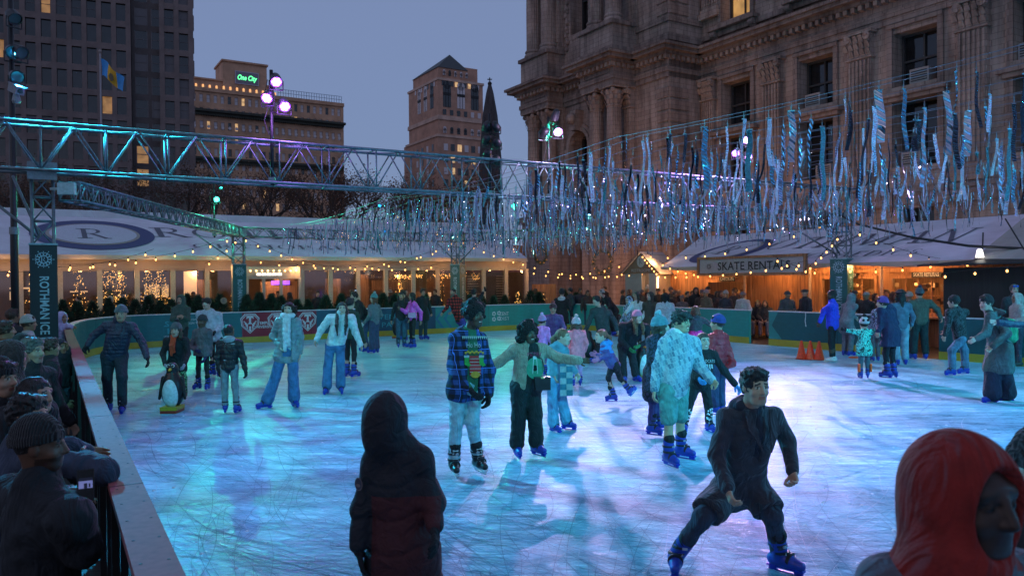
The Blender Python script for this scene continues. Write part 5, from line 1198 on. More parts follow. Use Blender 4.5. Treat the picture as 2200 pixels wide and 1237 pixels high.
FS = [((-60, 575, 22), (130, 572, 25), 4, .15, 'string of bulbs crossing behind the tall edge pole'),
      ((125, 568, 22), (505, 506, 27), 9, .25, 'upper string rising from the navy banner to the far tower'),
      ((125, 574, 23), (330, 535, 27), 5, .12, 'lower short string across the big roof logo'),
      ((440, 566, 28), (515, 505, 28), 4, .1, 'short steep string left of the entrance banner'),
      ((515, 505, 28), (707, 573, 31), 8, .12, 'string falling from the entrance banner to the right'),
      ((540, 555, 30), (980, 525, 33), 12, .55, 'long low string in front of the tent fascia'),
      ((707, 572, 31), (985, 510, 34), 8, .45, 'string rising to the far banner tower'),
      ((770, 571, 31), (940, 568, 32), 6, .1, 'flat string under the fascia near the fairy light arch'),
      ((985, 512, 34), (1134, 566, 35), 7, .12, 'string falling to the right corner of the long tent'),
      ((1134, 566, 35), (1378, 548, 33), 8, .55, 'string between the long tent and the gabled tent'),
      ((1134, 580, 35), (1350, 582, 33), 8, .25, 'lower string between the long tent and the gabled tent'),
      ((1190, 583, 35), (1420, 576, 32), 9, .22, 'lowest string across the larger wreath'),
      ((1378, 544, 32), (1418, 592, 31), 8, .02, 'dense string along the right gable slope'),
      ((1380, 545, 32), (1790, 470, 24.5), 9, .45, 'string running up over the rental roof logo'),
      ((1416, 560, 31), (1500, 585, 28), 5, .1, 'short string left of the timber framed sign'),
      ((1418, 590, 30), (1735, 560, 22.3), 11, .12, 'string drooping across the skate rentals sign'),
      ((1660, 548, 23), (1760, 580, 24), 5, .1, 'short string at the right end of the rentals sign'),
      ((1735, 575, 24), (1805, 500, 24), 6, .05, 'steep string beside the right banner tower'),
      ((1830, 488, 23.8), (2100, 562, 21), 7, .25, 'string falling right over the rental roof lettering'),
      ((1800, 575, 23.5), (2030, 560, 21.5), 4, .1, 'string below the rental roof edge'),
      ((2000, 590, 20), (2200, 570, 18), 3, -.02, 'string of bulbs in front of the black booth')]
for p, q, n, s, lb in FS: festoon(PT(*p), PT(*q), n, s, lb)

# ================================================================ plants and trees
def fol_mesh(N, shape, size, seed, dark=1.0):
    rg_ = np.random.RandomState(seed); t = rg_.rand(N)**.85; a = rg_.rand(N)*6.283; h, r = shape
    rr = r*(1-t)**.75*(.35+.65*rg_.rand(N)**.5)*(1+.25*np.sin(a*3+t*9)); P = np.stack([rr*np.cos(a), rr*np.sin(a), .12+h*t], 1)
    d = np.stack([np.cos(a)*.7, np.sin(a)*.7, rg_.uniform(.3, 1.3, N)], 1)+rg_.normal(0, .25, (N, 3)); d /= np.linalg.norm(d, axis=1)[:, None]; d *= (size*rg_.uniform(.6, 1.4, N))[:, None]
    s = np.cross(d, rg_.normal(0, 1, (N, 3))); s /= np.linalg.norm(s, axis=1)[:, None]; s *= size*.13
    v = np.stack([P-s, P+s, P+d], 1).reshape(-1, 3); return v, np.arange(3*N).reshape(-1, 3)
def np_mesh(name, v, f, mat, parent=None, loc=None, smooth=False):
    me = bpy.data.meshes.new(name); k = f.shape[1]
    me.vertices.add(len(v)); me.vertices.foreach_set('co', v.astype(np.float32).ravel()); me.loops.add(f.size); me.loops.foreach_set('vertex_index', f.astype(np.int32).ravel())
    me.polygons.add(len(f)); me.polygons.foreach_set('loop_start', np.arange(0, f.size, k, dtype=np.int32)); me.polygons.foreach_set('loop_total', np.full(len(f), k, dtype=np.int32))
    if smooth: me.polygons.foreach_set('use_smooth', np.ones(len(f), dtype=bool))
    me.update(calc_edges=True); me.validate(); return link_mesh(name, me, mat, parent, loc)
def copy_tree(o, parent=None):
    c = o.copy(); C.objects.link(c); c.parent = parent
    for ch in list(o.children): copy_tree(ch, c)
    return c
fir_lab = []
protos = []
for k in range(3):
    e = empty('dwarf_conifer', V(0, 0, 0), 'x', 'shrub', 'potted conifers lined up behind the far board')
    v, f = fol_mesh(2600, (1.55, .5+.06*k), .12, k); np_mesh('foliage', v, f, M('foliage', (.028, .062, .035)), e)
    m = MB(); m.lathe(V(0, 0, 0), [(.2, 0), (.25, .3), (.27, .32), (.22, .32)], 14); m.build('pot', m_blk, e, True); m = MB(); m.bar(V(0, 0, .3), V(0, 0, 1.2), .03, 6, .01); m.build('trunk', M('wood', (.08, .05, .03)), e); protos.append(e)
xs = [134, 165, 198, 232, 262, 290, 318, 344, 368, 402, 425, 452, 472, 530, 556, 583, 604, 638, 661, 700, 733, 758, 822, 848, 914, 1010, 1036, 1060, 1084, 1140, 1158, 1212, 1238, 1262]
where = ['behind the child in the shiny hood', 'left of the man in the navy jacket', 'behind the grey flat cap', 'right of the grey flat cap', 'behind the COCKTAILS lettering', 'right of the COCKTAILS lettering', 'left of the hooded phone user', 'touching the hooded phone user on the left', 'behind the hooded phone user', 'between the phone user and the white hoodie', 'left of the white hoodie', 'behind the white hoodie boy', 'right of the white hoodie boy', 'right of the entrance banner', 'above the TEMPLE lettering', 'left of the curly haired woman', 'behind the curly haired woman', 'right of the curly haired woman', 'above the last white shield', 'left of the long haired girl', 'behind the long haired girl', 'right of the long haired girl', 'right of the teal beanie woman', 'left of the woman in black', 'left of the red plaid man', 'right of the tall plaid skater', 'behind the CENTER CITY lettering', 'right above the DISTRICT lettering', 'above the DILWORTH lettering', 'left of the orange planks', 'before the orange planks', 'left of the black coated person', 'right of the black coated person', 'at the far right end of the row']
for i, px in enumerate(xs):
    e = protos[i] if i < 3 else copy_tree(protos[i % 3])
    P = vline(px, 28.9+.25*math.sin(i*2.3)); e.location = P; s = .88+.16*random.random(); e.scale = (s*random.uniform(.85, 1.1), s, s*(.92 if px > 600 else .98)); e.rotation_euler.z = random.uniform(0, 6)
    e['label'] = 'dark green potted conifer ' + where[i]
m = MB(); c_ = vline(480, 28.2)+UP*1.45; m.lathe(c_, [(.11, 0), (.11, .02)], 20, ax=D2, ay=UP, az=-D1); e_ = m.build('round_sign', M('rubber', (.3, .24, .16), .6), org=c_); tag(e_, 'small round beige sign with an R among the conifers', 'sign')
m = MB(); serif(m, 'R', c_-D1*.026, D2, UP, .11, .09); m.build('lettering', m_grey, e_)

def bare_tree(seed, H, spread, leafcol, nleaf=900, lv=5, base=None):
    rg_ = random.Random(seed); lines = []; tips = []
    def grow(p, d, L, r, k):
        n = 3; q = p
        for s in range(n):
            d2 = (d+V(rg_.gauss(0, .12), rg_.gauss(0, .12), rg_.gauss(.02, .06))).normalized(); q2 = q+d2*(L/n); lines.append((q, q2, r*(1-.25*s/n), r*(1-.25*(s+1)/n))); q = q2; d = d2
            if k > 1 and s and rg_.random() < .75: side(q, d, L*.62, r*.5, k-2)
        tips.append(q)
        if k <= 0: return
        for c in range(3 if k > 2 else 2): side(q, d, L*rg_.uniform(.62, .82), r*.62, k-1)
    def side(q, d, L, r, k):
        a = d.orthogonal().normalized(); a.rotate(Matrix.Rotation(rg_.uniform(0, 6.28), 3, d)); nd_ = (d*1.0+a*rg_.uniform(.35, .8)*spread+UP*.12).normalized(); grow(q, nd_, L, r, max(0, k))
    lines.append((V(0, 0, 0), V(0, 0, H*.22), H*.018, H*.014)); grow(V(0, 0, H*.22), UP, H*.26, H*.013, lv)
    tr = MB(); cr = MB()
    for a, b, r0, r1 in lines:
        (tr if r0 > H*.006 else cr).bar(a, b, max(r0, .007), 4 if r0 < .03 else 7, max(r1, .006), cap=False)
    N = nleaf
    for k in range(N):
        q = rg_.choice(tips)+V(rg_.gauss(0, .2), rg_.gauss(0, .2), rg_.gauss(0, .2)); d = V(rg_.gauss(0, 1), rg_.gauss(0, 1), rg_.gauss(0, 1)).normalized()*.09; s = d.orthogonal().normalized()*.05
        cr.add([q-s, q+s, q+d], [(0, 1, 2)], 1)
    return tr, cr
m_bark = M('wood', (.07, .05, .045)); m_leafb = M('foliage', (.10, .045, .025))
tp = []
for k in range(3):
    e = empty('bare_tree', V(0, 0, 0), 'x', 'tree', 'bare street trees behind the long tent'); tr, cr = bare_tree(40+k, 9.5, 1.0, None, 2600, 5)
    tr.build('trunk', m_bark, e); cr.build('crown', [m_bark, m_leafb], e); tp.append(e)
tl = ['leftmost bare brown tree behind the long tent', 'bare tree before the concrete tower, left of the flag', 'bare tree below the flag pole', 'bare tree where tower and hotel meet', 'bare tree before the left half of the hotel', 'bare tree under the violet lamp mast', 'bare tree before the right half of the hotel', 'bare tree right of the hotel corner', 'small bare tree in the gap left of the brick tower', 'bare tree before the brick tower base', 'bare tree left of the stone pavilion', 'second bare tree before the concrete tower']
for i, (px, D, s) in enumerate([(20, 48, 1.0), (140, 52, 1.0), (245, 47, .95), (380, 50, 1.0), (470, 46, .9), (560, 50, 1.0), (650, 47, .95), (735, 52, 1.0), (820, 50, .92), (905, 55, .95), (1000, 52, .95), (90, 44, .85)]):
    e = tp[i] if i < 3 else copy_tree(tp[i % 3]); P = PT(px, 600, D); e.location = (P.x, P.y, 0); e.scale = (s*1.1, s*1.1, s*.98); e.rotation_euler.z = i*1.7; e['label'] = tl[i]
P = PT(1432, 600, 36); e = empty('young_tree', V(P.x, P.y, 0), 'slim young tree with golden leaves behind the gabled tent', 'tree'); tr, cr = bare_tree(77, 4.4, .8, None, 900, 4)
tr.build('trunk', m_bark, e); cr.build('crown', [m_bark, M('foliage', (.45, .24, .05))], e)
e.location = (P.x, P.y, 0)
# flag
P = PT(222, 600, 60); z0 = 2.1; zt = PT(222, 113, 60).z
e = empty('flag_pole', V(P.x, P.y, 0), 'tall thin flagpole before the concrete tower', 'flagpole'); m = MB(); m.bar(V(P.x, P.y, 0), V(P.x, P.y, zt), .09, 8, .05); m.build('pole', M('rubber', (.32, .3, .33), .5), e, True); m = MB(); m.ball(V(P.x, P.y, zt+.08), .12, 8); m.build('finial', m_gold, e, True)
vs_, fs_, ms_ = [], [], []
nx, nz = 18, 8
for i in range(nx+1):
    for j in range(nz+1):
        a = i/nx; b = j/nz; vs_.append(V(P.x+.05+1.75*a, P.y+.18*math.sin(a*9+b*2), zt-.45-1.55*a**1.1-b*(1.25-.1*a)+.1*math.sin(a*8)))
for i in range(nx):
    for j in range(nz): fs_.append((i*(nz+1)+j, (i+1)*(nz+1)+j, (i+1)*(nz+1)+j+1, i*(nz+1)+j+1)); ms_.append(1 if nx/3 <= i < 2*nx/3 else 0)
m = MB(); m.v = [tuple(v) for v in vs_]; m.f = fs_; m.m = ms_; fl = m.build('flag', [M('cloth', (.06, .32, .72)), M('cloth', (.75, .42, .04))], smooth=True, org=V(P.x, P.y, zt)); tag(fl, 'drooping light blue flag with a yellow middle stripe', 'flag')
m = MB(); c_ = V(P.x+.93, P.y-.2, zt-1.95); disc(m, c_, V(1, 0, -.5).normalized(), UP, .2, .3, n=14); m.build('crest', M('rubber', (.12, .1, .06), .7), fl)
# ================================================================ people: smooth implicit bodies meshed by surface nets
def surfnets(F, org, h):
    S = F < 0
    c = np.zeros(tuple(np.array(S.shape)-1), np.int8)
    for i in (0, 1):
        for j in (0, 1):
            for k in (0, 1): c += S[i:S.shape[0]-1+i, j:S.shape[1]-1+j, k:S.shape[2]-1+k]
    mix = (c > 0) & (c < 8); ids = np.argwhere(mix); N = len(ids)
    if N == 0: return np.zeros((0, 3)), np.zeros((0, 4), int)
    idx = np.full(mix.shape, -1, np.int64); idx[mix] = np.arange(N)
    acc = np.zeros((N, 3)); cnt = np.zeros(N)
    cor = {}
    for i in (0, 1):
        for j in (0, 1):
            for k in (0, 1): cor[(i, j, k)] = F[ids[:, 0]+i, ids[:, 1]+j, ids[:, 2]+k]
    for ax in range(3):
        for a in (0, 1):
            for b in (0, 1):
                p = [a, b]; q0 = p[:ax]+[0]+p[ax:]; q1 = p[:ax]+[1]+p[ax:]
                v0, v1 = cor[tuple(q0)], cor[tuple(q1)]; m = (v0 < 0) != (v1 < 0)
                t = np.where(m, v0/np.where(m, v0-v1, 1), 0); pt = np.tile(np.array(q0, float), (N, 1)); pt[:, ax] = t
                acc[m] += pt[m]; cnt[m] += 1
    V_ = (ids+acc/cnt[:, None])*h+org
    faces = []
    for ax in range(3):
        sl0 = [slice(None)]*3; sl1 = [slice(None)]*3; sl0[ax] = slice(0, -1); sl1[ax] = slice(1, None)
        A = S[tuple(sl0)]; B = S[tuple(sl1)]; d = np.argwhere(A != B)
        o = [x for x in (0, 1, 2) if x != ax]
        ok = (d[:, o[0]] > 0) & (d[:, o[1]] > 0) & (d[:, o[0]] < S.shape[o[0]]-1) & (d[:, o[1]] < S.shape[o[1]]-1); d = d[ok]
        def g(da, db): e_ = d.copy(); e_[:, o[0]] -= da; e_[:, o[1]] -= db; return idx[e_[:, 0], e_[:, 1], e_[:, 2]]
        q = np.stack([g(1, 1), g(0, 1), g(0, 0), g(1, 0)], 1); fl = A[d[:, 0], d[:, 1], d[:, 2]]
        if ax == 1: fl = ~fl
        q[~fl] = q[~fl][:, ::-1]; faces.append(q)
    return V_, np.concatenate(faces)
def nv(a): return np.array(a, float)
def unit(a): a = nv(a); return a/max(1e-9, np.linalg.norm(a))
class Fld:
    def __init__(s, lo, hi, h):
        s.h = h; s.o = nv(lo)-h*2; n = np.ceil((nv(hi)-s.o)/h).astype(int)+3; s.F = np.full(n, .2, np.float32)
        s.ax = [(s.o[i]+h*np.arange(n[i])).astype(np.float32) for i in range(3)]
    def sub(s, lo, hi):
        sl = []
        for i in range(3):
            a = int(max(0, math.floor((lo[i]-s.o[i])/s.h))); b = int(min(len(s.ax[i]), math.ceil((hi[i]-s.o[i])/s.h)+1)); 
            if b <= a: return None
            sl.append(slice(a, b))
        X = s.ax[0][sl[0]][:, None, None]; Y = s.ax[1][sl[1]][None, :, None]; Z = s.ax[2][sl[2]][None, None, :]
        return tuple(sl), X, Y, Z
    def put(s, sl, d, k, sub=False):
        F = s.F[sl]
        if sub:
            h = np.maximum(k-np.abs(F+d), 0)/k; s.F[sl] = np.maximum(F, -d)+h*h*k*.25
        else:
            h = np.maximum(k-np.abs(F-d), 0)/k; s.F[sl] = np.minimum(F, d)-h*h*k*.25
    def cone(s, a, b, ra, rb, k=.03, sub=False):
        a, b = nv(a), nv(b); m = max(ra, rb)+k+s.h*3; w = s.sub(np.minimum(a, b)-m, np.maximum(a, b)+m)
        if w is None: return s
        sl, X, Y, Z = w; d = b-a; L2 = max(1e-9, d@d)
        t = np.clip(((X-a[0])*d[0]+(Y-a[1])*d[1]+(Z-a[2])*d[2])/L2, 0, 1)
        D = np.sqrt((X-a[0]-t*d[0])**2+(Y-a[1]-t*d[1])**2+(Z-a[2]-t*d[2])**2)-(ra+(rb-ra)*t); s.put(sl, D, k, sub); return s
    def chain(s, pts, rs, k=.03):
        for i in range(len(pts)-1): s.cone(pts[i], pts[i+1], rs[i], rs[i+1], k)
        return s
    def ell(s, c, r, fr=None, k=.03, sub=False):
        """ellipsoid, radii along the frame (side, fwd, up)"""
        c = nv(c); m = max(r)+k+s.h*3; w = s.sub(c-m, c+m)
        if w is None: return s
        sl, X, Y, Z = w; fr = np.eye(3) if fr is None else fr
        q = [((X-c[0])*f[0]+(Y-c[1])*f[1]+(Z-c[2])*f[2])/r[i] for i, f in enumerate(fr)]
        n = np.sqrt(q[0]**2+q[1]**2+q[2]**2); n2 = np.sqrt((q[0]/r[0])**2+(q[1]/r[1])**2+(q[2]/r[2])**2)
        s.put(sl, n*(n-1)/np.maximum(n2, 1e-6), k, sub); return s
    def plane(s, p, n, k=.01):            # cut away everything on the side n points to
        p, n = nv(p), unit(n); X, Y, Z = s.ax[0][:, None, None], s.ax[1][None, :, None], s.ax[2][None, None, :]
        s.F = np.maximum(s.F, ((X-p[0])*n[0]+(Y-p[1])*n[1]+(Z-p[2])*n[2]).astype(np.float32)); return s
    def box(s, c, r, fr, rd=.01, k=.01, sub=False):
        c = nv(c); m = float(np.linalg.norm(r))+k+s.h*3; w = s.sub(c-m, c+m)
        if w is None: return s
        sl, X, Y, Z = w
        q = [np.abs((X-c[0])*f[0]+(Y-c[1])*f[1]+(Z-c[2])*f[2])-(r[i]-rd) for i, f in enumerate(fr)]
        D = np.sqrt(sum(np.maximum(x, 0)**2 for x in q))+np.minimum(np.maximum(np.maximum(q[0], q[1]), q[2]), 0)-rd; s.put(sl, D, k, sub); return s
    def wob(s, amp, f=9.0, ph=0.0, quilt=0.0, qf=0.0):
        X, Y, Z = s.ax[0][:, None, None], s.ax[1][None, :, None], s.ax[2][None, None, :]
        n = np.sin(f*X+ph+2.2*np.sin(f*.8*Z+ph))*np.sin(f*1.3*Z+1.7*np.sin(f*.9*Y+ph*2)+ph)+.5*np.sin(f*2.3*Z+3*np.sin(f*1.1*X+ph))*np.sin(f*1.9*Y+ph)
        s.F = s.F+(amp*n).astype(np.float32)
        if quilt: s.F = s.F+(quilt*(1-np.abs(np.sin(qf*Z+.5*np.sin(6*X)+.25*np.sin(23*X+9*Y))))**2.4).astype(np.float32)
        return s
    def mesh(s): return surfnets(s.F, s.o, s.h)
def skin_part(name, VF, mat, parent, cols=None):
    vs = []; fs = []; n = 0
    for v, f in VF: vs.append(v); fs.append(f+n); n += len(v)
    v = np.concatenate(vs)-nv(world_org(parent)); f = np.concatenate(fs)
    if len(f) == 0: return None
    o = np_mesh(name, v, f, mat, parent, None, True)
    if cols is not None:
        a = o.data.color_attributes.new('Col', 'FLOAT_COLOR', 'POINT'); c = np.ones((len(v), 4), np.float32); c[:, :3] = cols
        a.data.foreach_set('color', c.ravel())
    return o
SKIN = dict(pale=(.52, .33, .25), tan=(.40, .24, .16), asian=(.46, .29, .19), brown=(.12, .06, .035), dark=(.085, .042, .026), deep=(.035, .016, .010), mid=(.28, .15, .09))
BLUE = (.014, .045, .36); BLK = (.012, .012, .015)
DEF = dict(skin='pale', hair=('short', (.03, .02, .015)), hat=None, top=dict(col=(.05, .05, .06), mat='cloth'), legs=dict(col=(.04, .05, .08), mat='cloth', r=(.088, .062, .052)),
           skate='blue', hand=None, curl=.5, face=True, hs=1.0, build=1.0)
PEOPLE_N = [0]
def person(label, foot=None, base=None, H=1.7, yaw=0, lean=0.0, px={}, lo={}, group='skaters on the ice', hyaw=None, nod=0.0, step=.0, wide=.0, far=False, **kw):
    """foot=(px,py): feet middle on the ice, or base=(px, D). yaw degrees, 0 faces the viewer, + turns to picture right."""
    P = {**DEF, **kw}; PEOPLE_N[0] += 1; rg_ = np.random.RandomState(PEOPLE_N[0]); ph = PEOPLE_N[0]*1.37
    if foot: B = GR(foot[0], foot[1])
    else: B = PT(base[0], 600, base[1]); B.z = base[2] if len(base) > 2 else 0
    B = nv(B); D = B[1]; b = P['build']
    y = R(yaw); fw = nv((math.sin(y), -math.cos(y), 0)); sd = nv((math.cos(y), math.sin(y), 0)); up = nv((0, 0, 1))
    sk = .05 if P['skate'] == 'blue' or P['skate'] == 'hockey' else 0.0
    h0 = B+up*sk
    sdj = sd*(1 if math.cos(y) >= 0 else -1)      # joint side l is always the one nearer picture left
    def L(s, f, z): return h0+sdj*(s*H)+fw*(f*H)+up*(z*H)
    le = lean
    J = dict(pv=L(0, -le*.15, .515), ch=L(0, le*.55, .715-abs(le)*.03), nk=L(0, le*.85, .828-abs(le)*.06), hd=L(0, le*1.15+.012, .925-abs(le)*.12))
    for sgn, q in ((-1, 'l'), (1, 'r')):
        J['s'+q] = L(sgn*.1*b, le*.72, .785-abs(le)*.05); J['e'+q] = L(sgn*(.135+.03*rg_.rand())*b, le*.72-.02+.03*rg_.rand(), .63-abs(le)*.05); J['w'+q] = L(sgn*(.12+.06*rg_.rand())*b, le*.72+.04+.09*rg_.rand(), .495-abs(le)*.04+.03*rg_.rand())
        J['h'+q] = L(sgn*.052, -le*.15, .50); stp = step*sgn
        J['k'+q] = L(sgn*(.056+wide*.5), stp*.55+.012+le*.2, .275); J['a'+q] = L(sgn*(.056+wide), stp, .062)
    for k_, v in lo.items(): J[k_] = L(*v)
    for k_, v in px.items(): J[k_] = nv(PT(v[0], v[1], D+(v[2] if len(v) > 2 else 0)))
    J = {k_: nv(v) for k_, v in J.items()}; giv = set(px) | set(lo)
    if 'pv' in giv:
        for q, sg in (('l', -1), ('r', 1)):
            if 'h'+q not in giv: J['h'+q] = J['pv']-up*(.015*H)+sdj*(sg*.052*H)
            if 'k'+q not in giv and 'a'+q in giv: J['k'+q] = (J['h'+q]+J['a'+q])/2+fw*.03
    if 'sl' in giv and 'sr' in giv:
        m_ = (J['sl']+J['sr'])/2
        if 'ch' not in giv: J['ch'] = m_-up*(.05*H)*(1-abs(le))+(J['pv']-m_)*.08
        if 'nk' not in giv: J['nk'] = m_+up*(.03*H)+fw*(.01*H)
        if 'hd' not in giv: J['hd'] = J['nk']+up*(.095*H)+fw*.02
    root = empty('person', B, label, 'person', group); SC = H/1.75
    vox = min(.022, max(.0062, D*.00115))
    if far: vox = max(vox, .02)
    allp = np.array(list(J.values()))
    def field(keys, m, h=None): q = np.array([J[k_] for k_ in keys]); return Fld(q.min(0)-m, q.max(0)+m, h or vox)
    # ---- head frame
    hy = R(hyaw if hyaw is not None else yaw); hf = nv((math.sin(hy), -math.cos(hy), 0)); hs_ = nv((math.cos(hy), math.sin(hy), 0)); nn = R(nod)
    hf2 = hf*math.cos(nn)-up*math.sin(nn); hu = hf*math.sin(nn)+up*math.cos(nn); fr = (hs_, hf2, hu); S = SC**.6*P['hs']; hc = J['hd']
    def hp(a, f, u): return hc+hs_*(a*S)+hf2*(f*S)+hu*(u*S)
    hh = min(vox, .0048) if D < 11 else vox*.62
    VF = []; cols = []
    F = Fld(hc-.2*S, hc+.2*S, hh)
    F.ell(hp(0, -.012, .022), (.076*S, .094*S, .094*S), fr, .01); F.ell(hp(0, .022, -.028), (.061*S, .072*S, .088*S), fr, .03)
    F.cone(hp(-.02, .05, -.088), hp(.02, .05, -.088), .026*S, .026*S, .03)
    F.cone(hp(-.04, .065, .034), hp(.04, .065, .034), .016*S, .016*S, .02)
    for q in (-1, 1):
        F.ell(hp(q*.031, .098, .010), (.017*S, .02*S, .011*S), fr, .012, True); F.ell(hp(q*.031, .074, .010), (.0125*S, .0125*S, .012*S), fr, .003)
        F.ell(hp(q*.077, -.008, .0), (.009*S, .019*S, .03*S), fr, .008); F.ell(hp(q*.042, .058, -.03), (.02*S, .02*S, .018*S), fr, .02)
    F.cone(hp(0, .088, .02), hp(0, .106, -.024), .008*S, .0125*S, .012); F.cone(hp(-.011, .094, -.028), hp(.011, .094, -.028), .009*S, .009*S, .008)
    F.cone(hp(-.018, .079, -.053), hp(.018, .079, -.053), .0075*S, .0075*S, .008); F.cone(hp(-.015, .077, -.064), hp(.015, .077, -.064), .0085*S, .0085*S, .006)
    F.cone(hp(0, -.025, -.05), J['nk']-up*.02, .052*S, .058*S, .03)
    v, f = F.mesh(); VF.append((v, f))
    q = (v-hc)/S; a_, f_, u_ = q@hs_, q@hf2, q@hu; col = np.ones((len(v), 3))
    front = f_ > .045; ab = np.abs(a_)
    lip = front & (ab < .024) & (u_ < -.047) & (u_ > -.07); col[lip] = (.8, .45, .42)
    if P.get('smile'): t_ = front & (ab < .017) & (u_ < -.054) & (u_ > -.063); col[t_] = (2.2, 2.6, 3.0) if P['skin'] in ('pale', 'asian', 'tan') else (8, 12, 16)
    hcol = nv(P['hair'][1]) if P['hair'] else nv((.05, .04, .03)); sc_ = nv(SKIN[P['skin']])
    brow = front & (np.abs(u_-.034-.006*np.cos(ab*60)) < .0055) & (ab > .012) & (ab < .05); col[brow] = np.clip(hcol/sc_*1.2, 0, 1)
    eye = front & (np.abs(ab-.031) < .0155) & (np.abs(u_-.009) < .0065); col[eye] = (1.3, 1.7, 2.0)
    iris = front & (np.abs(ab-.031) < .0062) & (np.abs(u_-.009) < .0068); col[iris] = (.06, .05, .05)
    lid = front & (np.abs(ab-.031) < .018) & (np.abs(u_-.0175) < .0028); col[lid] = (.22, .18, .16)
    if P.get('beard'): bd = (u_ < -.04) & (f_ > -.01) & ~lip; col[bd] = col[bd]*.35
    cols.append(col)
    # ---- trunk, arms and legs of the body in one coarser chunk
    F = field(['pv', 'nk', 'ch', 'el', 'er', 'wl', 'wr', 'sl', 'sr', 'kl', 'kr', 'al', 'ar', 'hl', 'hr'], .16, vox*1.35 if not P.get('bare') else vox)
    sh = unit(J['sr']-J['sl']); hpv = unit(J['hr']-J['hl'])
    for q in (-1, 1): F.cone(J['ch']+sh*(q*.05*SC*b), J['pv']+hpv*(q*.045*SC*b), .095*SC*b, .095*SC*b, .05)
    F.cone(J['sl'], J['sr'], .055*SC, .055*SC, .04); F.cone(J['nk']-up*.03, J['ch'], .06*SC, .08*SC, .05)
    for q in 'lr':
        F.chain([J['s'+q], J['e'+q], J['w'+q]], [.04*SC, .03*SC, .022*SC]); F.chain([J['h'+q], J['k'+q], J['k'+q]*.45+J['a'+q]*.55+0*fw, J['a'+q]], [.078*SC*b, .05*SC, .05*SC, .034*SC])
    v, f = F.mesh(); VF.append((v, f)); cols.append(np.ones((len(v), 3)))
    # ---- hands: palm, four unequal fingers, thumb
    hcolr = P['hand']; glove = []
    for q, sg in (('l', -1), ('r', 1)):
        w = J['w'+q]; d = unit(w-J['e'+q]); hb = J.get('dir'+q)
        if 'h'+q+'d' in kw: d = unit(kw['h'+q+'d'])
        inw = -sh*sg; nrm = unit(inw-d*(inw@d)+fw*.25); across = np.cross(d, nrm)*sg; Sg = SC*(1.12 if hcolr else 1.0)*max(1.0, P['hs']*.98)
        hv = max(.0042, min(vox*.62, .011)); F = Fld(w-.17*SC-.02, w+.17*SC+.02, hv); cu = P['curl']; fg = -nrm*0+nrm
        g = .0022 if hcolr else 0
        F.cone(w-d*.05*Sg, w+d*.02*Sg, .027*Sg, .026*Sg, .01)
        for t_ in (-1, 0, 1): F.cone(w+d*.015*Sg+across*(t_*.017*Sg), w+d*.075*Sg+across*(t_*.025*Sg), .0155*Sg, .0135*Sg, .012)
        for t_, ln in ((-1.5, .058), (-.5, .072), (.5, .078), (1.5, .066)):
            k0 = w+d*.078*Sg+across*(t_*.0195*Sg); c1 = cu*.9+.08*t_; d1 = unit(d*math.cos(c1)+fg*math.sin(c1)+across*t_*.05); k1 = k0+d1*(ln*.45*Sg)
            c2 = cu*1.9+.1; d2_ = unit(d*math.cos(c2)+fg*math.sin(c2)); k2 = k1+d2_*(ln*.34*Sg); c3 = cu*2.6; d3 = unit(d*math.cos(c3)+fg*math.sin(c3)); k3 = k2+d3*(ln*.25*Sg)
            F.chain([k0, k1, k2, k3], [(.0095+g)*Sg, (.0088+g)*Sg, (.0082+g)*Sg, (.0068+g)*Sg], .004)
        th0 = w+d*.022*Sg+across*.03*Sg; td = unit(across*.75+d*.65+fg*.35); th1 = th0+td*.04*Sg; th2 = th1+unit(d*.85+across*.25+fg*.5)*.033*Sg
        F.chain([w+d*.01*Sg, th0, th1, th2], [.016*Sg, .0125*Sg, (.0105+g)*Sg, (.0085+g)*Sg], .008)
        m_ = F.mesh()
        if hcolr: glove.append(m_)
        else: VF.append(m_); cols.append(np.ones((len(m_[0]), 3)))
    skin_part('body', VF, M('skin', SKIN[P['skin']]), root, np.concatenate(cols))
    if glove: 
        for m_ in glove: skin_part('glove', [m_], M('knit' if P.get('mitt') else 'cloth', hcolr), root)
    # ---- trousers
    lg = P['legs']
    if lg:
        r0, r1, r2 = [x*SC for x in lg['r']]; F = field(['pv', 'hl', 'hr', 'kl', 'kr', 'al', 'ar'], max(r0, r1, r2)+.12)
        F.cone(J['hl']+up*.02, J['hr']+up*.02, r0*1.08*b, r0*1.08*b, .04); F.cone(J['pv']+up*.06*SC, J['pv'], .11*SC*b, .1*SC*b, .05)
        for q in 'lr':
            kn, an = J['k'+q], J['a'+q]; stop = lg.get('cut', 1.0)
            if stop < 1: F.cone(J['h'+q], J['h'+q]*(1-stop*2)+kn*(stop*2) if stop < .5 else kn, r0*b, r1, .04)
            else: F.chain([J['h'+q], kn, an+(kn-an)*.12], [r0*b, r1, r2], .03)
        if lg.get('cut', 1.0) >= 1:
            for q in 'lr':
                dd = unit(J['a'+q]-J['k'+q])
        F.wob(.004 if vox < .012 else .003, 11, ph)
        if vox < .014: F.wob(.0035, 27, ph)
        skin_part('trousers' if lg.get('cut', 1) >= 1 else 'shorts', [F.mesh()], M(lg.get('mat', 'cloth'), lg['col']), root)
    # ---- top garment
    def garment(tp, name='jacket'):
        p = tp.get('puff', .02)*.82; mlen = tp.get('len', .0); slv = tp.get('sleeve', 1.0); F = field(['pv', 'ch', 'nk', 'sl', 'sr', 'hl', 'hr']+(['el', 'er', 'wl', 'wr'] if slv else [])+(['kl', 'kr'] if mlen > .12 else [])+(['hd'] if tp.get('hoodup') else []), .2+p)
        for q in (-1, 1):
            F.cone(J['ch']+sh*(q*.055*SC*b), J['pv']+hpv*(q*.05*SC*b), (.098*b+p)*SC, (.1*b+p+tp.get('flare', 0)*.4)*SC, .05)
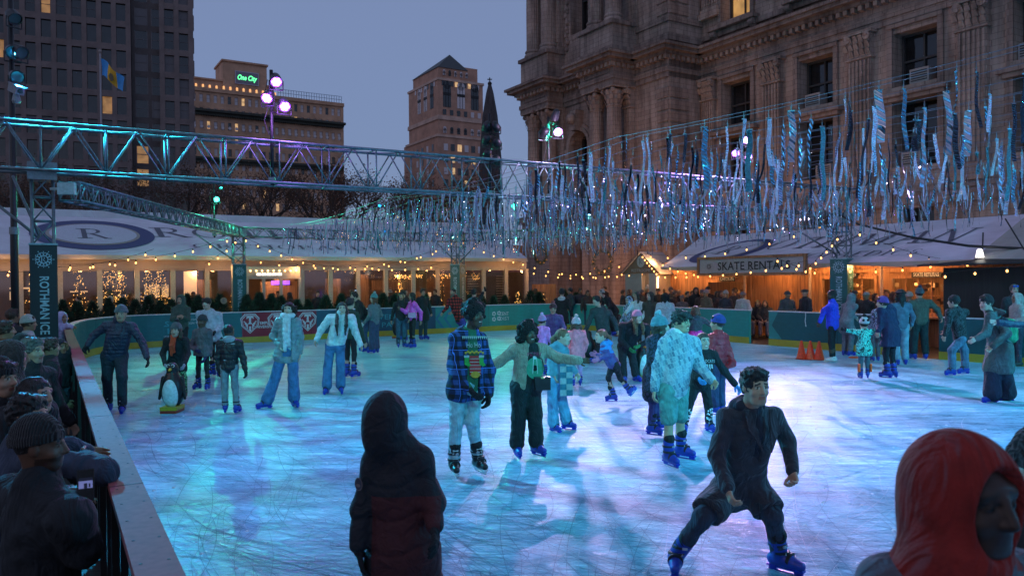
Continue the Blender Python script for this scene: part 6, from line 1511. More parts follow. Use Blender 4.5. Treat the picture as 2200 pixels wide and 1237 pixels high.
        F.cone(J['sl']-up*.012, J['sr']-up*.012, (.052+p)*SC, (.052+p)*SC, .05); F.cone(J['nk']-up*.02, J['sl'], (.05+p*.6)*SC, (.04+p)*SC, .05); F.cone(J['nk']-up*.02, J['sr'], (.05+p*.6)*SC, (.04+p)*SC, .05); F.cone(J['nk']+up*.0, J['ch'], (.062+p*.7)*SC, (.09+p)*SC, .05)
        tc_ = tp.get('thighcut')
        if tc_:
            for q in 'lr':
                e2 = J['h'+q]+(J['k'+q]-J['h'+q])*(tc_+.25); F.cone(J['h'+q]+up*.03, e2, (.1*b+p)*SC, (.088*b+p+tp.get('flare', 0))*SC, .05)
            F.cone(J['pv'], J['pv']-up*.1-fw*.08, .12*SC, .11*SC, .08)
            for q in 'lr': n2 = unit(J['k'+q]-J['h'+q]); F.plane(J['h'+q]+(J['k'+q]-J['h'+q])*tc_, unit(n2-up*.3))
        elif mlen:
            for q in 'lr': F.cone(J['h'+q]+up*.03, J['h'+q]+(J['k'+q]-J['h'+q])*min(1.6, mlen/.23), (.1*b+p)*SC, (.1*b+p+tp.get('flare', .02))*SC, .08)
            F.cone(J['pv'], (J['kl']+J['kr'])/2*(mlen/.25)+J['pv']*(1-mlen/.25), (.11*b+p)*SC, (.1*b+p+tp.get('flare', .02))*SC, .08)
        if slv:
            for q in 'lr':
                w = J['w'+q]; e_ = J['e'+q]
                if slv >= 1: F.chain([J['s'+q], e_, w-(w-e_)*.04], [(.050+p)*SC, (.041+p*.9)*SC, (.034+p*tp.get('cuff', .7))*SC], .03)
                else: F.cone(J['s'+q], e_, (.056+p)*SC, (.05+p)*SC, .03)
        hem = J['pv']-up*(.04*H+mlen*H*.9)
        hn = -up+fw*(-.15*le)
        if 'hem' in tp: hem = J['pv']-up*(tp['hem']*H)
        far_arm = [J['w'+q][2] < hem[2]+.05 for q in 'lr']
        if tc_:
            pass
        elif not any(far_arm): F.plane(hem, hn)
        else:
            sl, X, Y, Z = F.sub(F.o, F.o+1e3); hz = hem[2]; c0 = (J['hl']+J['hr'])/2; wd = .15*SC*b+p+.03+tp.get('flare', 0)
            dd = (X-c0[0])*hpv[0]+(Y-c0[1])*hpv[1]+(Z-c0[2])*0; cut = np.maximum(np.abs(dd)-wd, hz-Z*1.0)
            inside = (np.abs(dd) < wd)
            F.F = np.where(inside, np.maximum(F.F, (hz-Z)), F.F).astype(np.float32)
        if tp.get('quilt'): F.wob(.004, 10, ph, ((.017 if vox < .008 else .012) if vox < .015 else .008)*min(1, .09/tp['quilt']), math.pi/tp['quilt'])
        else:
            F.wob(.006 if tp.get('mat') != 'puffer' else .004, 9, ph)
            if vox < .012: F.wob(.0035, 24, ph+1)
        if tp.get('collar'):
            F.cone(J['nk']+up*.02+fw*.01, J['nk']+up*.055+fw*.02, .078*SC, .08*SC, .015)
        if 'open' in tp:                      # unzipped front: half width at chest and hem
            o0, o1 = tp['open']; n_ = 7
            A0 = J['nk']+fw*.10*SC+up*.0; A1 = hem+fw*(.16*SC+p*.5)-up*.1
            for k_ in range(n_): 
                c_ = A0+(A1-A0)*(k_/(n_-1)); wd = o0+(o1-o0)*k_/(n_-1); F.box(c_+fw*.06, (wd*SC, .11*SC, np.linalg.norm(A1-A0)/(n_-1)*.62+.01), (sh, fw, up), .01, .008, True)
        if tp.get('hoodup'):
            F.ell(hp(0, -.02, .012), (.112*S, .135*S, .140*S), fr, .03); F.cone(hp(0, -.04, -.09), J['nk']-fw*.02, .1*S, .105*SC, .06); F.cone(J['nk']+up*.03, J['sl'], .06*SC, (.04+p)*SC, .04); F.cone(J['nk']+up*.03, J['sr'], .06*SC, (.04+p)*SC, .04)
            if tp.get('hoodtip'): F.ell(hp(0, -.1, .05), (.07*S, .06*S, .08*S), fr, .05)
            F.ell(hp(0, .125, -.008), (.076*S, .10*S, .108*S), fr, .012, True)
        if tp.get('hood'):
            hb_ = J['nk']-fw*.075*SC+up*.0; F.ell(hb_, (.115*SC, .065*SC, .06*SC), (sh, fw, up), .04); F.cone(J['nk']-sh*.075*SC+up*.005, J['nk']-fw*.07*SC+up*.02, .035*SC, .045*SC, .02); F.cone(J['nk']+sh*.075*SC+up*.005, J['nk']-fw*.07*SC+up*.02, .035*SC, .045*SC, .02)
            F.ell(J['nk']+up*.06+fw*.02, (.062*SC, .07*SC, .06*SC), (sh, fw, up), .01, True)
        mt = tp['mt'] if 'mt' in tp else M(tp.get('mat', 'cloth'), tp['col'])
        o = skin_part(tp.get('name', name), [F.mesh()], mt, root)
        return o
    if P.get('under'): garment({**P['under'], 'name': P['under'].get('name', 'shirt')})
    jk = garment(P['top']) if P['top'] else None
    # ---- hair
    if P['hair'] and not (P['top'] and P['top'].get('hoodup')) and not (P.get('under') or {}).get('hoodup'):
        ty, hc_ = P['hair'][:2]; hm = M('curls' if ty in ('afro', 'curly') else 'hair', hc_); F = Fld(hc-.32*S-(up*.4 if ty in ('long', 'curly') else 0), hc+.24*S, hh*1.15)
        if ty in ('short', 'buzz', 'fade'):
            t_ = {'short': .012, 'buzz': .002, 'fade': .004}[ty]; F.ell(hp(0, -.018, .032), ((.078+t_)*S, (.095+t_)*S, (.09+t_*1.4)*S), fr, .01)
            if ty == 'short': F.cone(hp(-.04, .05, .105), hp(.045, .055, .095), .026*S, .024*S, .03); F.wob(.006, 60, ph)
            F.ell(hp(0, .105, -.04), (.073*S, .085*S, .098*S), fr, .012, True); F.ell(hp(0, .02, -.1), (.12*S, .12*S, .075*S), fr, .01, True)
        elif ty == 'mop':
            F.ell(hp(0, -.012, .04), (.098*S, .108*S, .094*S), fr, .01)
            for q in (-1, 0, 1): F.cone(hp(q*.035, .06, .09), hp(q*.045+.01, .098, .045), .03*S, .016*S, .02)
            F.wob(.008, 55, ph); F.ell(hp(0, .115, -.05), (.068*S, .075*S, .088*S), fr, .01, True); F.ell(hp(0, .03, -.11), (.12*S, .11*S, .07*S), fr, .01, True)
        elif ty == 'afro':
            rg2 = np.random.RandomState(5)
            F.ell(hp(0, -.02, .05), (.118*S, .125*S, .11*S), fr, .01)
            for k_ in range(60):
                d_ = unit(rg2.normal(0, 1, 3)+nv((0, 0, .5))); 
                if d_@hf2 > .55 and d_@hu < .55: continue
                F.ell(hp(0, -.02, .045)+d_*rg2.uniform(.1, .125)*S*np.array([1, 1, .95]), (rg2.uniform(.02, .034)*S,)*3, None, .008)
            if len(P['hair']) > 2:
                for k_ in range(40):
                    q = rg2.choice([-1, 1]); F.ell(hp(q*rg2.uniform(.07, .12), rg2.uniform(-.08, .03), rg2.uniform(-.09, .03)), (.03*S,)*3, None, .008)
            F.ell(hp(0, .112, -.045), (.07*S, .08*S, .095*S), fr, .008, True)
        elif ty in ('long', 'curly', 'bob'):
            Ln = P['hair'][2] if len(P['hair']) > 2 else .3
            F.ell(hp(0, -.016, .03), (.09*S, .104*S, .1*S), fr, .01)
            dn_ = -up
            for q in (-1, 1):
                c0 = hp(q*.07, .0, .02); F.chain([c0, hp(q*.085, -.01, -.07), hp(q*.09, .0, -.07)+dn_*Ln*.55*S+fw*.03*P.get('hairfwd', 0)*3, hp(q*.07, .0, -.07)+dn_*Ln*S+fw*.05*P.get('hairfwd', 0)*2], [.03*S, .036*S, .034*S, .014*S], .02)
            F.cone(hp(0, -.06, .0), hp(0, -.075, -.06)+dn_*Ln*.9*S, .07*S, .04*S, .04)
            if ty == 'curly':
                rg2 = np.random.RandomState(8)
                for k_ in range(70): q = rg2.choice([-1, 1]); F.ell(hp(q*rg2.uniform(.06, .115), rg2.uniform(-.07, .035), rg2.uniform(-.16, .06)), (.026*S,)*3, None, .008)
            else: F.wob(.005, 45, ph)
            F.ell(hp(0, .11, -.03), (.062*S, .085*S, .1*S), fr, .01, True)
        elif ty in ('bun', 'pony'):
            F.ell(hp(0, -.018, .03), (.085*S, .1*S, .096*S), fr, .01); F.ell(hp(0, .105, -.04), (.07*S, .085*S, .098*S), fr, .012, True)
            if ty == 'bun': F.ell(hp(0, -.11, .07), (.04*S,)*3, fr, .02)
            else: F.chain([hp(0, -.1, .03), hp(.01, -.16, -.03), hp(.02, -.17, -.16), hp(.02, -.15, -.24)], [.025*S, .035*S, .03*S, .012*S], .02)
            F.ell(hp(0, .02, -.1), (.12*S, .12*S, .07*S), fr, .01, True)
        if ty in ('short', 'mop') and D < 15:
            rg2 = np.random.RandomState(PEOPLE_N[0])
            for k_ in range(70):
                d_ = unit(rg2.normal(0, 1, 3)); d_ = d_*(1 if d_@hu > 0 else -1); f0 = d_@hf2
                if d_@hu < .25 or (f0 > .75): continue
                c_ = hp(0, -.015, .035)+d_*.088*S; t_ = unit(d_+hf2*rg2.uniform(-.2, .9)+hs_*rg2.uniform(-.6, .6)+hu*.3); F.cone(c_, c_+t_*rg2.uniform(.018, .036)*S, .011*S, .003*S, .006)
        m_ = F.mesh()
        if len(m_[1]): skin_part('hair', [m_], hm, root)
    # ---- hat
    if P['hat']:
        ty, hcol_ = P['hat'][:2]; F = Fld(hc-.3*S, hc+.36*S, hh*1.2); mt = M(P.get('hatmat', 'knit'), hcol_)
        if ty in ('beanie', 'pom', 'earhat'):
            F.ell(hp(0, -.02, .045), (.095*S, .112*S, .118*S), fr, .01); F.plane(hp(0, 0, .028), -(hu+hf2*-.12)); 
            n0 = F.F.copy(); F2 = Fld(hc-.3*S, hc+.36*S, hh*1.2); F2.ell(hp(0, -.02, .045), (.101*S, .118*S, .12*S), fr, .01); F2.plane(hp(0, 0, .024), -(hu-hf2*.12)); F2.plane(hp(0, 0, .068), (hu-hf2*.12)); F.F = np.minimum(F.F, F2.F)
            if ty == 'earhat':
                for q in (-1, 1): F.cone(hp(q*.085, -.01, .04), hp(q*.088, .01, -.06), .03*S, .02*S, .01)
            F.wob(.0015, 90, ph)
        elif ty == 'flat':
            F.ell(hp(0, .0, .062), (.1*S, .125*S, .062*S), fr, .01); F.ell(hp(0, .1, .04), (.06*S, .05*S, .014*S), fr, .01); F.plane(hp(0, 0, .03), -hu)
        elif ty == 'cap':
            F.ell(hp(0, -.015, .045), (.09*S, .105*S, .085*S), fr, .01); F.plane(hp(0, 0, .03), -hu); F.ell(hp(0, .12, .036), (.065*S, .07*S, .01*S), fr, .008)
        elif ty == 'peaked':
            F.ell(hp(0, -.01, .07), (.13*S, .14*S, .035*S), fr, .02); F.cone(hp(0, -.01, .02), hp(0, -.01, .06), .095*S, .1*S, .02); F.plane(hp(0, 0, .02), -hu); F.ell(hp(0, .11, .03), (.07*S, .05*S, .01*S), fr, .008)
        elif ty == 'bucket':
            F.ell(hp(0, -.012, .05), (.095*S, .108*S, .085*S), fr, .01); F.ell(hp(0, -.01, .03), (.125*S, .138*S, .022*S), fr, .015); F.plane(hp(0, 0, .012), -hu)
        hat = skin_part('hat', [F.mesh()], mt, root)
        if ty == 'pom' and hat:
            pc = P['hat'][2] if len(P['hat']) > 2 else hcol_; F = Fld(hp(0, -.04, .17)-.09*S, hp(0, -.04, .17)+.09*S, hh*1.2); F.ell(hp(0, -.035, .178), (.043*S,)*3, fr, .01); F.wob(.006, 80, ph); skin_part('pompom', [F.mesh()], M('fur', pc), hat)
    # ---- skates or shoes
    for q in 'lr':
        a_ = J['a'+q]; kn = J['k'+q]; shin = unit(kn-a_); ft = P.get('toe'+q); 
        if ft is None: td = R(yaw+(12 if (q == 'r') == (math.cos(y) >= 0) else -12)); ft = nv((math.sin(td), -math.cos(td), 0))
        else: ft = nv(ft)
        raised = P.get('lift'+q, 0); fu = unit(shin*raised+up*(1-raised)); ft = unit(ft-fu*(ft@fu)); fs = np.cross(ft, fu)
        if P['skate'] in ('blue', 'hockey'):
            F = Fld(a_-.25*SC, a_+.27*SC, min(vox, .012)); sole = a_-fu*.075*SC; fsz = .95
            F.cone(a_+shin*.135*SC, a_-fu*.01*SC, .062*SC, .056*SC, .02); F.cone(a_-fu*.035*SC-ft*.045*SC, a_-fu*.03*SC+ft*.06*SC, .047*SC, .05*SC, .02); F.cone(a_-fu*.035*SC+ft*.05*SC, a_-fu*.048*SC+ft*.155*SC, .048*SC, .034*SC, .02)
            F.plane(sole, -fu)
            bc = BLUE if P['skate'] == 'blue' else (.012, .012, .014)
            bt = skin_part('skate', [F.mesh()], M('rubber', bc, .38), root)
            if bt is None: continue
            hd_ = MB(); c0 = Vector(sole-fu*.006+ft*.045*SC); FT, FS, FU = Vector(ft), Vector(fs), Vector(fu)
            hd_.cbox(c0, FT*.27*SC, FS*.05*SC, FU*.016)
            for o_, w_ in ((-.095, .07), (.095, .075)): hd_.prism([c0+FT*((o_-w_/2)*SC)+FS*.012, c0+FT*((o_+w_/2)*SC)+FS*.012, c0+FT*((o_+w_*.35)*SC)+FS*.012-FU*.03, c0+FT*((o_-w_*.35)*SC)+FS*.012-FU*.03], FS*-.024)
            hd_.prism([c0+FT*(-.13*SC)-FU*.028+FS*.009, c0+FT*(.135*SC)-FU*.028+FS*.009, c0+FT*(.13*SC)-FU*.036+FS*.009, c0-FT*(.125*SC)-FU*.036+FS*.009], FS*-.018)
            hd_.build('blade_holder', M('rubber', (.010, .025, .42) if P['skate'] == 'blue' else (.6, .62, .65), .35), bt)
            bl = MB(); bl.prism([c0+FT*(-.135*SC)-FU*.03+FS*.002, c0+FT*(.14*SC)-FU*.03+FS*.002, c0+FT*(.15*SC)-FU*.038+FS*.002, c0+FT*(.13*SC)-FU*.047+FS*.002, c0-FT*(.125*SC)-FU*.047+FS*.002, c0-FT*(.14*SC)-FU*.04+FS*.002], FS*-.004); bl.build('blade', M('metal', (.6, .65, .7)), bt)
            if D < 26:
                s_ = MB()
                for z_, f_ in ((.09, 0), (.03, .01), (-.02, .075)):
                    c_ = Vector(a_+shin*(z_*SC if z_ > 0 else 0)+(fu*z_*SC if z_ < 0 else 0)+ft*f_*SC); r_ = (.064 if z_ > 0 else .052)*SC; A_ = (FT if z_ > 0 else (FU*.9+FT*.2).normalized())
                    up_ = Vector(shin) if z_ > 0 else FT
                    pr = [(r_*.97, -.011), (r_*1.05, -.01), (r_*1.05, .01), (r_*.97, .011)]
                    s_.lathe(c_, pr, 14, ax=FS, ay=A_, az=up_)
                s_.build('strap', M('rubber', (.02, .02, .025), .5), bt)
                s_ = MB(); 
                for z_, f_ in ((.09, .0), (.03, .01)): s_.cbox(Vector(a_+shin*z_*SC+ft*(.062*SC)+fs*.02*(1 if q == 'r' else -1)), FS*.035, FT*.014, FU*.018)
                s_.build('buckle', M('metal', (.5, .5, .55)), bt)
                F = Fld(a_-.1*SC, a_+.27*SC, min(vox, .012)); F.cone(a_+shin*.12*SC, a_+shin*.17*SC+ft*.012, .055*SC, .062*SC, .01); skin_part('cuff', [F.mesh()], M('cloth', BLK), bt)
            if P['skate'] == 'hockey':
                s_ = MB()
                for k_ in range(7):
                    z_ = .12-.03*k_; c_ = a_+shin*max(0, z_)*SC+ft*((.062 if z_ > 0 else .066-z_*.9)*SC)-fu*(max(0, -z_)*.32*SC); s_.bar(c_-fs*.03, c_+fs*.03+fu*.012, .004, 5); s_.bar(c_+fs*.03, c_-fs*.03+fu*.012, .004, 5)
                s_.build('laces', M('rubber', (.6, .6, .6), .7), bt)
        elif P['skate']:
            F = Fld(a_-.2*SC, a_+.25*SC, min(vox, .012)); F.cone(a_-fu*.04-ft*.04*SC, a_-fu*.045+ft*.13*SC, .045*SC, .038*SC, .02); F.cone(a_, a_-fu*.03, .048*SC, .048*SC, .02); F.plane(a_-fu*.085*SC, -fu); skin_part('shoe', [F.mesh()], M('rubber', P['skate'], .6), root)
    return root, J, dict(fw=fw, sd=sd, sh=sh, SC=SC, S=S, hp=hp, fr=fr, up=up, vox=vox, hu=hu, hf=hf2, hs=hs_, D=D, B=B)

def phone(P, label, face, root=None, glow=(.5, .6, .8), s=1.0, em=1.0, tilt=.2):
    f = Vector(face).normalized(); x = f.cross(UP).normalized(); y = (x.cross(f)).normalized(); P = Vector(P)
    m = MB(); m.cbox(P, x*.075*s, f*.009, y*.155*s); o = m.build('phone', M('rubber', (.01, .01, .012), .3), org=P); tag(o, label, 'phone', 'phones held up by people')
    m = MB(); m.cbox(P+f*.0055, x*.068*s, f*.002, y*.145*s); m.build('screen', M('rubber', (.01, .01, .012), .15), o)
    m = MB(); m.cbox(P+f*.0072+y*.01*s, x*.06*s, f*.001, y*.05*s); m.build('picture', M('lit', glow, em=em, sc=1), o)
    m = MB(); m.cbox(P+f*.0082-y*.004*s, x*.014*s, f*.0008, y*.026*s); m.cbox(P+f*.0082-x*.017*s-y*.002*s, x*.007*s, f*.0008, y*.018*s); m.cbox(P+f*.0082+y*.028*s, x*.06*s, f*.0008, y*.014*s); m.build('picture_figures', M('rubber', (.03, .03, .06), .4), o); return o
def scarf(root, J, I, col, tail=.35, mat='wool', w=.07, name='scarf', side=0.0):
    SC = I['SC']; fw, sh, up = I['fw'], I['sh'], I['up']; nk = J['nk']; h = min(I['vox'], .012); F = Fld(nk-nv((.26, .26, .14+tail)), nk+.24, h)
    for k in range(10):
        t0, t1 = 2*math.pi*k/10, 2*math.pi*(k+1)/10; q = lambda t: nk+up*(.035*SC)+sh*(.085*SC*math.cos(t))+fw*(.09*SC*math.sin(t)+.01); F.cone(q(t0), q(t1), .042*SC, .042*SC, .02)
    for s_ in ((-.03, .03) if tail else ()):
        p0 = nk+fw*.11*SC+sh*(s_+side)*SC+up*.02; p1 = p0-up*tail*SC*(1.0 if s_ < 0 else .85)+fw*.045*SC; F.chain([p0, (p0+p1)/2+fw*.035, p1], [.036*SC, .034*SC, .03*SC], .02)
    F.wob(.004, 30, 1.0); return skin_part(name, [F.mesh()], M(mat, col), root)
def decal(name, J, I, root, mat, fn, off=.16, z=.0, s=0.0, mats=None):
    """flat printed figure on the chest, standing on the cloth surface"""
    o = Vector(J['ch']+I['fw']*off*I['SC']+I['up']*z+I['sh']*s); mb = MB(); fn(mb, o, Vector(I['sh']), Vector(I['up'])); return mb.build(name, mats or mat, root)
def penguin(foot, yaw, label, H=.82):
    B = GR(*foot); y = R(yaw); fw = V(math.sin(y), -math.cos(y), 0); sd = V(math.cos(y), math.sin(y), 0); f, s, u = nv(fw), nv(sd), nv(UP); b = nv(B)
    e = empty('penguin_skating_aid', B, label, 'skating aid', 'penguin skating aids'); h = .012; fr = (s, f, u)
    F = Fld(b-nv((.3, .3, 0)), b+nv((.3, .3, H+.05)), h); F.ell(b+u*.36*H/.82, (.185, .165, .30), fr, .02); F.cone(b+u*.60, b+u*.68, .09, .085, .05); F.ell(b+u*.72+f*.01, (.088, .09, .085), fr, .03); skin_part('body', [F.mesh()], M('rubber', (.012, .012, .014), .3), e)
    F = Fld(b-nv((.3, .3, 0)), b+nv((.3, .3, H)), h); F.ell(b+u*.335+f*.045, (.148, .14, .26), fr, .02); skin_part('belly', [F.mesh()], M('rubber', (.62, .66, .68), .25), e)
    F = Fld(b-nv((.3, .3, 0)), b+nv((.3, .3, H)), .009); F.cone(b+u*.70+f*.09, b+u*.685+f*.14, .026, .018, .01); skin_part('beak', [F.mesh()], M('rubber', (.6, .32, .02), .35), e)
    m = MB()
    for q in (-1, 1): disc(m, B+UP*.755+fw*.088+sd*(q*.038), sd, UP, .03, .026, 0, 16, .62)
    m.build('eye_ring', M('rubber', (.65, .68, .7), .4), e)
    m = MB(); m.cbox(B+UP*.615+fw*.075, sd*.11, fw*.03, UP*.03); m.build('collar', M('rubber', (.5, .05, .02), .4), e)
    for q in (-1, 1):
        F = Fld(b-.35, b+nv((.35, .35, H)), h); F.cone(b+u*.55+s*(q*.15), b+u*.22+s*(q*.205)+f*.03, .035, .022, .02); skin_part('wing', [F.mesh()], M('rubber', (.012, .012, .014), .3), e)
    m = MB(); m.cbox(B+UP*.075+fw*.03, sd*.27, fw*.34, UP*.055); m.build('base', M('rubber', (.45, .30, .02), .4), e)
    m = MB(); m.cbox(B+UP*.024+fw*.03, sd*.25, fw*.36, UP*.044); m.build('runner', M('rubber', (.35, .03, .02), .4), e); return e
# ================================================================ the cast
DK = (.018, .018, .022); NV = (.018, .022, .05); JEAN = (.07, .16, .34); LJ = (.16, .28, .44)
slim = (.084, .056, .046); wide_ = (.094, .088, .105); mid_ = (.09, .072, .066)
def SP(x_, D, y, label, H=1.65, yaw=0, group='spectators outside the boards', **k):
    """a bystander whose head appears at height y; the floor outside is level with the ice"""
    k.setdefault('skate', (.03, .03, .03)); k['skin'] = {'pale': 'tan', 'tan': 'mid', 'asian': 'mid'}.get(k.get('skin', 'tan'), 'brown'); return person(label, base=(x_, D), H=H, yaw=yaw, group=group, **k)  # skin swapped for a darker tone, imitating the shade bystanders stand in
BRN = (.05, .025, .015); BLKH = (.012, .010, .010)

# --- left side of the ice
person('man in a navy quilted jacket and grey flat cap, arms spread, beside the left board', foot=(248, 884), H=1.78, yaw=8, hyaw=12, nod=.35, skin='tan', hair=('buzz', (.03, .03, .03)), hat=('beanie', (.10, .105, .12)), hatmat='wool', build=1.12, hand=BLK,
       top=dict(col=(.022, .027, .055), mat='puffer', puff=.028, quilt=.062, collar=1, hem=.055), legs=dict(col=(.022, .026, .04), r=(.1, .078, .07)),
       px=dict(hd=(260, 675, -.12), nk=(256, 692, -.02), sl=(229, 700), sr=(283, 702), el=(201, 721, .0), wl=(188, 741, -.1), er=(306, 736), wr=(316, 768, -.1), pv=(246, 762, .08), kl=(230, 812), kr=(262, 810, -.1), al=(233, 866, .1), ar=(263, 872, -.08)))
r_, J_, I_ = person('child in a grey pompom beanie and orange scarf holding a penguin skating aid', foot=(388, 862), H=1.34, yaw=-3, nod=.4, skin='pale', hs=1.12, hair=('long', (.06, .03, .02), .1), hat=('pom', (.12, .12, .13), BLK), hand=(.4, .38, .48), mitt=1, skate='hockey',
       top=dict(col=DK, puff=.03, len=.06, hem=.13), legs=dict(col=(.08, .25, .12), mat='camo', r=(.09, .07, .065)), px=dict(hd=(378, 710, -.1), nk=(378, 724, -.03), sl=(358, 732), sr=(399, 732), el=(350, 760, -.05), er=(404, 760, -.05), wl=(355, 783, -.3), wr=(396, 783, -.3), pv=(379, 782, .1)))
scarf(r_, J_, I_, (.62, .065, .02), .42)
penguin((372, 884), 2, 'penguin skating aid with white belly and yellow base, in front of the orange scarf')
person('child in a grey puffer and dark beanie behind the penguin pusher', foot=(437, 838), H=1.38, yaw=-12, nod=.3, skin='brown', hs=1.1, hair=('buzz', BLKH), hat=('beanie', (.03, .03, .035)), hand=(.05, .03, .12), top=dict(col=(.10, .10, .115), mat='puffer', puff=.034, len=.03, quilt=.1),
       legs=dict(col=DK, r=slim), wide=.02, px=dict(el=(411, 745), wl=(421, 752, -.2), er=(452, 748), wr=(441, 768, -.12)))
person('teen in a green hoodie, hood up, looking down at a phone', foot=(391, 782), H=1.72, yaw=-6, nod=.75, skin='tan', top=dict(col=(.05, .085, .07), puff=.03, hoodup=1), legs=dict(col=DK, r=slim), px=dict(wl=(381, 681, -.3), wr=(394, 681, -.3), el=(371, 686, -.1), er=(404, 686, -.1)))
r_, J_, I_ = person('teenage boy in a pale grey hoodie with dark tousled hair, mouth open', foot=(466, 810), H=1.76, yaw=-12, skin='pale', hair=('mop', (.02, .015, .012)), hand=BLK, top=dict(col=(.42, .44, .50), puff=.03, hood=1), legs=dict(col=DK, r=slim), px=dict(hd=(444, 652), nk=(447, 668), sl=(428, 675), sr=(470, 677), pv=(462, 727), er=(475, 702), wr=(463, 712, -.25), el=(432, 706), wl=(440, 725, -.15)))
decal('chest_print', J_, I_, r_, M('rubber', (.06, .08, .12), .8), lambda m, o, x, y: (text(m, 'SENIORS', o, x, y, .07, wx=.2), text(m, '2024', o-y*.05, x, y, .05, wx=.12)), off=.155, z=.0, s=-.03)
person('boy seen from behind in a black puffer with a pale hood and grey joggers', foot=(494, 888), H=1.36, yaw=183, hyaw=175, hs=1.1, skin='brown', hair=('buzz', BLKH), hand=BLK, top=dict(col=(.012, .012, .016), mat='puffer', puff=.035, quilt=.085, hem=.17), legs=dict(col=(.20, .24, .27), r=(.09, .068, .062)),
       under=dict(col=(.3, .32, .36), puff=.012, hood=1, sleeve=0, name='hood'), wide=.01, px=dict(sl=(474, 737), sr=(513, 737), er=(522, 768), wr=(527, 795), el=(468, 768), wl=(470, 795), nk=(493, 727), hd=(492, 712), al=(484, 872), ar=(508, 872)))
r_, J_, I_ = person('woman with curly brown hair, grey quilted coat, white scarf and wide jeans', foot=(604, 875), H=1.74, yaw=6, hyaw=-4, skin='pale', hair=('curly', (.045, .024, .014), .12), top=dict(col=(.20, .235, .26), mat='puffer', puff=.02, quilt=.07, open=(.045, .085), hem=.10, len=.02),
       under=dict(col=(.34, .44, .5), puff=.002), legs=dict(col=JEAN, mat='denim', r=(.095, .085, .105)), px=dict(hd=(621, 665), nk=(619, 682), sl=(599, 691), sr=(639, 691), el=(586, 722, .05), wl=(602, 746, -.1), er=(646, 724, .05), wr=(645, 758), pv=(617, 757), kl=(591, 812), kr=(630, 812), al=(573, 862, -.05), ar=(632, 858, .1)), toel=(-.8, -.6, 0), toer=(.6, -.8, 0))
scarf(r_, J_, I_, (.52, .56, .60), .55)
person('girl with long dark hair, mint headband and short white puffer jacket, arms out', foot=(717, 845), H=1.68, yaw=8, hyaw=14, skin='pale', hair=('long', (.018, .012, .012), .42), hairfwd=2.6, top=dict(col=(.52, .56, .60), mat='puffer', puff=.04, quilt=.09, open=(.02, .05), collar=1, hem=.0), under=dict(col=(.4, .45, .5), puff=.004),
       legs=dict(col=JEAN, mat='denim', r=(.094, .084, .098)), hat=('none', (.1, .1, .1)), px=dict(hd=(735, 663), nk=(732, 679), sl=(709, 684), sr=(755, 684), el=(690, 708), wl=(680, 730, -.1), er=(764, 715, -.05), wr=(775, 741, -.12), pv=(720, 742), kl=(704, 790), kr=(732, 790), al=(702, 833), ar=(732, 831)))
person('skater in a dark green jacket mostly hidden behind the white puffer girl', foot=(753, 812), H=1.68, yaw=150, top=dict(col=(.02, .045, .03), puff=.03), legs=dict(col=DK, r=slim), hair=('short', BLKH), px=dict(er=(774, 708), wr=(783, 735)))
person('young man bending forward in a black jacket beside the teal beanie', foot=(787, 757), H=1.76, yaw=-62, lean=.16, nod=.45, skin='pale', hair=('short', (.02, .015, .012)), top=dict(col=DK, puff=.022), legs=dict(col=(.05, .08, .16), mat='denim', r=mid_))
person('woman in a teal striped beanie and grey fleece, one white glove, turned left', foot=(805, 760), H=1.66, yaw=-120, hyaw=-80, skin='pale', hair=('long', (.12, .06, .03), .16), hat=('pom', (.12, .36, .36), (.3, .4, .4)), hand=(.55, .55, .55), top=dict(col=(.13, .16, .18), puff=.022), legs=dict(col=(.05, .06, .12), r=(.1, .09, .1)))
person('dark haired woman in a black jacket and ripped jeans holding a hand out', foot=(862, 748), H=1.68, yaw=22, skin='tan', hair=('long', BLKH, .25), top=dict(col=DK, puff=.02), legs=dict(col=(.05, .09, .15), mat='denim', r=mid_), px=dict(el=(845, 668), wl=(841, 688)))
r_, J_, I_ = person('woman in a hot pink puffer with very long black hair looking at a phone', foot=(887, 748), H=1.68, yaw=-60, hyaw=-75, nod=.2, skin='tan', hair=('long', BLKH, .5), top=dict(col=(.80, .10, .60), mat='puffer', puff=.032, quilt=.09), legs=dict(col=DK, r=slim), px=dict(wl=(862, 664, -.1), el=(872, 671, -.1), er=(904, 671), wr=(904, 690)))
m = MB(); c_ = Vector(J_['pv'])+V(.02, -.22, .12); m.cbox(c_, V(.24, -.03, 0), V(.01, .08, 0), UP*.15); o = m.build('handbag', M('rubber', (.55, .3, .5), .4), org=c_); tag(o, 'small pale pink handbag hanging at the hot pink puffer', 'handbag')
m = MB(); m.path([c_+V(.11, 0, .07), Vector(J_['nk'])+V(.08, -.1, 0), Vector(J_['nk'])+V(-.08, -.12, -.02), c_+V(-.11, 0, .07)], .007, 5); m.build('strap', M('rubber', (.5, .3, .5), .5), o)
phone(PT(858, 661, J_['wl'][1]-.08), 'white edged phone held by the woman in hot pink', (.9, .3, .2), em=.6)
person('man in a dark coat skating away behind the hot pink puffer', foot=(909, 731), H=1.76, yaw=40, skin='tan', top=dict(col=(.015, .02, .022), puff=.03, len=.1, hem=.16), legs=dict(col=(.03, .05, .06), r=mid_))
person('skater in dark clothes half hidden behind the woman in black', foot=(868, 733), H=1.7, yaw=-40, top=dict(col=(.02, .02, .03), puff=.03), legs=dict(col=(.04, .06, .12), mat='denim', r=mid_))
penguin((853, 726), 80, 'small far penguin skating aid glowing teal beside the ripped jeans')
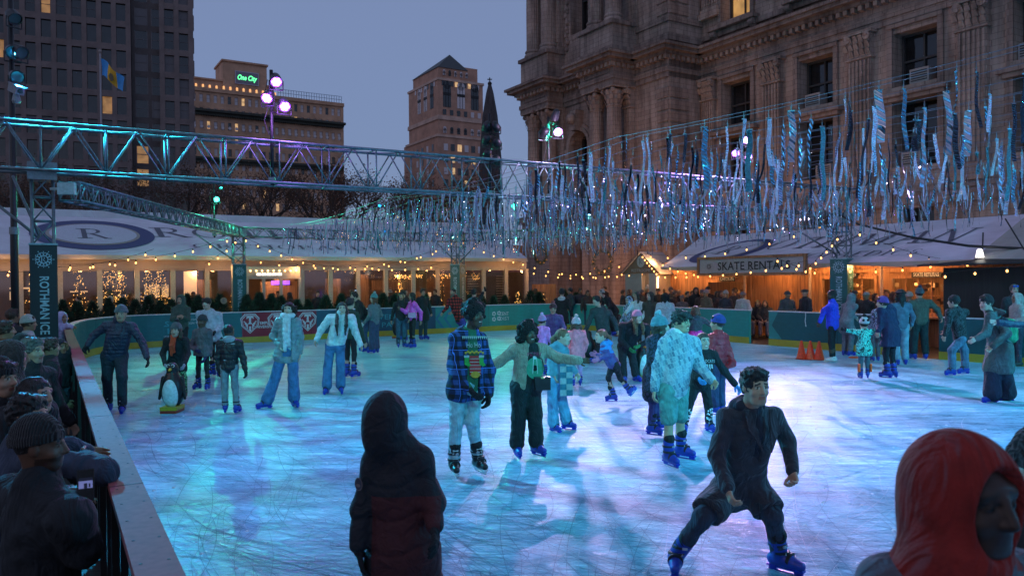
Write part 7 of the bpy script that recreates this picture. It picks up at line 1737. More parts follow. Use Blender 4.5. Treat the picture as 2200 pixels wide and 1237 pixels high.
person('man in a red and black plaid jacket gliding left', foot=(1003, 741), H=1.8, yaw=-48, hyaw=-42, skin='tan', beard=1, hair=('fade', BLKH), top=dict(col=(.42, .035, .03), mt=M('plaid', (.42, .035, .03), rough=.5), puff=.022), legs=dict(col=(.05, .035, .22), r=mid_), px=dict(hd=(973, 628), nk=(979, 638), sl=(966, 646), sr=(989, 645), el=(960, 660), wl=(951, 671, -.1), er=(985, 664), wr=(971, 671, -.25), pv=(989, 688)))
person('person in black holding a phone high behind the red plaid man', foot=(1019, 735), H=1.72, yaw=150, top=dict(col=DK, puff=.03, len=.05), legs=dict(col=DK, r=mid_), hat=('beanie', BLK), px=dict(er=(1032, 640), wr=(1038, 628)))
phone(PT(1042, 621, 25.5), 'dim phone raised above the tall plaid skater', (.6, .7, .2), em=.5)
person('person in a long black coat with white fur collar, back turned, at the far corner', foot=(1208, 737), H=1.72, yaw=165, hat=('beanie', BLK), top=dict(col=(.01, .01, .012), puff=.035, len=.13, hem=.17), under=dict(col=(.5, .5, .5), mat='fur', puff=.03, hood=1, sleeve=0, name='fur_collar'), legs=dict(col=DK, r=slim), px=dict(el=(1197, 672), wl=(1190, 680, -.2)))

# --- the group in the middle
r_, J_, I_ = person('tall man in a blue plaid shirt jacket with headphones and a green holiday sweater', foot=(1004, 1022), H=1.84, yaw=26, hyaw=42, nod=.42, smile=1, skin='dark', skate='hockey', hair=('afro', (.014, .010, .012)), hand=BLK, curl=.45,
       top=dict(col=(.045, .12, .38), mt=M('plaid', (.025, .07, .26)), puff=.022, open=(.045, .07), hem=.06, len=.0, hood=1, flare=.10), under=dict(col=(.015, .16, .07), mat='knit', puff=.012, name='sweater', hem=.10), legs=dict(col=(.30, .50, .58), r=(.092, .068, .058)),
       px=dict(hd=(1020, 678, -.06), nk=(1006, 712), sl=(979, 728, -.02), sr=(1031, 728, .05), el=(971, 790, .02), wl=(1010, 836, -.22), er=(1053, 795, .05), wr=(1050, 846, -.05), pv=(1001, 838), kl=(980, 908, -.06), kr=(1015, 906, -.04), al=(975, 992, -.05), ar=(1027, 986, .05)), toel=(.25, -1, 0), toer=(.5, -.9, 0))
# headphones, sweater picture, hood of the jacket
F = Fld(I_['hp'](0, 0, .03)-.2, I_['hp'](0, 0, .03)+.22, .006)
for k in range(12):
    t0, t1 = math.pi*k/12, math.pi*(k+1)/12; F.cone(I_['hp'](.1*math.cos(t0), -.02, .02+.145*math.sin(t0)), I_['hp'](.1*math.cos(t1), -.02, .02+.145*math.sin(t1)), .010, .010, .004)
for q in (-1, 1): F.ell(I_['hp'](q*.095, -.01, .0), (.025, .036, .042), I_['fr'], .01)
skin_part('headphones', [F.mesh()], M('rubber', (.02, .02, .03), .3), r_)
def holiday(m, o, x, y):
    for k in range(13): m.add([o+x*(-.13+k*.021)+y*.155, o+x*(-.13+k*.021+.011)+y*.12, o+x*(-.13+(k+1)*.021)+y*.155], [(0, 1, 2)], 0)
    text(m, 'Ho Ho', o+y*.06-x*.005, x, y, .08, 0, wx=.15); 
    for k in range(9): disc(m, o+x*(-.09+k*.023)+y*(-.02+.012*(k % 2)), x, y, .013, .013, 3, 8)
    m.add([o+x*a+y*b for a, b in ((-.05, -.05), (.07, -.05), (.07, -.26), (-.05, -.26))], [(0, 1, 2, 3)], 1)
    nz = x.cross(y)*.002
    for j in range(6): m.add([o+nz+x*a+y*b for a, b in ((-.05, -.08-j*.035), (.07, -.08-j*.035), (.07, -.085-j*.035), (-.05, -.085-j*.035))], [(0, 1, 2, 3)], 0)
    for q in (-.085, .075):
        m.add([o+nz*2+x*(q+a)+y*b for a, b in ((-.02, -.06), (.025, -.06), (.025, -.12), (.05, -.15), (.02, -.165), (-.02, -.14))], [(0, 1, 2, 3, 4, 5)], 2)
        m.add([o+nz*3+x*(q+a)+y*b for a, b in ((-.026, -.045), (.03, -.045), (.03, -.07), (-.026, -.07))], [(0, 1, 2, 3)], 0)
    disc(m, o+nz*3-y*.25+x*.01, x, y, .05, .035, 3, 12)
decal('sweater_picture', J_, I_, r_, None, holiday, off=.142, z=.02, s=.01, mats=[M('rubber', (.36, .42, .42), .8), M('rubber', (.45, .03, .03), .8), M('rubber', (.03, .3, .05), .8), M('rubber', (.55, .30, .03), .8)])
r_, J_, I_ = person('smiling woman in a beige faux fur jacket and black cargo trousers, arms spread', foot=(1132, 984), H=1.64, yaw=26, hyaw=34, nod=.05, smile=1, skin='dark', hair=('afro', (.010, .008, .008), 1), curl=.15, build=1.08,
       top=dict(col=(.34, .27, .21), mat='fur', puff=.032, open=(.055, .115), hem=.03, cuff=1.0, collar=1), under=dict(col=(.012, .012, .014), puff=.012, name='shirt', hem=.05), legs=dict(col=(.014, .014, .018), r=(.108, .092, .094)),
       px=dict(hd=(1135, 717, -.03), nk=(1136, 737), sl=(1108, 751), sr=(1167, 750, .04), el=(1074, 776), wl=(1044, 792, -.05), er=(1201, 769, .02), wr=(1243, 774, -.1), pv=(1130, 828), kl=(1115, 893, -.04), kr=(1149, 893, -.02), al=(1110, 958), ar=(1152, 955, .03)), hld=(-.6, -.3, -.5), hrd=(1, -.2, -.02))
def wreath_print(m, o, x, y):
    disc(m, o-y*.09, x, y, .105, .125, 0, 24, .28); text(m, 'MERRY', o+y*.07, x, y, .065, 1, wx=.17); disc(m, o+y*.035+x.cross(y)*.003, x, y, .022, .022, 2, 10)
    for a in (-.018, .018): m.add([o+x.cross(y)*.004+x*a+y*.03, o+x.cross(y)*.004+x*(a+.006)+y*.03, o+x.cross(y)*.004+x*(a*1.6+.006)-y*.16, o+x.cross(y)*.004+x*(a*1.6)-y*.15], [(0, 1, 2, 3)], 2)
decal('shirt_picture', J_, I_, r_, None, wreath_print, off=.15, z=.0, s=.0, mats=[M('rubber', (.05, .26, .17), .8), M('rubber', (.4, .05, .12), .8), M('rubber', (.6, .62, .64), .8)])
m = MB(); m.ball(I_['hp'](-.082, .01, -.045), .012, 8); m.build('earring', M('metal', (.8, .6, .2)), r_)
c_ = PT(1165, 823, J_['pv'][1]-.22); m = MB(); m.cbox(c_, V(.17, .03, 0), V(-.02, .09, 0), UP*.15); m.cbox(c_+UP*.03-V(0, .05, 0), V(.172, .03, 0), V(-.002, .012, 0), UP*.09); o = m.build('handbag', M('rubber', (.02, .02, .024), .3), org=c_); tag(o, 'small black handbag at the hip of the faux fur jacket', 'handbag')
m = MB(); m.path([c_+V(.05, 0, .08), Vector(J_['sr'])+V(-.02, -.14, -.1), Vector(J_['nk'])+V(.02, -.16, -.1)], .006, 5); m.build('strap', M('rubber', (.03, .03, .03), .4), o)
m = MB(); m.cbox(c_+UP*.07-V(0, .055, 0), V(.05, 0, 0), V(0, .008, 0), UP*.02); m.build('clasp', M('metal', (.7, .6, .3)), o)
r_, J_, I_ = person('girl in a light blue sweater and flared jeans looking right, behind the faux fur jacket', foot=(1204, 926), H=1.46, yaw=48, hyaw=68, hs=1.08, skin='pale', hair=('pony', (.16, .08, .04)), top=dict(col=(.14, .38, .52), mat='knit', puff=.02), legs=dict(col=(.13, .34, .55), mat='denim', r=(.09, .08, .1)),
       px=dict(hd=(1210, 724), nk=(1200, 741), sl=(1187, 750), sr=(1212, 752, .06), pv=(1194, 812), kl=(1186, 862), kr=(1208, 860, .05), al=(1190, 912), ar=(1217, 905, .08), el=(1183, 780), wl=(1190, 806, -.1)))
c_ = PT(1217, 812, 10.5); m = MB()
for k in range(6):
    for j in range(2): m.obox(c_+V(-.085+j*.085, 0, -.24+k*.08), V(.085, .01, 0), V(0, .02, 0), UP*.08, (k+j) % 2)
o = m.build('check_scarf', [M('knit', (.5, .55, .58)), M('knit', (.04, .22, .33))], org=c_); tag(o, 'teal and white check scarf hanging below the blue sweater', 'scarf')
person('small child in a lilac beanie and pink jacket behind the faux fur jacket', foot=(1166, 806), H=1.22, yaw=150, hs=1.15, hat=('pom', (.62, .38, .72), (.7, .5, .8)), top=dict(col=(.72, .25, .66), mat='puffer', puff=.03), legs=dict(col=(.2, .1, .2), r=slim))
person('person in a purple jacket and striped maroon pompom beanie looking down', foot=(1190, 797), H=1.5, yaw=-5, nod=.7, lean=.1, skin='tan', hat=('pom', (.16, .03, .05), (.3, .06, .05)), top=dict(col=(.12, .05, .17), mat='puffer', puff=.035), legs=dict(col=DK, r=slim))
person('child in a coral pink puffer and white pompom beanie seen from behind', foot=(1239, 831), H=1.26, yaw=184, hs=1.15, skin='pale', hat=('pom', (.62, .60, .64), (.5, .45, .42)), hair=('long', (.1, .05, .03), .08), top=dict(col=(.85, .20, .26), mat='puffer', puff=.035, quilt=.08, hem=.16, len=.08, hood=1), legs=dict(col=(.45, .38, .62), r=(.085, .066, .06)))
penguin((1264, 778), 176, 'black back of a penguin skating aid beside the coral puffer')
person('young man in a grey hoodie with tousled dark hair gliding left, arms low', foot=(1281, 780), H=1.78, yaw=-30, hyaw=-48, nod=.3, skin='pale', hair=('mop', BLKH), top=dict(col=(.035, .055, .055), puff=.03, hood=1), legs=dict(col=DK, r=mid_), step=.04, px=dict(hd=(1281, 646), nk=(1288, 661), sl=(1274, 669), sr=(1308, 671), el=(1266, 691), wl=(1258, 708, -.2), er=(1320, 690), wr=(1326, 708), pv=(1297, 712), kl=(1287, 745), kr=(1300, 742), al=(1275, 768), ar=(1290, 766)))
r_, J_, I_ = person('girl in a purple jacket with a ponytail running left on one skate', foot=(1318, 872), H=1.36, yaw=-72, hyaw=-78, lean=.12, hs=1.1, skin='pale', hair=('pony', (.22, .07, .04)), hand=(.75, .2, .4), mitt=1, top=dict(col=(.085, .055, .23), mat='puffer', puff=.028, quilt=.08, hood=0), legs=dict(col=(.014, .014, .02), r=(.08, .056, .046)), under=dict(col=(.05, .25, .6), puff=.034, sleeve=0, hood=1, name='hood', hem=-.15),
       px=dict(hd=(1291, 722), nk=(1300, 736), sl=(1298, 746, -.1), sr=(1303, 746, .1), el=(1304, 764, -.14), wl=(1289, 770, -.2), er=(1296, 764, .15), wr=(1284, 762, .2), pv=(1319, 784), kl=(1307, 812, -.07), kr=(1332, 812, .07), al=(1318, 848, -.05), ar=(1351, 836, .08)), toel=(-1, -.1, 0), toer=(-.55, 0, .8), liftr=1.0)
person('man in black with a white beanie bending over near the far corner', foot=(1319, 722), H=1.7, yaw=-62, lean=.26, nod=.5, skin='pale', hat=('beanie', (.5, .52, .5)), top=dict(col=DK, puff=.025), legs=dict(col=DK, r=mid_))
penguin((1330, 722), 200, 'far penguin skating aid pushed by the man in the white beanie')
person('dark haired woman in a white jacket talking, behind the bent pink beanie', foot=(1370, 758), H=1.68, yaw=-50, hyaw=-70, skin='tan', hair=('long', BLKH, .22), top=dict(col=(.55, .58, .6), mat='puffer', puff=.028), legs=dict(col=DK, r=slim), px=dict(wl=(1345, 672, -.2), el=(1352, 663, -.1)))
person('child in a tie dye blue and white hood beside the white jacket', foot=(1352, 750), H=1.5, yaw=-60, skin='pale', top=dict(col=(.3, .5, .75), mt=M('camo', (.32, .45, .62)), puff=.025, hoodup=1), legs=dict(col=DK, r=slim))
person('woman with glasses and long brown hair in an olive brown coat', foot=(1398, 760), H=1.68, yaw=-38, hyaw=-60, skin='pale', hair=('long', (.03, .018, .014), .25), top=dict(col=(.05, .045, .035), puff=.028, len=.1, hem=.16), legs=dict(col=DK, r=slim))
person('woman with wavy black hair in a white jacket, back turned', foot=(1430, 762), H=1.66, yaw=160, hair=('curly', BLKH, .2), top=dict(col=(.5, .52, .55), mat='fur', puff=.035), legs=dict(col=DK, r=slim))
person('woman in a pink beanie and black jacket bending down, long fair hair hanging', foot=(1352, 820), H=1.7, yaw=18, hyaw=28, nod=.95, lean=.28, skin='pale', hat=('beanie', (.75, .28, .48)), hair=('long', (.14, .08, .04), .28), hairfwd=1, hand=(.03, .2, .06), top=dict(col=(.012, .012, .018), puff=.028), legs=dict(col=(.014, .014, .02), r=(.1, .078, .085)),
       px=dict(hd=(1370, 682, -.35), nk=(1362, 692, -.22), sl=(1337, 700, -.12), sr=(1390, 704, -.12), el=(1334, 732, -.15), wl=(1352, 748, -.35), er=(1392, 732, -.2), wr=(1375, 742, -.4), pv=(1345, 742, .1), kl=(1338, 780), kr=(1361, 780), al=(1340, 808), ar=(1366, 806)))
penguin((1379, 816), 25, 'penguin skating aid with white belly left of the glasses boy')
person('child in a teal knit pompom beanie and dark patterned jacket, back turned', foot=(1404, 940), H=1.5, yaw=120, hyaw=100, hs=1.12, skin='pale', hat=('pom', (.12, .30, .38), (.25, .42, .5)), hair=('bob', (.05, .03, .02), .06), top=dict(col=(.035, .03, .075), mt=M('camo', (.028, .026, .055)), puff=.035, len=.16, hem=.23), legs=dict(col=(.05, .045, .16), r=(.088, .066, .06)),
       px=dict(hd=(1420, 702), nk=(1414, 722), sl=(1400, 734, -.1), sr=(1424, 734, .1), el=(1400, 770, -.15), er=(1425, 768, .15), wl=(1412, 792, -.25), pv=(1408, 806), kl=(1403, 864), kr=(1410, 860, .05), al=(1400, 915), ar=(1412, 905, .12)), toel=(.75, -.6, 0), toer=(.95, -.3, 0))
r_, J_, I_ = person('boy with glasses in a white printed hoodie and teal shorts, smiling', foot=(1450, 1008), H=1.72, yaw=34, hyaw=38, nod=.05, smile=1, skin='asian', bare=1, hair=('mop', (.012, .010, .010)), curl=.55,
       top=dict(col=(.62, .68, .72), mt=M('print', (.62, .68, .72)), puff=.032, hood=1, hem=.04), under=dict(col=(.6, .64, .66), puff=.03, sleeve=0, name='tee', hem=.065), legs=dict(col=(.10, .26, .25), r=(.105, .094, .08), cut=.48),
       px=dict(hd=(1464, 692, -.02), nk=(1458, 718), sl=(1430, 737, -.04), sr=(1489, 737, .06), el=(1412, 790, -.03), wl=(1406, 838, -.1), er=(1503, 786, .03), wr=(1530, 816, -.15), pv=(1446, 836), kl=(1437, 900, -.08), kr=(1461, 894, .05), al=(1436, 975, -.1), ar=(1463, 960, .12)), toel=(.45, -1, 0), toer=(.85, -.8, 0))
m = MB()
for q in (-1, 1): 
    hp = I_['hp']; n_ = 14; P_ = [Vector(hp(q*.033+.024*math.cos(6.283*k/n_), .098, .008+.02*math.sin(6.283*k/n_))) for k in range(n_+1)]; m.path(P_, .0022, 4); m.bar(hp(q*.057, .096, .012), hp(q*.08, -.005, .012), .0022, 4)
m.bar(hp(-.009, .1, .012), hp(.009, .1, .012), .0022, 4); m.build('glasses', M('rubber', (.03, .03, .03), .3), r_)
r_, J_, I_ = person('laughing girl in a black graphic hoodie with snowy knees and a blue glove', foot=(1497, 928), H=1.43, yaw=8, hyaw=14, smile=1, hs=1.1, skin='pale', hair=('pony', (.05, .03, .02)), top=dict(col=(.010, .010, .013), puff=.03, hood=1), legs=dict(col=(.012, .012, .016), r=(.09, .07, .062)), hand=(.05, .28, .6),
       px=dict(hd=(1511, 733), nk=(1510, 752), sl=(1492, 762), sr=(1532, 762), el=(1483, 792), wl=(1500, 812, -.2), er=(1556, 797), wr=(1580, 826, -.05), pv=(1504, 826), kl=(1480, 872, -.04), kr=(1522, 872), al=(1470, 910), ar=(1523, 910, .03)))
decal('hoodie_print', J_, I_, r_, M('rubber', (.5, .54, .55), .8), lambda m, o, x, y: (text(m, 'WILDCATS', o+y*.03, x, y, .06, wx=.2), [m.add([o+x*(-.07+k*.03)-y*.01, o+x*(-.05+k*.03)-y*.01, o+x*(-.045+k*.03)-y*(.07+.02*(k % 2)), o+x*(-.065+k*.03)-y*.06], [(0, 1, 2, 3)]) for k in range(5)]), off=.165)
rgk = random.Random(4); m = MB()
for q in 'lr':
    for k in range(40): t = rgk.uniform(.1, .75); p = J_['k'+q]*(1-t)+J_['a'+q]*t+nv((rgk.uniform(-.045, .045), -.064, 0)); m.lathe(Vector(p), [(rgk.uniform(.004, .013), 0), (.002, .004)], 6, ax=V(1, 0, 0), ay=V(0, 0, 1), az=V(0, -1, 0))
tag(m.build('snow_patches', M('rubber', (.6, .64, .68), .8), r_), kind='stuff')
person('person in a red puffer and slouchy blue beanie behind the laughing girl', foot=(1544, 893), H=1.46, yaw=-140, hyaw=-120, hs=1.08, skin='tan', hat=('beanie', (.035, .055, .36)), top=dict(col=(.40, .02, .03), mat='puffer', puff=.034, quilt=.09), legs=dict(col=(.04, .06, .14), mat='denim', r=(.095, .08, .075)), hand=BLK, px=dict(er=(1574, 780), wr=(1560, 792, -.25)))
person('child in hot pink with a dark grey hood, back turned, one arm out right', foot=(1495, 801), H=1.42, yaw=182, hs=1.08, hair=('bob', (.14, .07, .04), .02), top=dict(col=(.9, .05, .35), puff=.03, hem=.14, len=.04), under=dict(col=(.06, .07, .08), puff=.036, hood=1, hem=-.1, name='hood'), legs=dict(col=(.9, .05, .35), r=(.09, .07, .065)), px=dict(er=(1516, 690), wr=(1526, 698)))

# --- right side of the ice
person('man in a bright royal blue jacket, black leggings and white sneakers', foot=(1789, 778), H=1.76, yaw=-128, hyaw=-80, skin='dark', skate=(.6, .6, .6), hat=('beanie', (.01, .01, .012)), beard=1, top=dict(col=(.035, .055, .62), mat='cloth', puff=.035, hem=.1, collar=1, flare=.02), legs=dict(col=(.012, .012, .016), r=(.085, .056, .046)), px=dict(el=(1770, 668), wl=(1761, 692)))
person('person in a grey one piece snow suit with hood up leaning on the board', foot=(1820, 766), H=1.62, yaw=120, lean=.1, top=dict(col=(.16, .165, .19), puff=.03, hoodup=1, hem=.2, len=.1), legs=dict(col=(.15, .155, .18), r=(.1, .08, .075)), px=dict(wr=(1838, 682), er=(1828, 672)))
r_, J_, I_ = person('toddler in a teal camouflage jacket and panda hat, arms spread', foot=(1857, 814), H=1.16, yaw=172, hs=1.25, hat=('pom', (.60, .62, .62), (.02, .02, .02)), hatmat='fur', top=dict(col=(.10, .58, .46), mt=M('camo', (.10, .58, .46)), puff=.035, hem=.15, len=.08), legs=dict(col=(.07, .12, .15), r=(.09, .07, .06)), px=dict(el=(1832, 712), wl=(1819, 710), er=(1878, 712), wr=(1890, 722)), hand=BLK)
m = MB(); hp = I_['hp']
for q in (-1, 1): m.ball(hp(q*.045, -.125, .09), .026, 8); m.ball(hp(q*.09, -.03, .15), .03, 8)
m.build('panda_patches', M('fur', (.012, .012, .012)), r_)
m = MB(); 
for q, a in (('l', -1), ('r', 1)): p = Vector(J_['k'+q]*.45+J_['a'+q]*.55)+V(a*.05, -.03, 0); m.cbox(p, V(.03, 0, 0), V(0, .07, 0), UP*.16)
m.build('leg_stripe', M('rubber', (1.0, .12, .02), .5), r_)
person('small child in a grey patterned hood right behind the panda hat', foot=(1881, 777), H=1.2, yaw=182, hs=1.15, top=dict(col=(.26, .28, .36), mt=M('camo', (.26, .28, .38)), puff=.03, hoodup=1), legs=dict(col=(.12, .12, .14), r=(.095, .08, .08)))
person('woman in a purple beanie and long navy coat stooping beside the toddler', foot=(1914, 814), H=1.74, yaw=-152, hyaw=-110, nod=.4, lean=.08, skin='pale', hat=('beanie', (.17, .07, .40)), top=dict(col=(.022, .025, .075), puff=.028, len=.12, hem=.2, hood=1), legs=dict(col=(.012, .013, .022), r=(.09, .062, .052)), px=dict(hd=(1895, 652), el=(1892, 694), wl=(1887, 712, -.1)))
person('woman with long black hair in a black peaked cap and pale jeans, back turned', foot=(1936, 786), H=1.72, yaw=175, hat=('peaked', (.012, .012, .014)), hatmat='cloth', hair=('long', BLKH, .4), top=dict(col=(.10, .17, .25), mat='denim', puff=.02), legs=dict(col=(.22, .36, .46), mat='denim', r=(.094, .08, .085)))
person('tall man in an olive parka and grey beanie at the open gate, back turned', foot=(1976, 774), H=1.84, yaw=176, build=1.12, hat=('pom', (.10, .12, .15), (.03, .05, .12)), top=dict(col=(.085, .095, .075), puff=.035, hood=1, hem=.08), legs=dict(col=(.02, .035, .04), mat='denim', r=(.1, .085, .08)), wide=.02, px=dict(sl=(1957, 652), sr=(1996, 650), er=(2013, 664), wr=(2021, 681)))
person('skater in a dark camouflage puffer and pale jeans, knees bent, before the black booth', foot=(2060, 807), H=1.74, yaw=-110, hyaw=-130, lean=.1, hat=('beanie', (.012, .012, .018)), top=dict(col=(.04, .045, .055), mt=M('camo', (.035, .04, .05)), puff=.035, hem=.08), legs=dict(col=(.10, .18, .28), mat='denim', r=(.096, .08, .075)), px=dict(hd=(2048, 649), nk=(2054, 663), sl=(2040, 671, -.08), sr=(2073, 671, .08), pv=(2063, 726), kl=(2045, 752, -.06), kr=(2072, 752, .06), al=(2046, 793, -.05), ar=(2074, 790, .06), el=(2036, 700, -.1), wl=(2030, 720, -.1)), toel=(-1, -.2, 0), toer=(-1, -.1, 0))
r_, J_, I_ = person('person in a long grey green coat and wide navy trousers carrying a backpack', foot=(2142, 862), H=1.76, yaw=-80, hyaw=-72, nod=.3, lean=.08, skin='pale', hat=('beanie', (.010, .010, .014)), top=dict(col=(.085, .105, .105), puff=.035, hood=1, len=.18, hem=.24, flare=.03), legs=dict(col=(.018, .02, .045), r=(.11, .12, .14)),
       px=dict(hd=(2118, 652), nk=(2128, 670), sl=(2128, 682, -.12), sr=(2138, 680, .12), el=(2118, 716, -.18), wl=(2098, 727, -.22), pv=(2148, 748), al=(2132, 850, -.08), ar=(2165, 848, .1)), toel=(-1, -.1, 0), toer=(-.9, .2, 0))
F = Fld(J_['ch']+nv((-.1, -.3, -.35)), J_['ch']+nv((.5, .3, .3)), .011); F.box(J_['ch']+nv((.22, 0, -.10)), (.09, .16, .2), (nv((1, 0, 0)), nv((0, 1, 0)), nv((.1, 0, 1))), .06, .02); F.box(J_['ch']+nv((.31, 0, -.16)), (.04, .12, .1), (nv((1, 0, 0)), nv((0, 1, 0)), nv((.1, 0, 1))), .03, .02); F.wob(.004, 14)
v, f = F.mesh(); o = np_mesh('backpack', v, f, M('cloth', (.03, .26, .13)), None, None, True); tag(o, 'green backpack worn over the grey green coat', 'backpack')
m = MB(); a_ = Vector(J_['ch']); m.path([a_+V(.15, -.14, .08), a_+V(.03, -.17, .12), a_+V(-.06, -.18, -.02), a_+V(.02, -.19, -.2), a_+V(.16, -.17, -.3)], .018, 6); m.build('strap', M('cloth', (.03, .03, .04)), o)
person('person cut by the right edge reaching an arm in a dark blue sleeve', foot=(2330, 880), H=1.7, yaw=-85, top=dict(col=(.03, .05, .09), mat='puffer', puff=.03, quilt=.08), legs=dict(col=(.05, .12, .2), r=mid_), px=dict(el=(2215, 700), wl=(2142, 692), sl=(2290, 690)))

# --- foreground
def split_mat():
    m, t, b = nmat('two_tone'); L = t.links; tc = co(t, (1, 1, 1)); sx = t.nodes.new('ShaderNodeSeparateXYZ'); L.new(tc, sx.inputs[0])
    def lt(o, v, op): n = nd(t, 'ShaderNodeMath', operation=op); L.new(o, n.inputs[0]); n.inputs[1].default_value = v; return n.outputs[0]
    z = lt(sx.outputs[2], 1.06, 'LESS_THAN'); x = lt(sx.outputs[0], -.115, 'GREATER_THAN'); x2 = lt(sx.outputs[0], .225, 'LESS_THAN')
    a = nd(t, 'ShaderNodeMath', operation='MULTIPLY'); L.new(z, a.inputs[0]); L.new(x, a.inputs[1]); a2 = nd(t, 'ShaderNodeMath', operation='MULTIPLY'); L.new(a.outputs[0], a2.inputs[0]); L.new(x2, a2.inputs[1])
    mx = nd(t, 'ShaderNodeMixRGB'); L.new(a2.outputs[0], mx.inputs[0]); mx.inputs[1].default_value = (.010, .011, .017, 1); mx.inputs[2].default_value = (.060, .009, .012, 1)
    n = nd(t, 'ShaderNodeTexNoise', Scale=14.0, Detail=6.0, Distortion=1.0); L.new(co(t), n.inputs[0]); bump(t, b, n.outputs[0], .8, .03)
    L.new(mx.outputs[0], b.inputs['Base Color']); b.inputs['Roughness'].default_value = .75; return m
r_, J_, I_ = person('hooded child in a navy and maroon puffer seen from behind, closest on the ice', base=(850, 3.85), H=1.42, yaw=186, hyaw=170, hs=1.12, hand=BLK, curl=.25, top=dict(col=NV, mt=split_mat(), puff=.045, quilt=.16, hoodup=1, hem=.14, len=.08, cuff=.6), legs=dict(col=(.014, .014, .018), r=(.1, .085, .08)),
       px=dict(hd=(830, 902), nk=(850, 958), sl=(812, 992, 0), sr=(896, 986, .0), ch=(856, 1035), el=(779, 1095, -.02), wl=(770, 1175, -.08), er=(931, 1080, -.05), wr=(934, 1130, -.15), pv=(866, 1180), hl=(838, 1190), hr=(898, 1190)), hld=(.15, 0, -1))
m = MB(); c_ = Vector(J_['sl']*.55+J_['el']*.45)+V(-.045, -.085, .02); fn_ = V(-.55, -.83, .05).normalized(); ax_ = V(.83, -.55, 0); disc(m, c_, ax_, UP, .026, .032, 0, 24); disc(m, c_+fn_*.002, ax_, UP, .022, .028, 1, 24); disc(m, c_+fn_*.003-UP*.006, ax_, UP, .014, .008, 0, 12); m.build('round_patch', [M('rubber', (.2, .16, .16), .7), M('rubber', (.05, .05, .08), .7)], r_)
r_, J_, I_ = person('young man in a long dark wool coat striding low in the foreground', foot=(1565, 1238), H=1.76, yaw=24, hyaw=14, nod=.5, skin='asian', hair=('short', (.012, .011, .011)), curl=.75,
       top=dict(col=(.040, .045, .058), mat='wool', puff=.018, open=(.018, .045), thighcut=.82, hem=.3, flare=.02, cuff=1.0), under=dict(col=(.022, .025, .042), puff=.010, hood=1, name='hoodie', hem=.05), legs=dict(col=(.035, .05, .08), mat='denim', r=(.092, .066, .056)),
       px=dict(hd=(1622, 832, -.2), nk=(1612, 872, -.1), sl=(1563, 897, -.08), sr=(1659, 893, .02), ch=(1611, 925, -.05), el=(1539, 980, -.1), wl=(1563, 1050, -.25), er=(1693, 950, .05), wr=(1703, 1012, -.1), pv=(1588, 1045, .18), hl=(1568, 1052, .2), hr=(1616, 1052, .2), kl=(1510, 1112, -.1), kr=(1660, 1108, .0), al=(1452, 1190, .05), ar=(1675, 1190, .1)), toel=(-.25, -1, 0), toer=(.9, -.9, 0))
F = Fld(J_['pv']+nv((-.2, -.45, -.1)), J_['ch']+nv((.25, .1, .0)), .007); F.cone(J_['pv']+nv((.035, -.075, .03)), J_['ch']*.4+J_['pv']*.6+nv((.03, -.085, 0)), .055, .04, .02); skin_part('shirt_tail', [F.mesh()], M('cloth', (.38, .035, .03)), r_)
for q, sg in (('l', -1), ('r', 1)):                                  # coat lapels
    m = MB(); a_ = Vector(J_['nk']+I_['sh']*(sg*.075)+I_['fw']*.085-I_['up']*.01); b_ = Vector(J_['ch']+I_['sh']*(sg*.03)+I_['fw']*.168-I_['up']*.12); c_ = Vector(J_['ch']+I_['sh']*(sg*.12)+I_['fw']*.14+I_['up']*.04)
    m.prism([a_, b_, c_, a_+Vector(I_['sh'])*(sg*.04)], Vector(I_['fw'])*.012); m.build('lapel', M('wool', (.042, .047, .06)), r_)
person('person in a red hood and grey jacket, closest at the right edge', base=(2075, 1.66), H=1.72, yaw=50, hyaw=20, nod=.12, skin='deep', hair=('short', BLKH), top=dict(col=(.09, .09, .115), puff=.04), under=dict(col=(.24, .014, .010), puff=.012, hoodup=1, sleeve=0, name='red_hood', hem=-.2), px=dict(hd=(2078, 1075), nk=(2060, 1210), sl=(1925, 1275, .05), sr=(2200, 1275, .1)))
person('dark beanie rising behind the red hood at the right edge', base=(2250, 2.3), H=1.58, yaw=200, hair=None, hat=('beanie', (.012, .012, .014)), top=dict(col=DK, puff=.04))

# --- spectators along the left board
r_, J_, I_ = SP(70, 3.35, 950, 'man in a black beanie filming with a phone over the left board', H=1.58, yaw=112, hyaw=105, skin='brown', beard=1, hat=('beanie', (.010, .010, .012)), hair=('buzz', BLKH), top=dict(col=(.010, .013, .018), mat='cloth', puff=.055, collar=1), px=dict(hd=(88, 960), nk=(78, 1040), sl=(150, 1110, -.12), sr=(20, 1060, .2), ch=(85, 1130), el=(175, 1180, -.05), wl=(158, 1082, .06), er=(110, 1140, .3), wr=(158, 1090, .2), pv=(100, 1330)), curl=.6)
phone(PT(184, 1042, 3.42), 'bright phone filming the rink, held over the left board', (.45, -.85, .35), glow=(.4, .4, .75), em=.3, s=.9)
SP(55, 4.15, 888, 'man with short dark hair leaning both elbows on the left board', H=1.62, yaw=95, hyaw=85, skin='tan', hair=('short', BLKH), top=dict(col=(.035, .05, .085), puff=.04), px=dict(hd=(62, 897), nk=(48, 950), sl=(85, 985, -.1), sr=(40, 960, .2), ch=(40, 1010), el=(222, 1012, -.1), wl=(180, 985, .25), er=(150, 962, .35), wr=(185, 968, .4), pv=(-20, 1120)))
SP(50, 4.9, 850, 'dark haired woman in profile by the left board, face lit cyan', H=1.62, yaw=85, hyaw=82, skin='pale', hair=('bob', BLKH, .06), top=dict(col=DK, puff=.035), px=dict(hd=(78, 850), nk=(66, 890)))
SP(-8, 4.9, 826, 'older man in a black cap cut by the left edge', H=1.62, yaw=80, skin='pale', hat=('beanie', BLK), top=dict(col=DK, puff=.04))
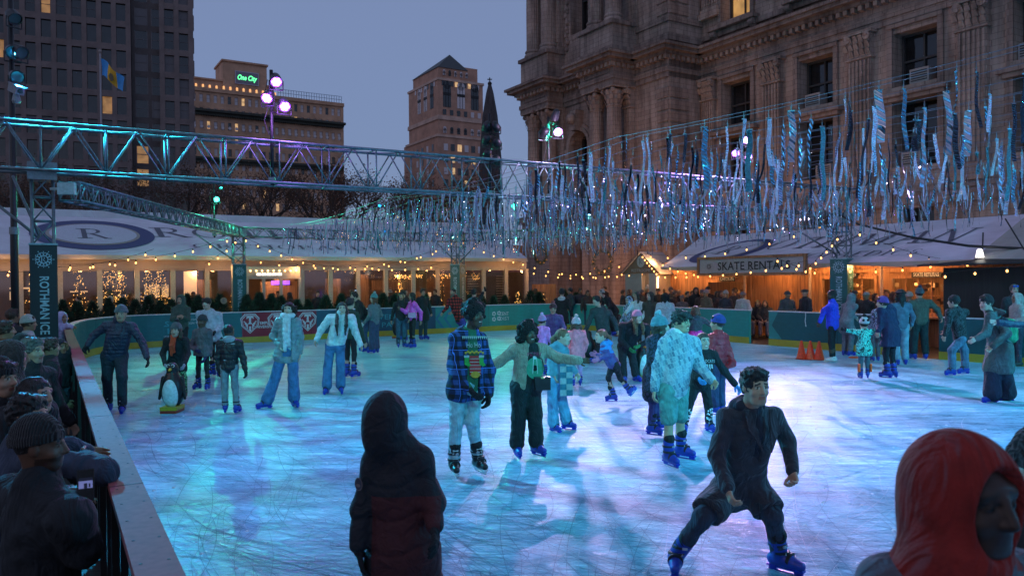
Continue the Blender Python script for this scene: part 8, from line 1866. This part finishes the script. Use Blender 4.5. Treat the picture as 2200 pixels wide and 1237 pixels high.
SP(18, 5.9, 755, 'person in a big dark brown furry hood at the left edge', H=1.66, yaw=120, top=dict(col=(.05, .03, .03), mat='fur', puff=.05, hoodup=1))
SP(64, 6.9, 736, 'grey haired man in a black overcoat looking to the right', H=1.62, yaw=75, hyaw=80, skin='pale', hair=('short', (.12, .11, .1)), top=dict(col=DK, puff=.035, collar=1))
SP(128, 11.2, 730, 'child in a dark hood peering over the board behind the navy banner', H=1.28, yaw=60, top=dict(col=(.02, .022, .03), puff=.03, hoodup=1), px=dict(wr=(145, 745)))
SP(131, 17.6, 678, 'child in a shiny lilac hooded jacket leaning over the corner board', H=1.42, yaw=70, hs=1.2, top=dict(col=(.42, .40, .62), mat='puffer', puff=.05, hoodup=1, quilt=.06), px=dict(wr=(155, 702), er=(146, 700)))
for i, (px, D, H, yaw, hat, col, lb) in enumerate([(8, 10, 1.62, 130, None, (.16, .05, .02), 'man in a rust orange jacket at the far left edge'), (24, 13, 1.68, 160, None, DK, 'dark haired spectator behind the rust orange jacket'), (58, 12, 1.6, 130, ('beanie', (.5, .48, .44)), (.3, .3, .3), 'spectator in a cream beanie left of the navy banner'),
     (44, 9, 1.5, 140, ('beanie', BLK), (.03, .03, .03), 'spectator in black crouching before the cream beanie'), (-5, 8, 1.5, 120, None, (.02, .03, .05), 'spectator cut off at the left edge behind the furry hood'), (104, 9.2, 1.45, 130, None, DK, 'short haired spectator close to the navy banner foot')]):
    SP(px, D, 0, lb, H=H, yaw=yaw, hat=hat, top=dict(col=col, puff=.04), hair=('short', BRN), far=D > 8)
# --- spectators behind the right boards
def behind(px, u): p = uline(px, u); return p.y
for i, (px, u, H, yaw, hat, hr, col, lb, ex) in enumerate([
    (1391, 21.8, 1.76, -20, ('pom', (.5, .48, .48), (.6, .6, .6)), None, (.05, .03, .03), 'spectator in a santa style hat with white brim', {}),
    (1414, 21.6, 1.68, -30, ('beanie', BLK), None, DK, 'spectator in a black beanie right of the santa style hat', {}),
    (1458, 21.2, 1.64, 150, ('cap', (.25, .18, .12)), None, DK, 'spectator in a tan cap facing the hut', {}),
    (1476, 20.9, 1.6, 30, None, ('short', BLKH), (.03, .025, .02), 'dark haired spectator in brown near the check-in window', {}),
    (1495, 21.0, 1.74, -10, None, None, (.010, .010, .012), 'tall spectator in a black hood under the check-in sign', dict(hoodup=1)),
    (1517, 20.4, 1.66, -60, ('beanie', (.22, .2, .22)), None, (.12, .09, .06), 'spectator in a grey beanie and tan coat holding a white cup', {}),
    (1521, 21.6, 1.76, 0, ('beanie', BLK), None, DK, 'spectator in a black beanie behind the tan coat', {}),
    (1465, 20.3, 1.45, 0, ('beanie', (.16, .15, .16)), None, (.08, .08, .09), 'short spectator in grey resting on the teal board', {}),
    (1540, 21.2, 1.62, 20, None, ('long', BLKH, .2), DK, 'long haired spectator left of the white headband', {}),
    (1559, 20.6, 1.64, -50, ('beanie', (.32, .36, .42)), ('long', (.2, .12, .06), .12), (.03, .035, .05), 'blonde spectator in a blue and white knit hat', {}),
    (1596, 20.5, 1.62, -45, ('bucket', (.14, .15, .18)), None, (.42, .40, .40), 'spectator in a white coat and grey bucket hat drinking', {}),
    (1691, 20.4, 1.66, 15, ('bucket', (.03, .03, .035)), None, (.05, .055, .06), 'man with glasses, black bucket hat and plaid scarf behind the dark board', {}),
    (1730, 20.8, 1.72, -75, ('flat', (.02, .02, .022)), ('buzz', (.3, .3, .3)), (.02, .025, .035), 'grey haired man in a flat cap turned to the bucket hat man', {}),
    (1836, 20.6, 1.70, -15, ('cap', (.015, .015, .018)), None, (.02, .02, .025), 'man in a black cap just right of the teal banner', {}),
    (1862, 20.4, 1.66, -60, ('cap', (.3, .3, .3)), None, (.012, .012, .014), 'spectator in a white brimmed cap and black hood', {}),
    (1880, 21.6, 1.6, 20, None, ('long', BLKH, .2), (.02, .015, .015), 'dark spectator behind the white brimmed cap', {}),
    (1953, 20.2, 1.66, -150, ('beanie', (.55, .38, .33)), None, DK, 'spectator in a pale pink beanie left of the olive parka', {}),
    (2186, 19.3, 1.68, -95, None, None, (.4, .4, .38), 'person in a white furry hood at the right edge behind the board', dict(hoodup=1, mat='fur'))]):
    ex = dict(ex); mt_ = ex.pop('mat', 'cloth')
    SP(px, behind(px, u), 0, lb, H=H, yaw=yaw, hat=hat, hair=hr, skin=['pale', 'tan', 'asian'][i % 3], top=dict(col=col, puff=.04, mat=mt_, **ex), px=dict(), lo=dict(wl=(-.06, .17, .62), wr=(.06, .17, .62)) if i % 2 else {})
r_, J_, I_ = person('man with blue goggles on his forehead standing inside the black booth', base=(2178, behind(2178, 19.75), .16), H=1.72, yaw=-10, group='spectators outside the boards', skin='pale', skate=DK, hair=('short', (.1, .1, .1)), top=dict(col=(.03, .035, .045), puff=.03, collar=1))
m = MB()
for q in (-1, 1): hp = I_['hp']; m.ball(hp(q*.035, .09, .085), .026, 8)
m.build('goggles', M('rubber', (.03, .15, .7), .15), r_)
rgq = random.Random(12)
for k, px in enumerate((1225, 1246, 1262, 1338, 1352, 1380, 1405, 1424, 1441, 1449, 1487, 1508, 1549, 1578, 1580, 1822, 1905, 1918)):
    u_ = rgq.uniform(21.0, 21.9); D_ = behind(px, u_) if px > 1440 else rgq.uniform(31.5, 33)
    person('dark clothed bystander deep in the crowd behind the far right boards', base=(px, D_), H=rgq.uniform(1.6, 1.76), yaw=rgq.uniform(-90, 90), far=True, group='crowd behind the far right boards', skate=DK, skin='mid', hair=(rgq.choice(['short', 'long']), BRN), hat=rgq.choice([None, None, ('beanie', DK), ('beanie', (.1, .09, .1))]), top=dict(col=rgq.choice([DK, (.03, .025, .03), (.05, .035, .03), (.03, .04, .05)]), puff=.04))
# two people sitting on a bench beyond the gate
bp = uline(1630, 22.0); e = empty('bench', V(bp.x, bp.y, 0), 'dark red slatted bench outside the narrow gate', 'bench')
for z, f in ((.45, 0), (.45, .14), (.62, .28), (.78, .3)): m = MB(); m.cbox(bp+D2*(f-.1)+UP*z, D1*2.0, D2*(.1 if z < .5 else .03), UP*(.03 if z < .5 else .1)); m.build('slat', M('wood', (.22, .05, .03)), e)
for q in (-.8, .8): m = MB(); m.cbox(bp+D1*q+UP*.225, D1*.05, D2*.35, UP*.44); m.build('leg', m_blk, e)
for k, (px, c, lb) in enumerate(((1629, DK, 'left of two people sitting on the bench beyond the gate'), (1644, (.03, .03, .035), 'right of two people sitting on the bench beyond the gate'))):
    D = behind(px, 21.9); person(lb, base=(px, D), H=1.68, yaw=-25, nod=.4, group='spectators outside the boards', skate=DK, far=True, skin='tan', hair=('long', BRN, .15), top=dict(col=c, puff=.04), legs=dict(col=(.14, .14, .17), r=mid_),
        lo=dict(pv=(0, 0, .30), hl=(-.06, 0, .285), hr=(.06, 0, .285), kl=(-.07, .23, .30), kr=(.07, .23, .30), al=(-.07, .25, .06), ar=(.07, .25, .06), ch=(0, .02, .50), nk=(0, .04, .61), hd=(0, .07, .70), sl=(-.1, .03, .57), sr=(.1, .03, .57), el=(-.14, .05, .43), er=(.14, .05, .43), wl=(-.05, .17, .36), wr=(.05, .17, .36)))
# --- people in and before the long tent
for i, (px, v, H, yaw, hat, col, lb) in enumerate([
    (236, 30.6, 1.62, 90, ('beanie', (.5, .45, .38)), DK, 'tent visitor in a cream beanie above the grey flat cap'), (313, 30.0, 1.6, 40, ('pom', (.55, .52, .5), (.55, .5, .48)), (.45, .3, .3), 'visitor in a white pompom beanie between the conifers'),
    (325, 31.0, 1.7, 100, None, DK, 'dark visitor right of the white pompom beanie'), (170, 30.8, 1.68, -60, None, (.02, .02, .02), 'dark visitor behind the shiny lilac hood'), (290, 33.0, 1.7, 0, None, (.05, .03, .02), 'visitor in brown inside the tent behind the lit trees'),
    (415, 33.5, 1.72, 30, None, DK, 'visitor inside the tent right of the bright pane'), (560, 30.4, 1.7, 170, None, DK, 'visitor walking in at the tent entrance'), (598, 32.8, 1.7, 0, None, (.04, .03, .03), 'visitor inside the entrance under the violet lamp'),
    (622, 30.5, 1.66, 180, ('beanie', BLK), (.06, .04, .03), 'visitor in a black beanie right of the entrance'), (682, 31.0, 1.7, 20, None, DK, 'visitor left of the long haired girl, outside the glass'), (755, 30.6, 1.76, 150, None, (.015, .015, .02), 'visitor holding up a phone behind the bending young man'),
    (838, 31.0, 1.68, 0, ('beanie', (.4, .4, .38)), DK, 'visitor in a pale hat under the fairy light arch'), (870, 30.8, 1.72, 60, None, DK, 'dark visitor right under the fairy light arch'), (935, 31.0, 1.7, -30, None, DK, 'dark visitor left of the far banner tower'), (1150, 30.4, 1.68, 90, None, DK, 'visitor in black before the orange planks'), (1300, 31.5, 1.7, -60, None, (.03, .02, .02), 'visitor standing under the larger wreath')]):
    P_ = vline(px, v); person(lb, base=(px, P_.y), H=H, yaw=yaw, hat=hat, far=True, group='visitors around the long tent', skate=DK, skin=['pale', 'tan', 'brown'][i % 3], hair=('short' if i % 2 else 'long', BRN), top=dict(col=col, puff=.035), px=dict(er=(px+8, 648), wr=(px+7, 632)) if px == 755 else {})
phone(PT(764, 624, vline(755, 30.6).y-.2), 'lit phone held up behind the bending young man', (0, -1, .1), em=2.0)

# --- cones on the ice
cb = GR(1741, 773); e_base = MB()
for k, px in enumerate((1722, 1741, 1760)):
    c_ = GR(px, 771.5+k*.9); e = empty('traffic_cone', c_, 'orange cone, ' + ['left', 'middle', 'right'][k] + ' of the three beside the blue jacket man', 'cone', 'orange cones on the ice')
    m = MB(); m.lathe(c_, [(.135, .02), (.125, .03), (.03, .46), (.022, .475), (.0, .478)], 20); m.build('cone', M('rubber', (.85, .075, .015), .45), e, True)
    m = MB(); m.lathe(c_, [(.16, .004), (.16, .02), (.14, .024)], 4); m.build('base', M('rubber', (.5, .05, .015), .5), e)
c_ = GR(1836, 769); m = MB(); m.lathe(c_, [(.15, .004), (.14, .03), (.06, .045)], 18); tag(m.build('marker_disc', M('rubber', (.7, .09, .03), .5), org=c_), 'flat red orange marker disc lying on the ice', 'marker')
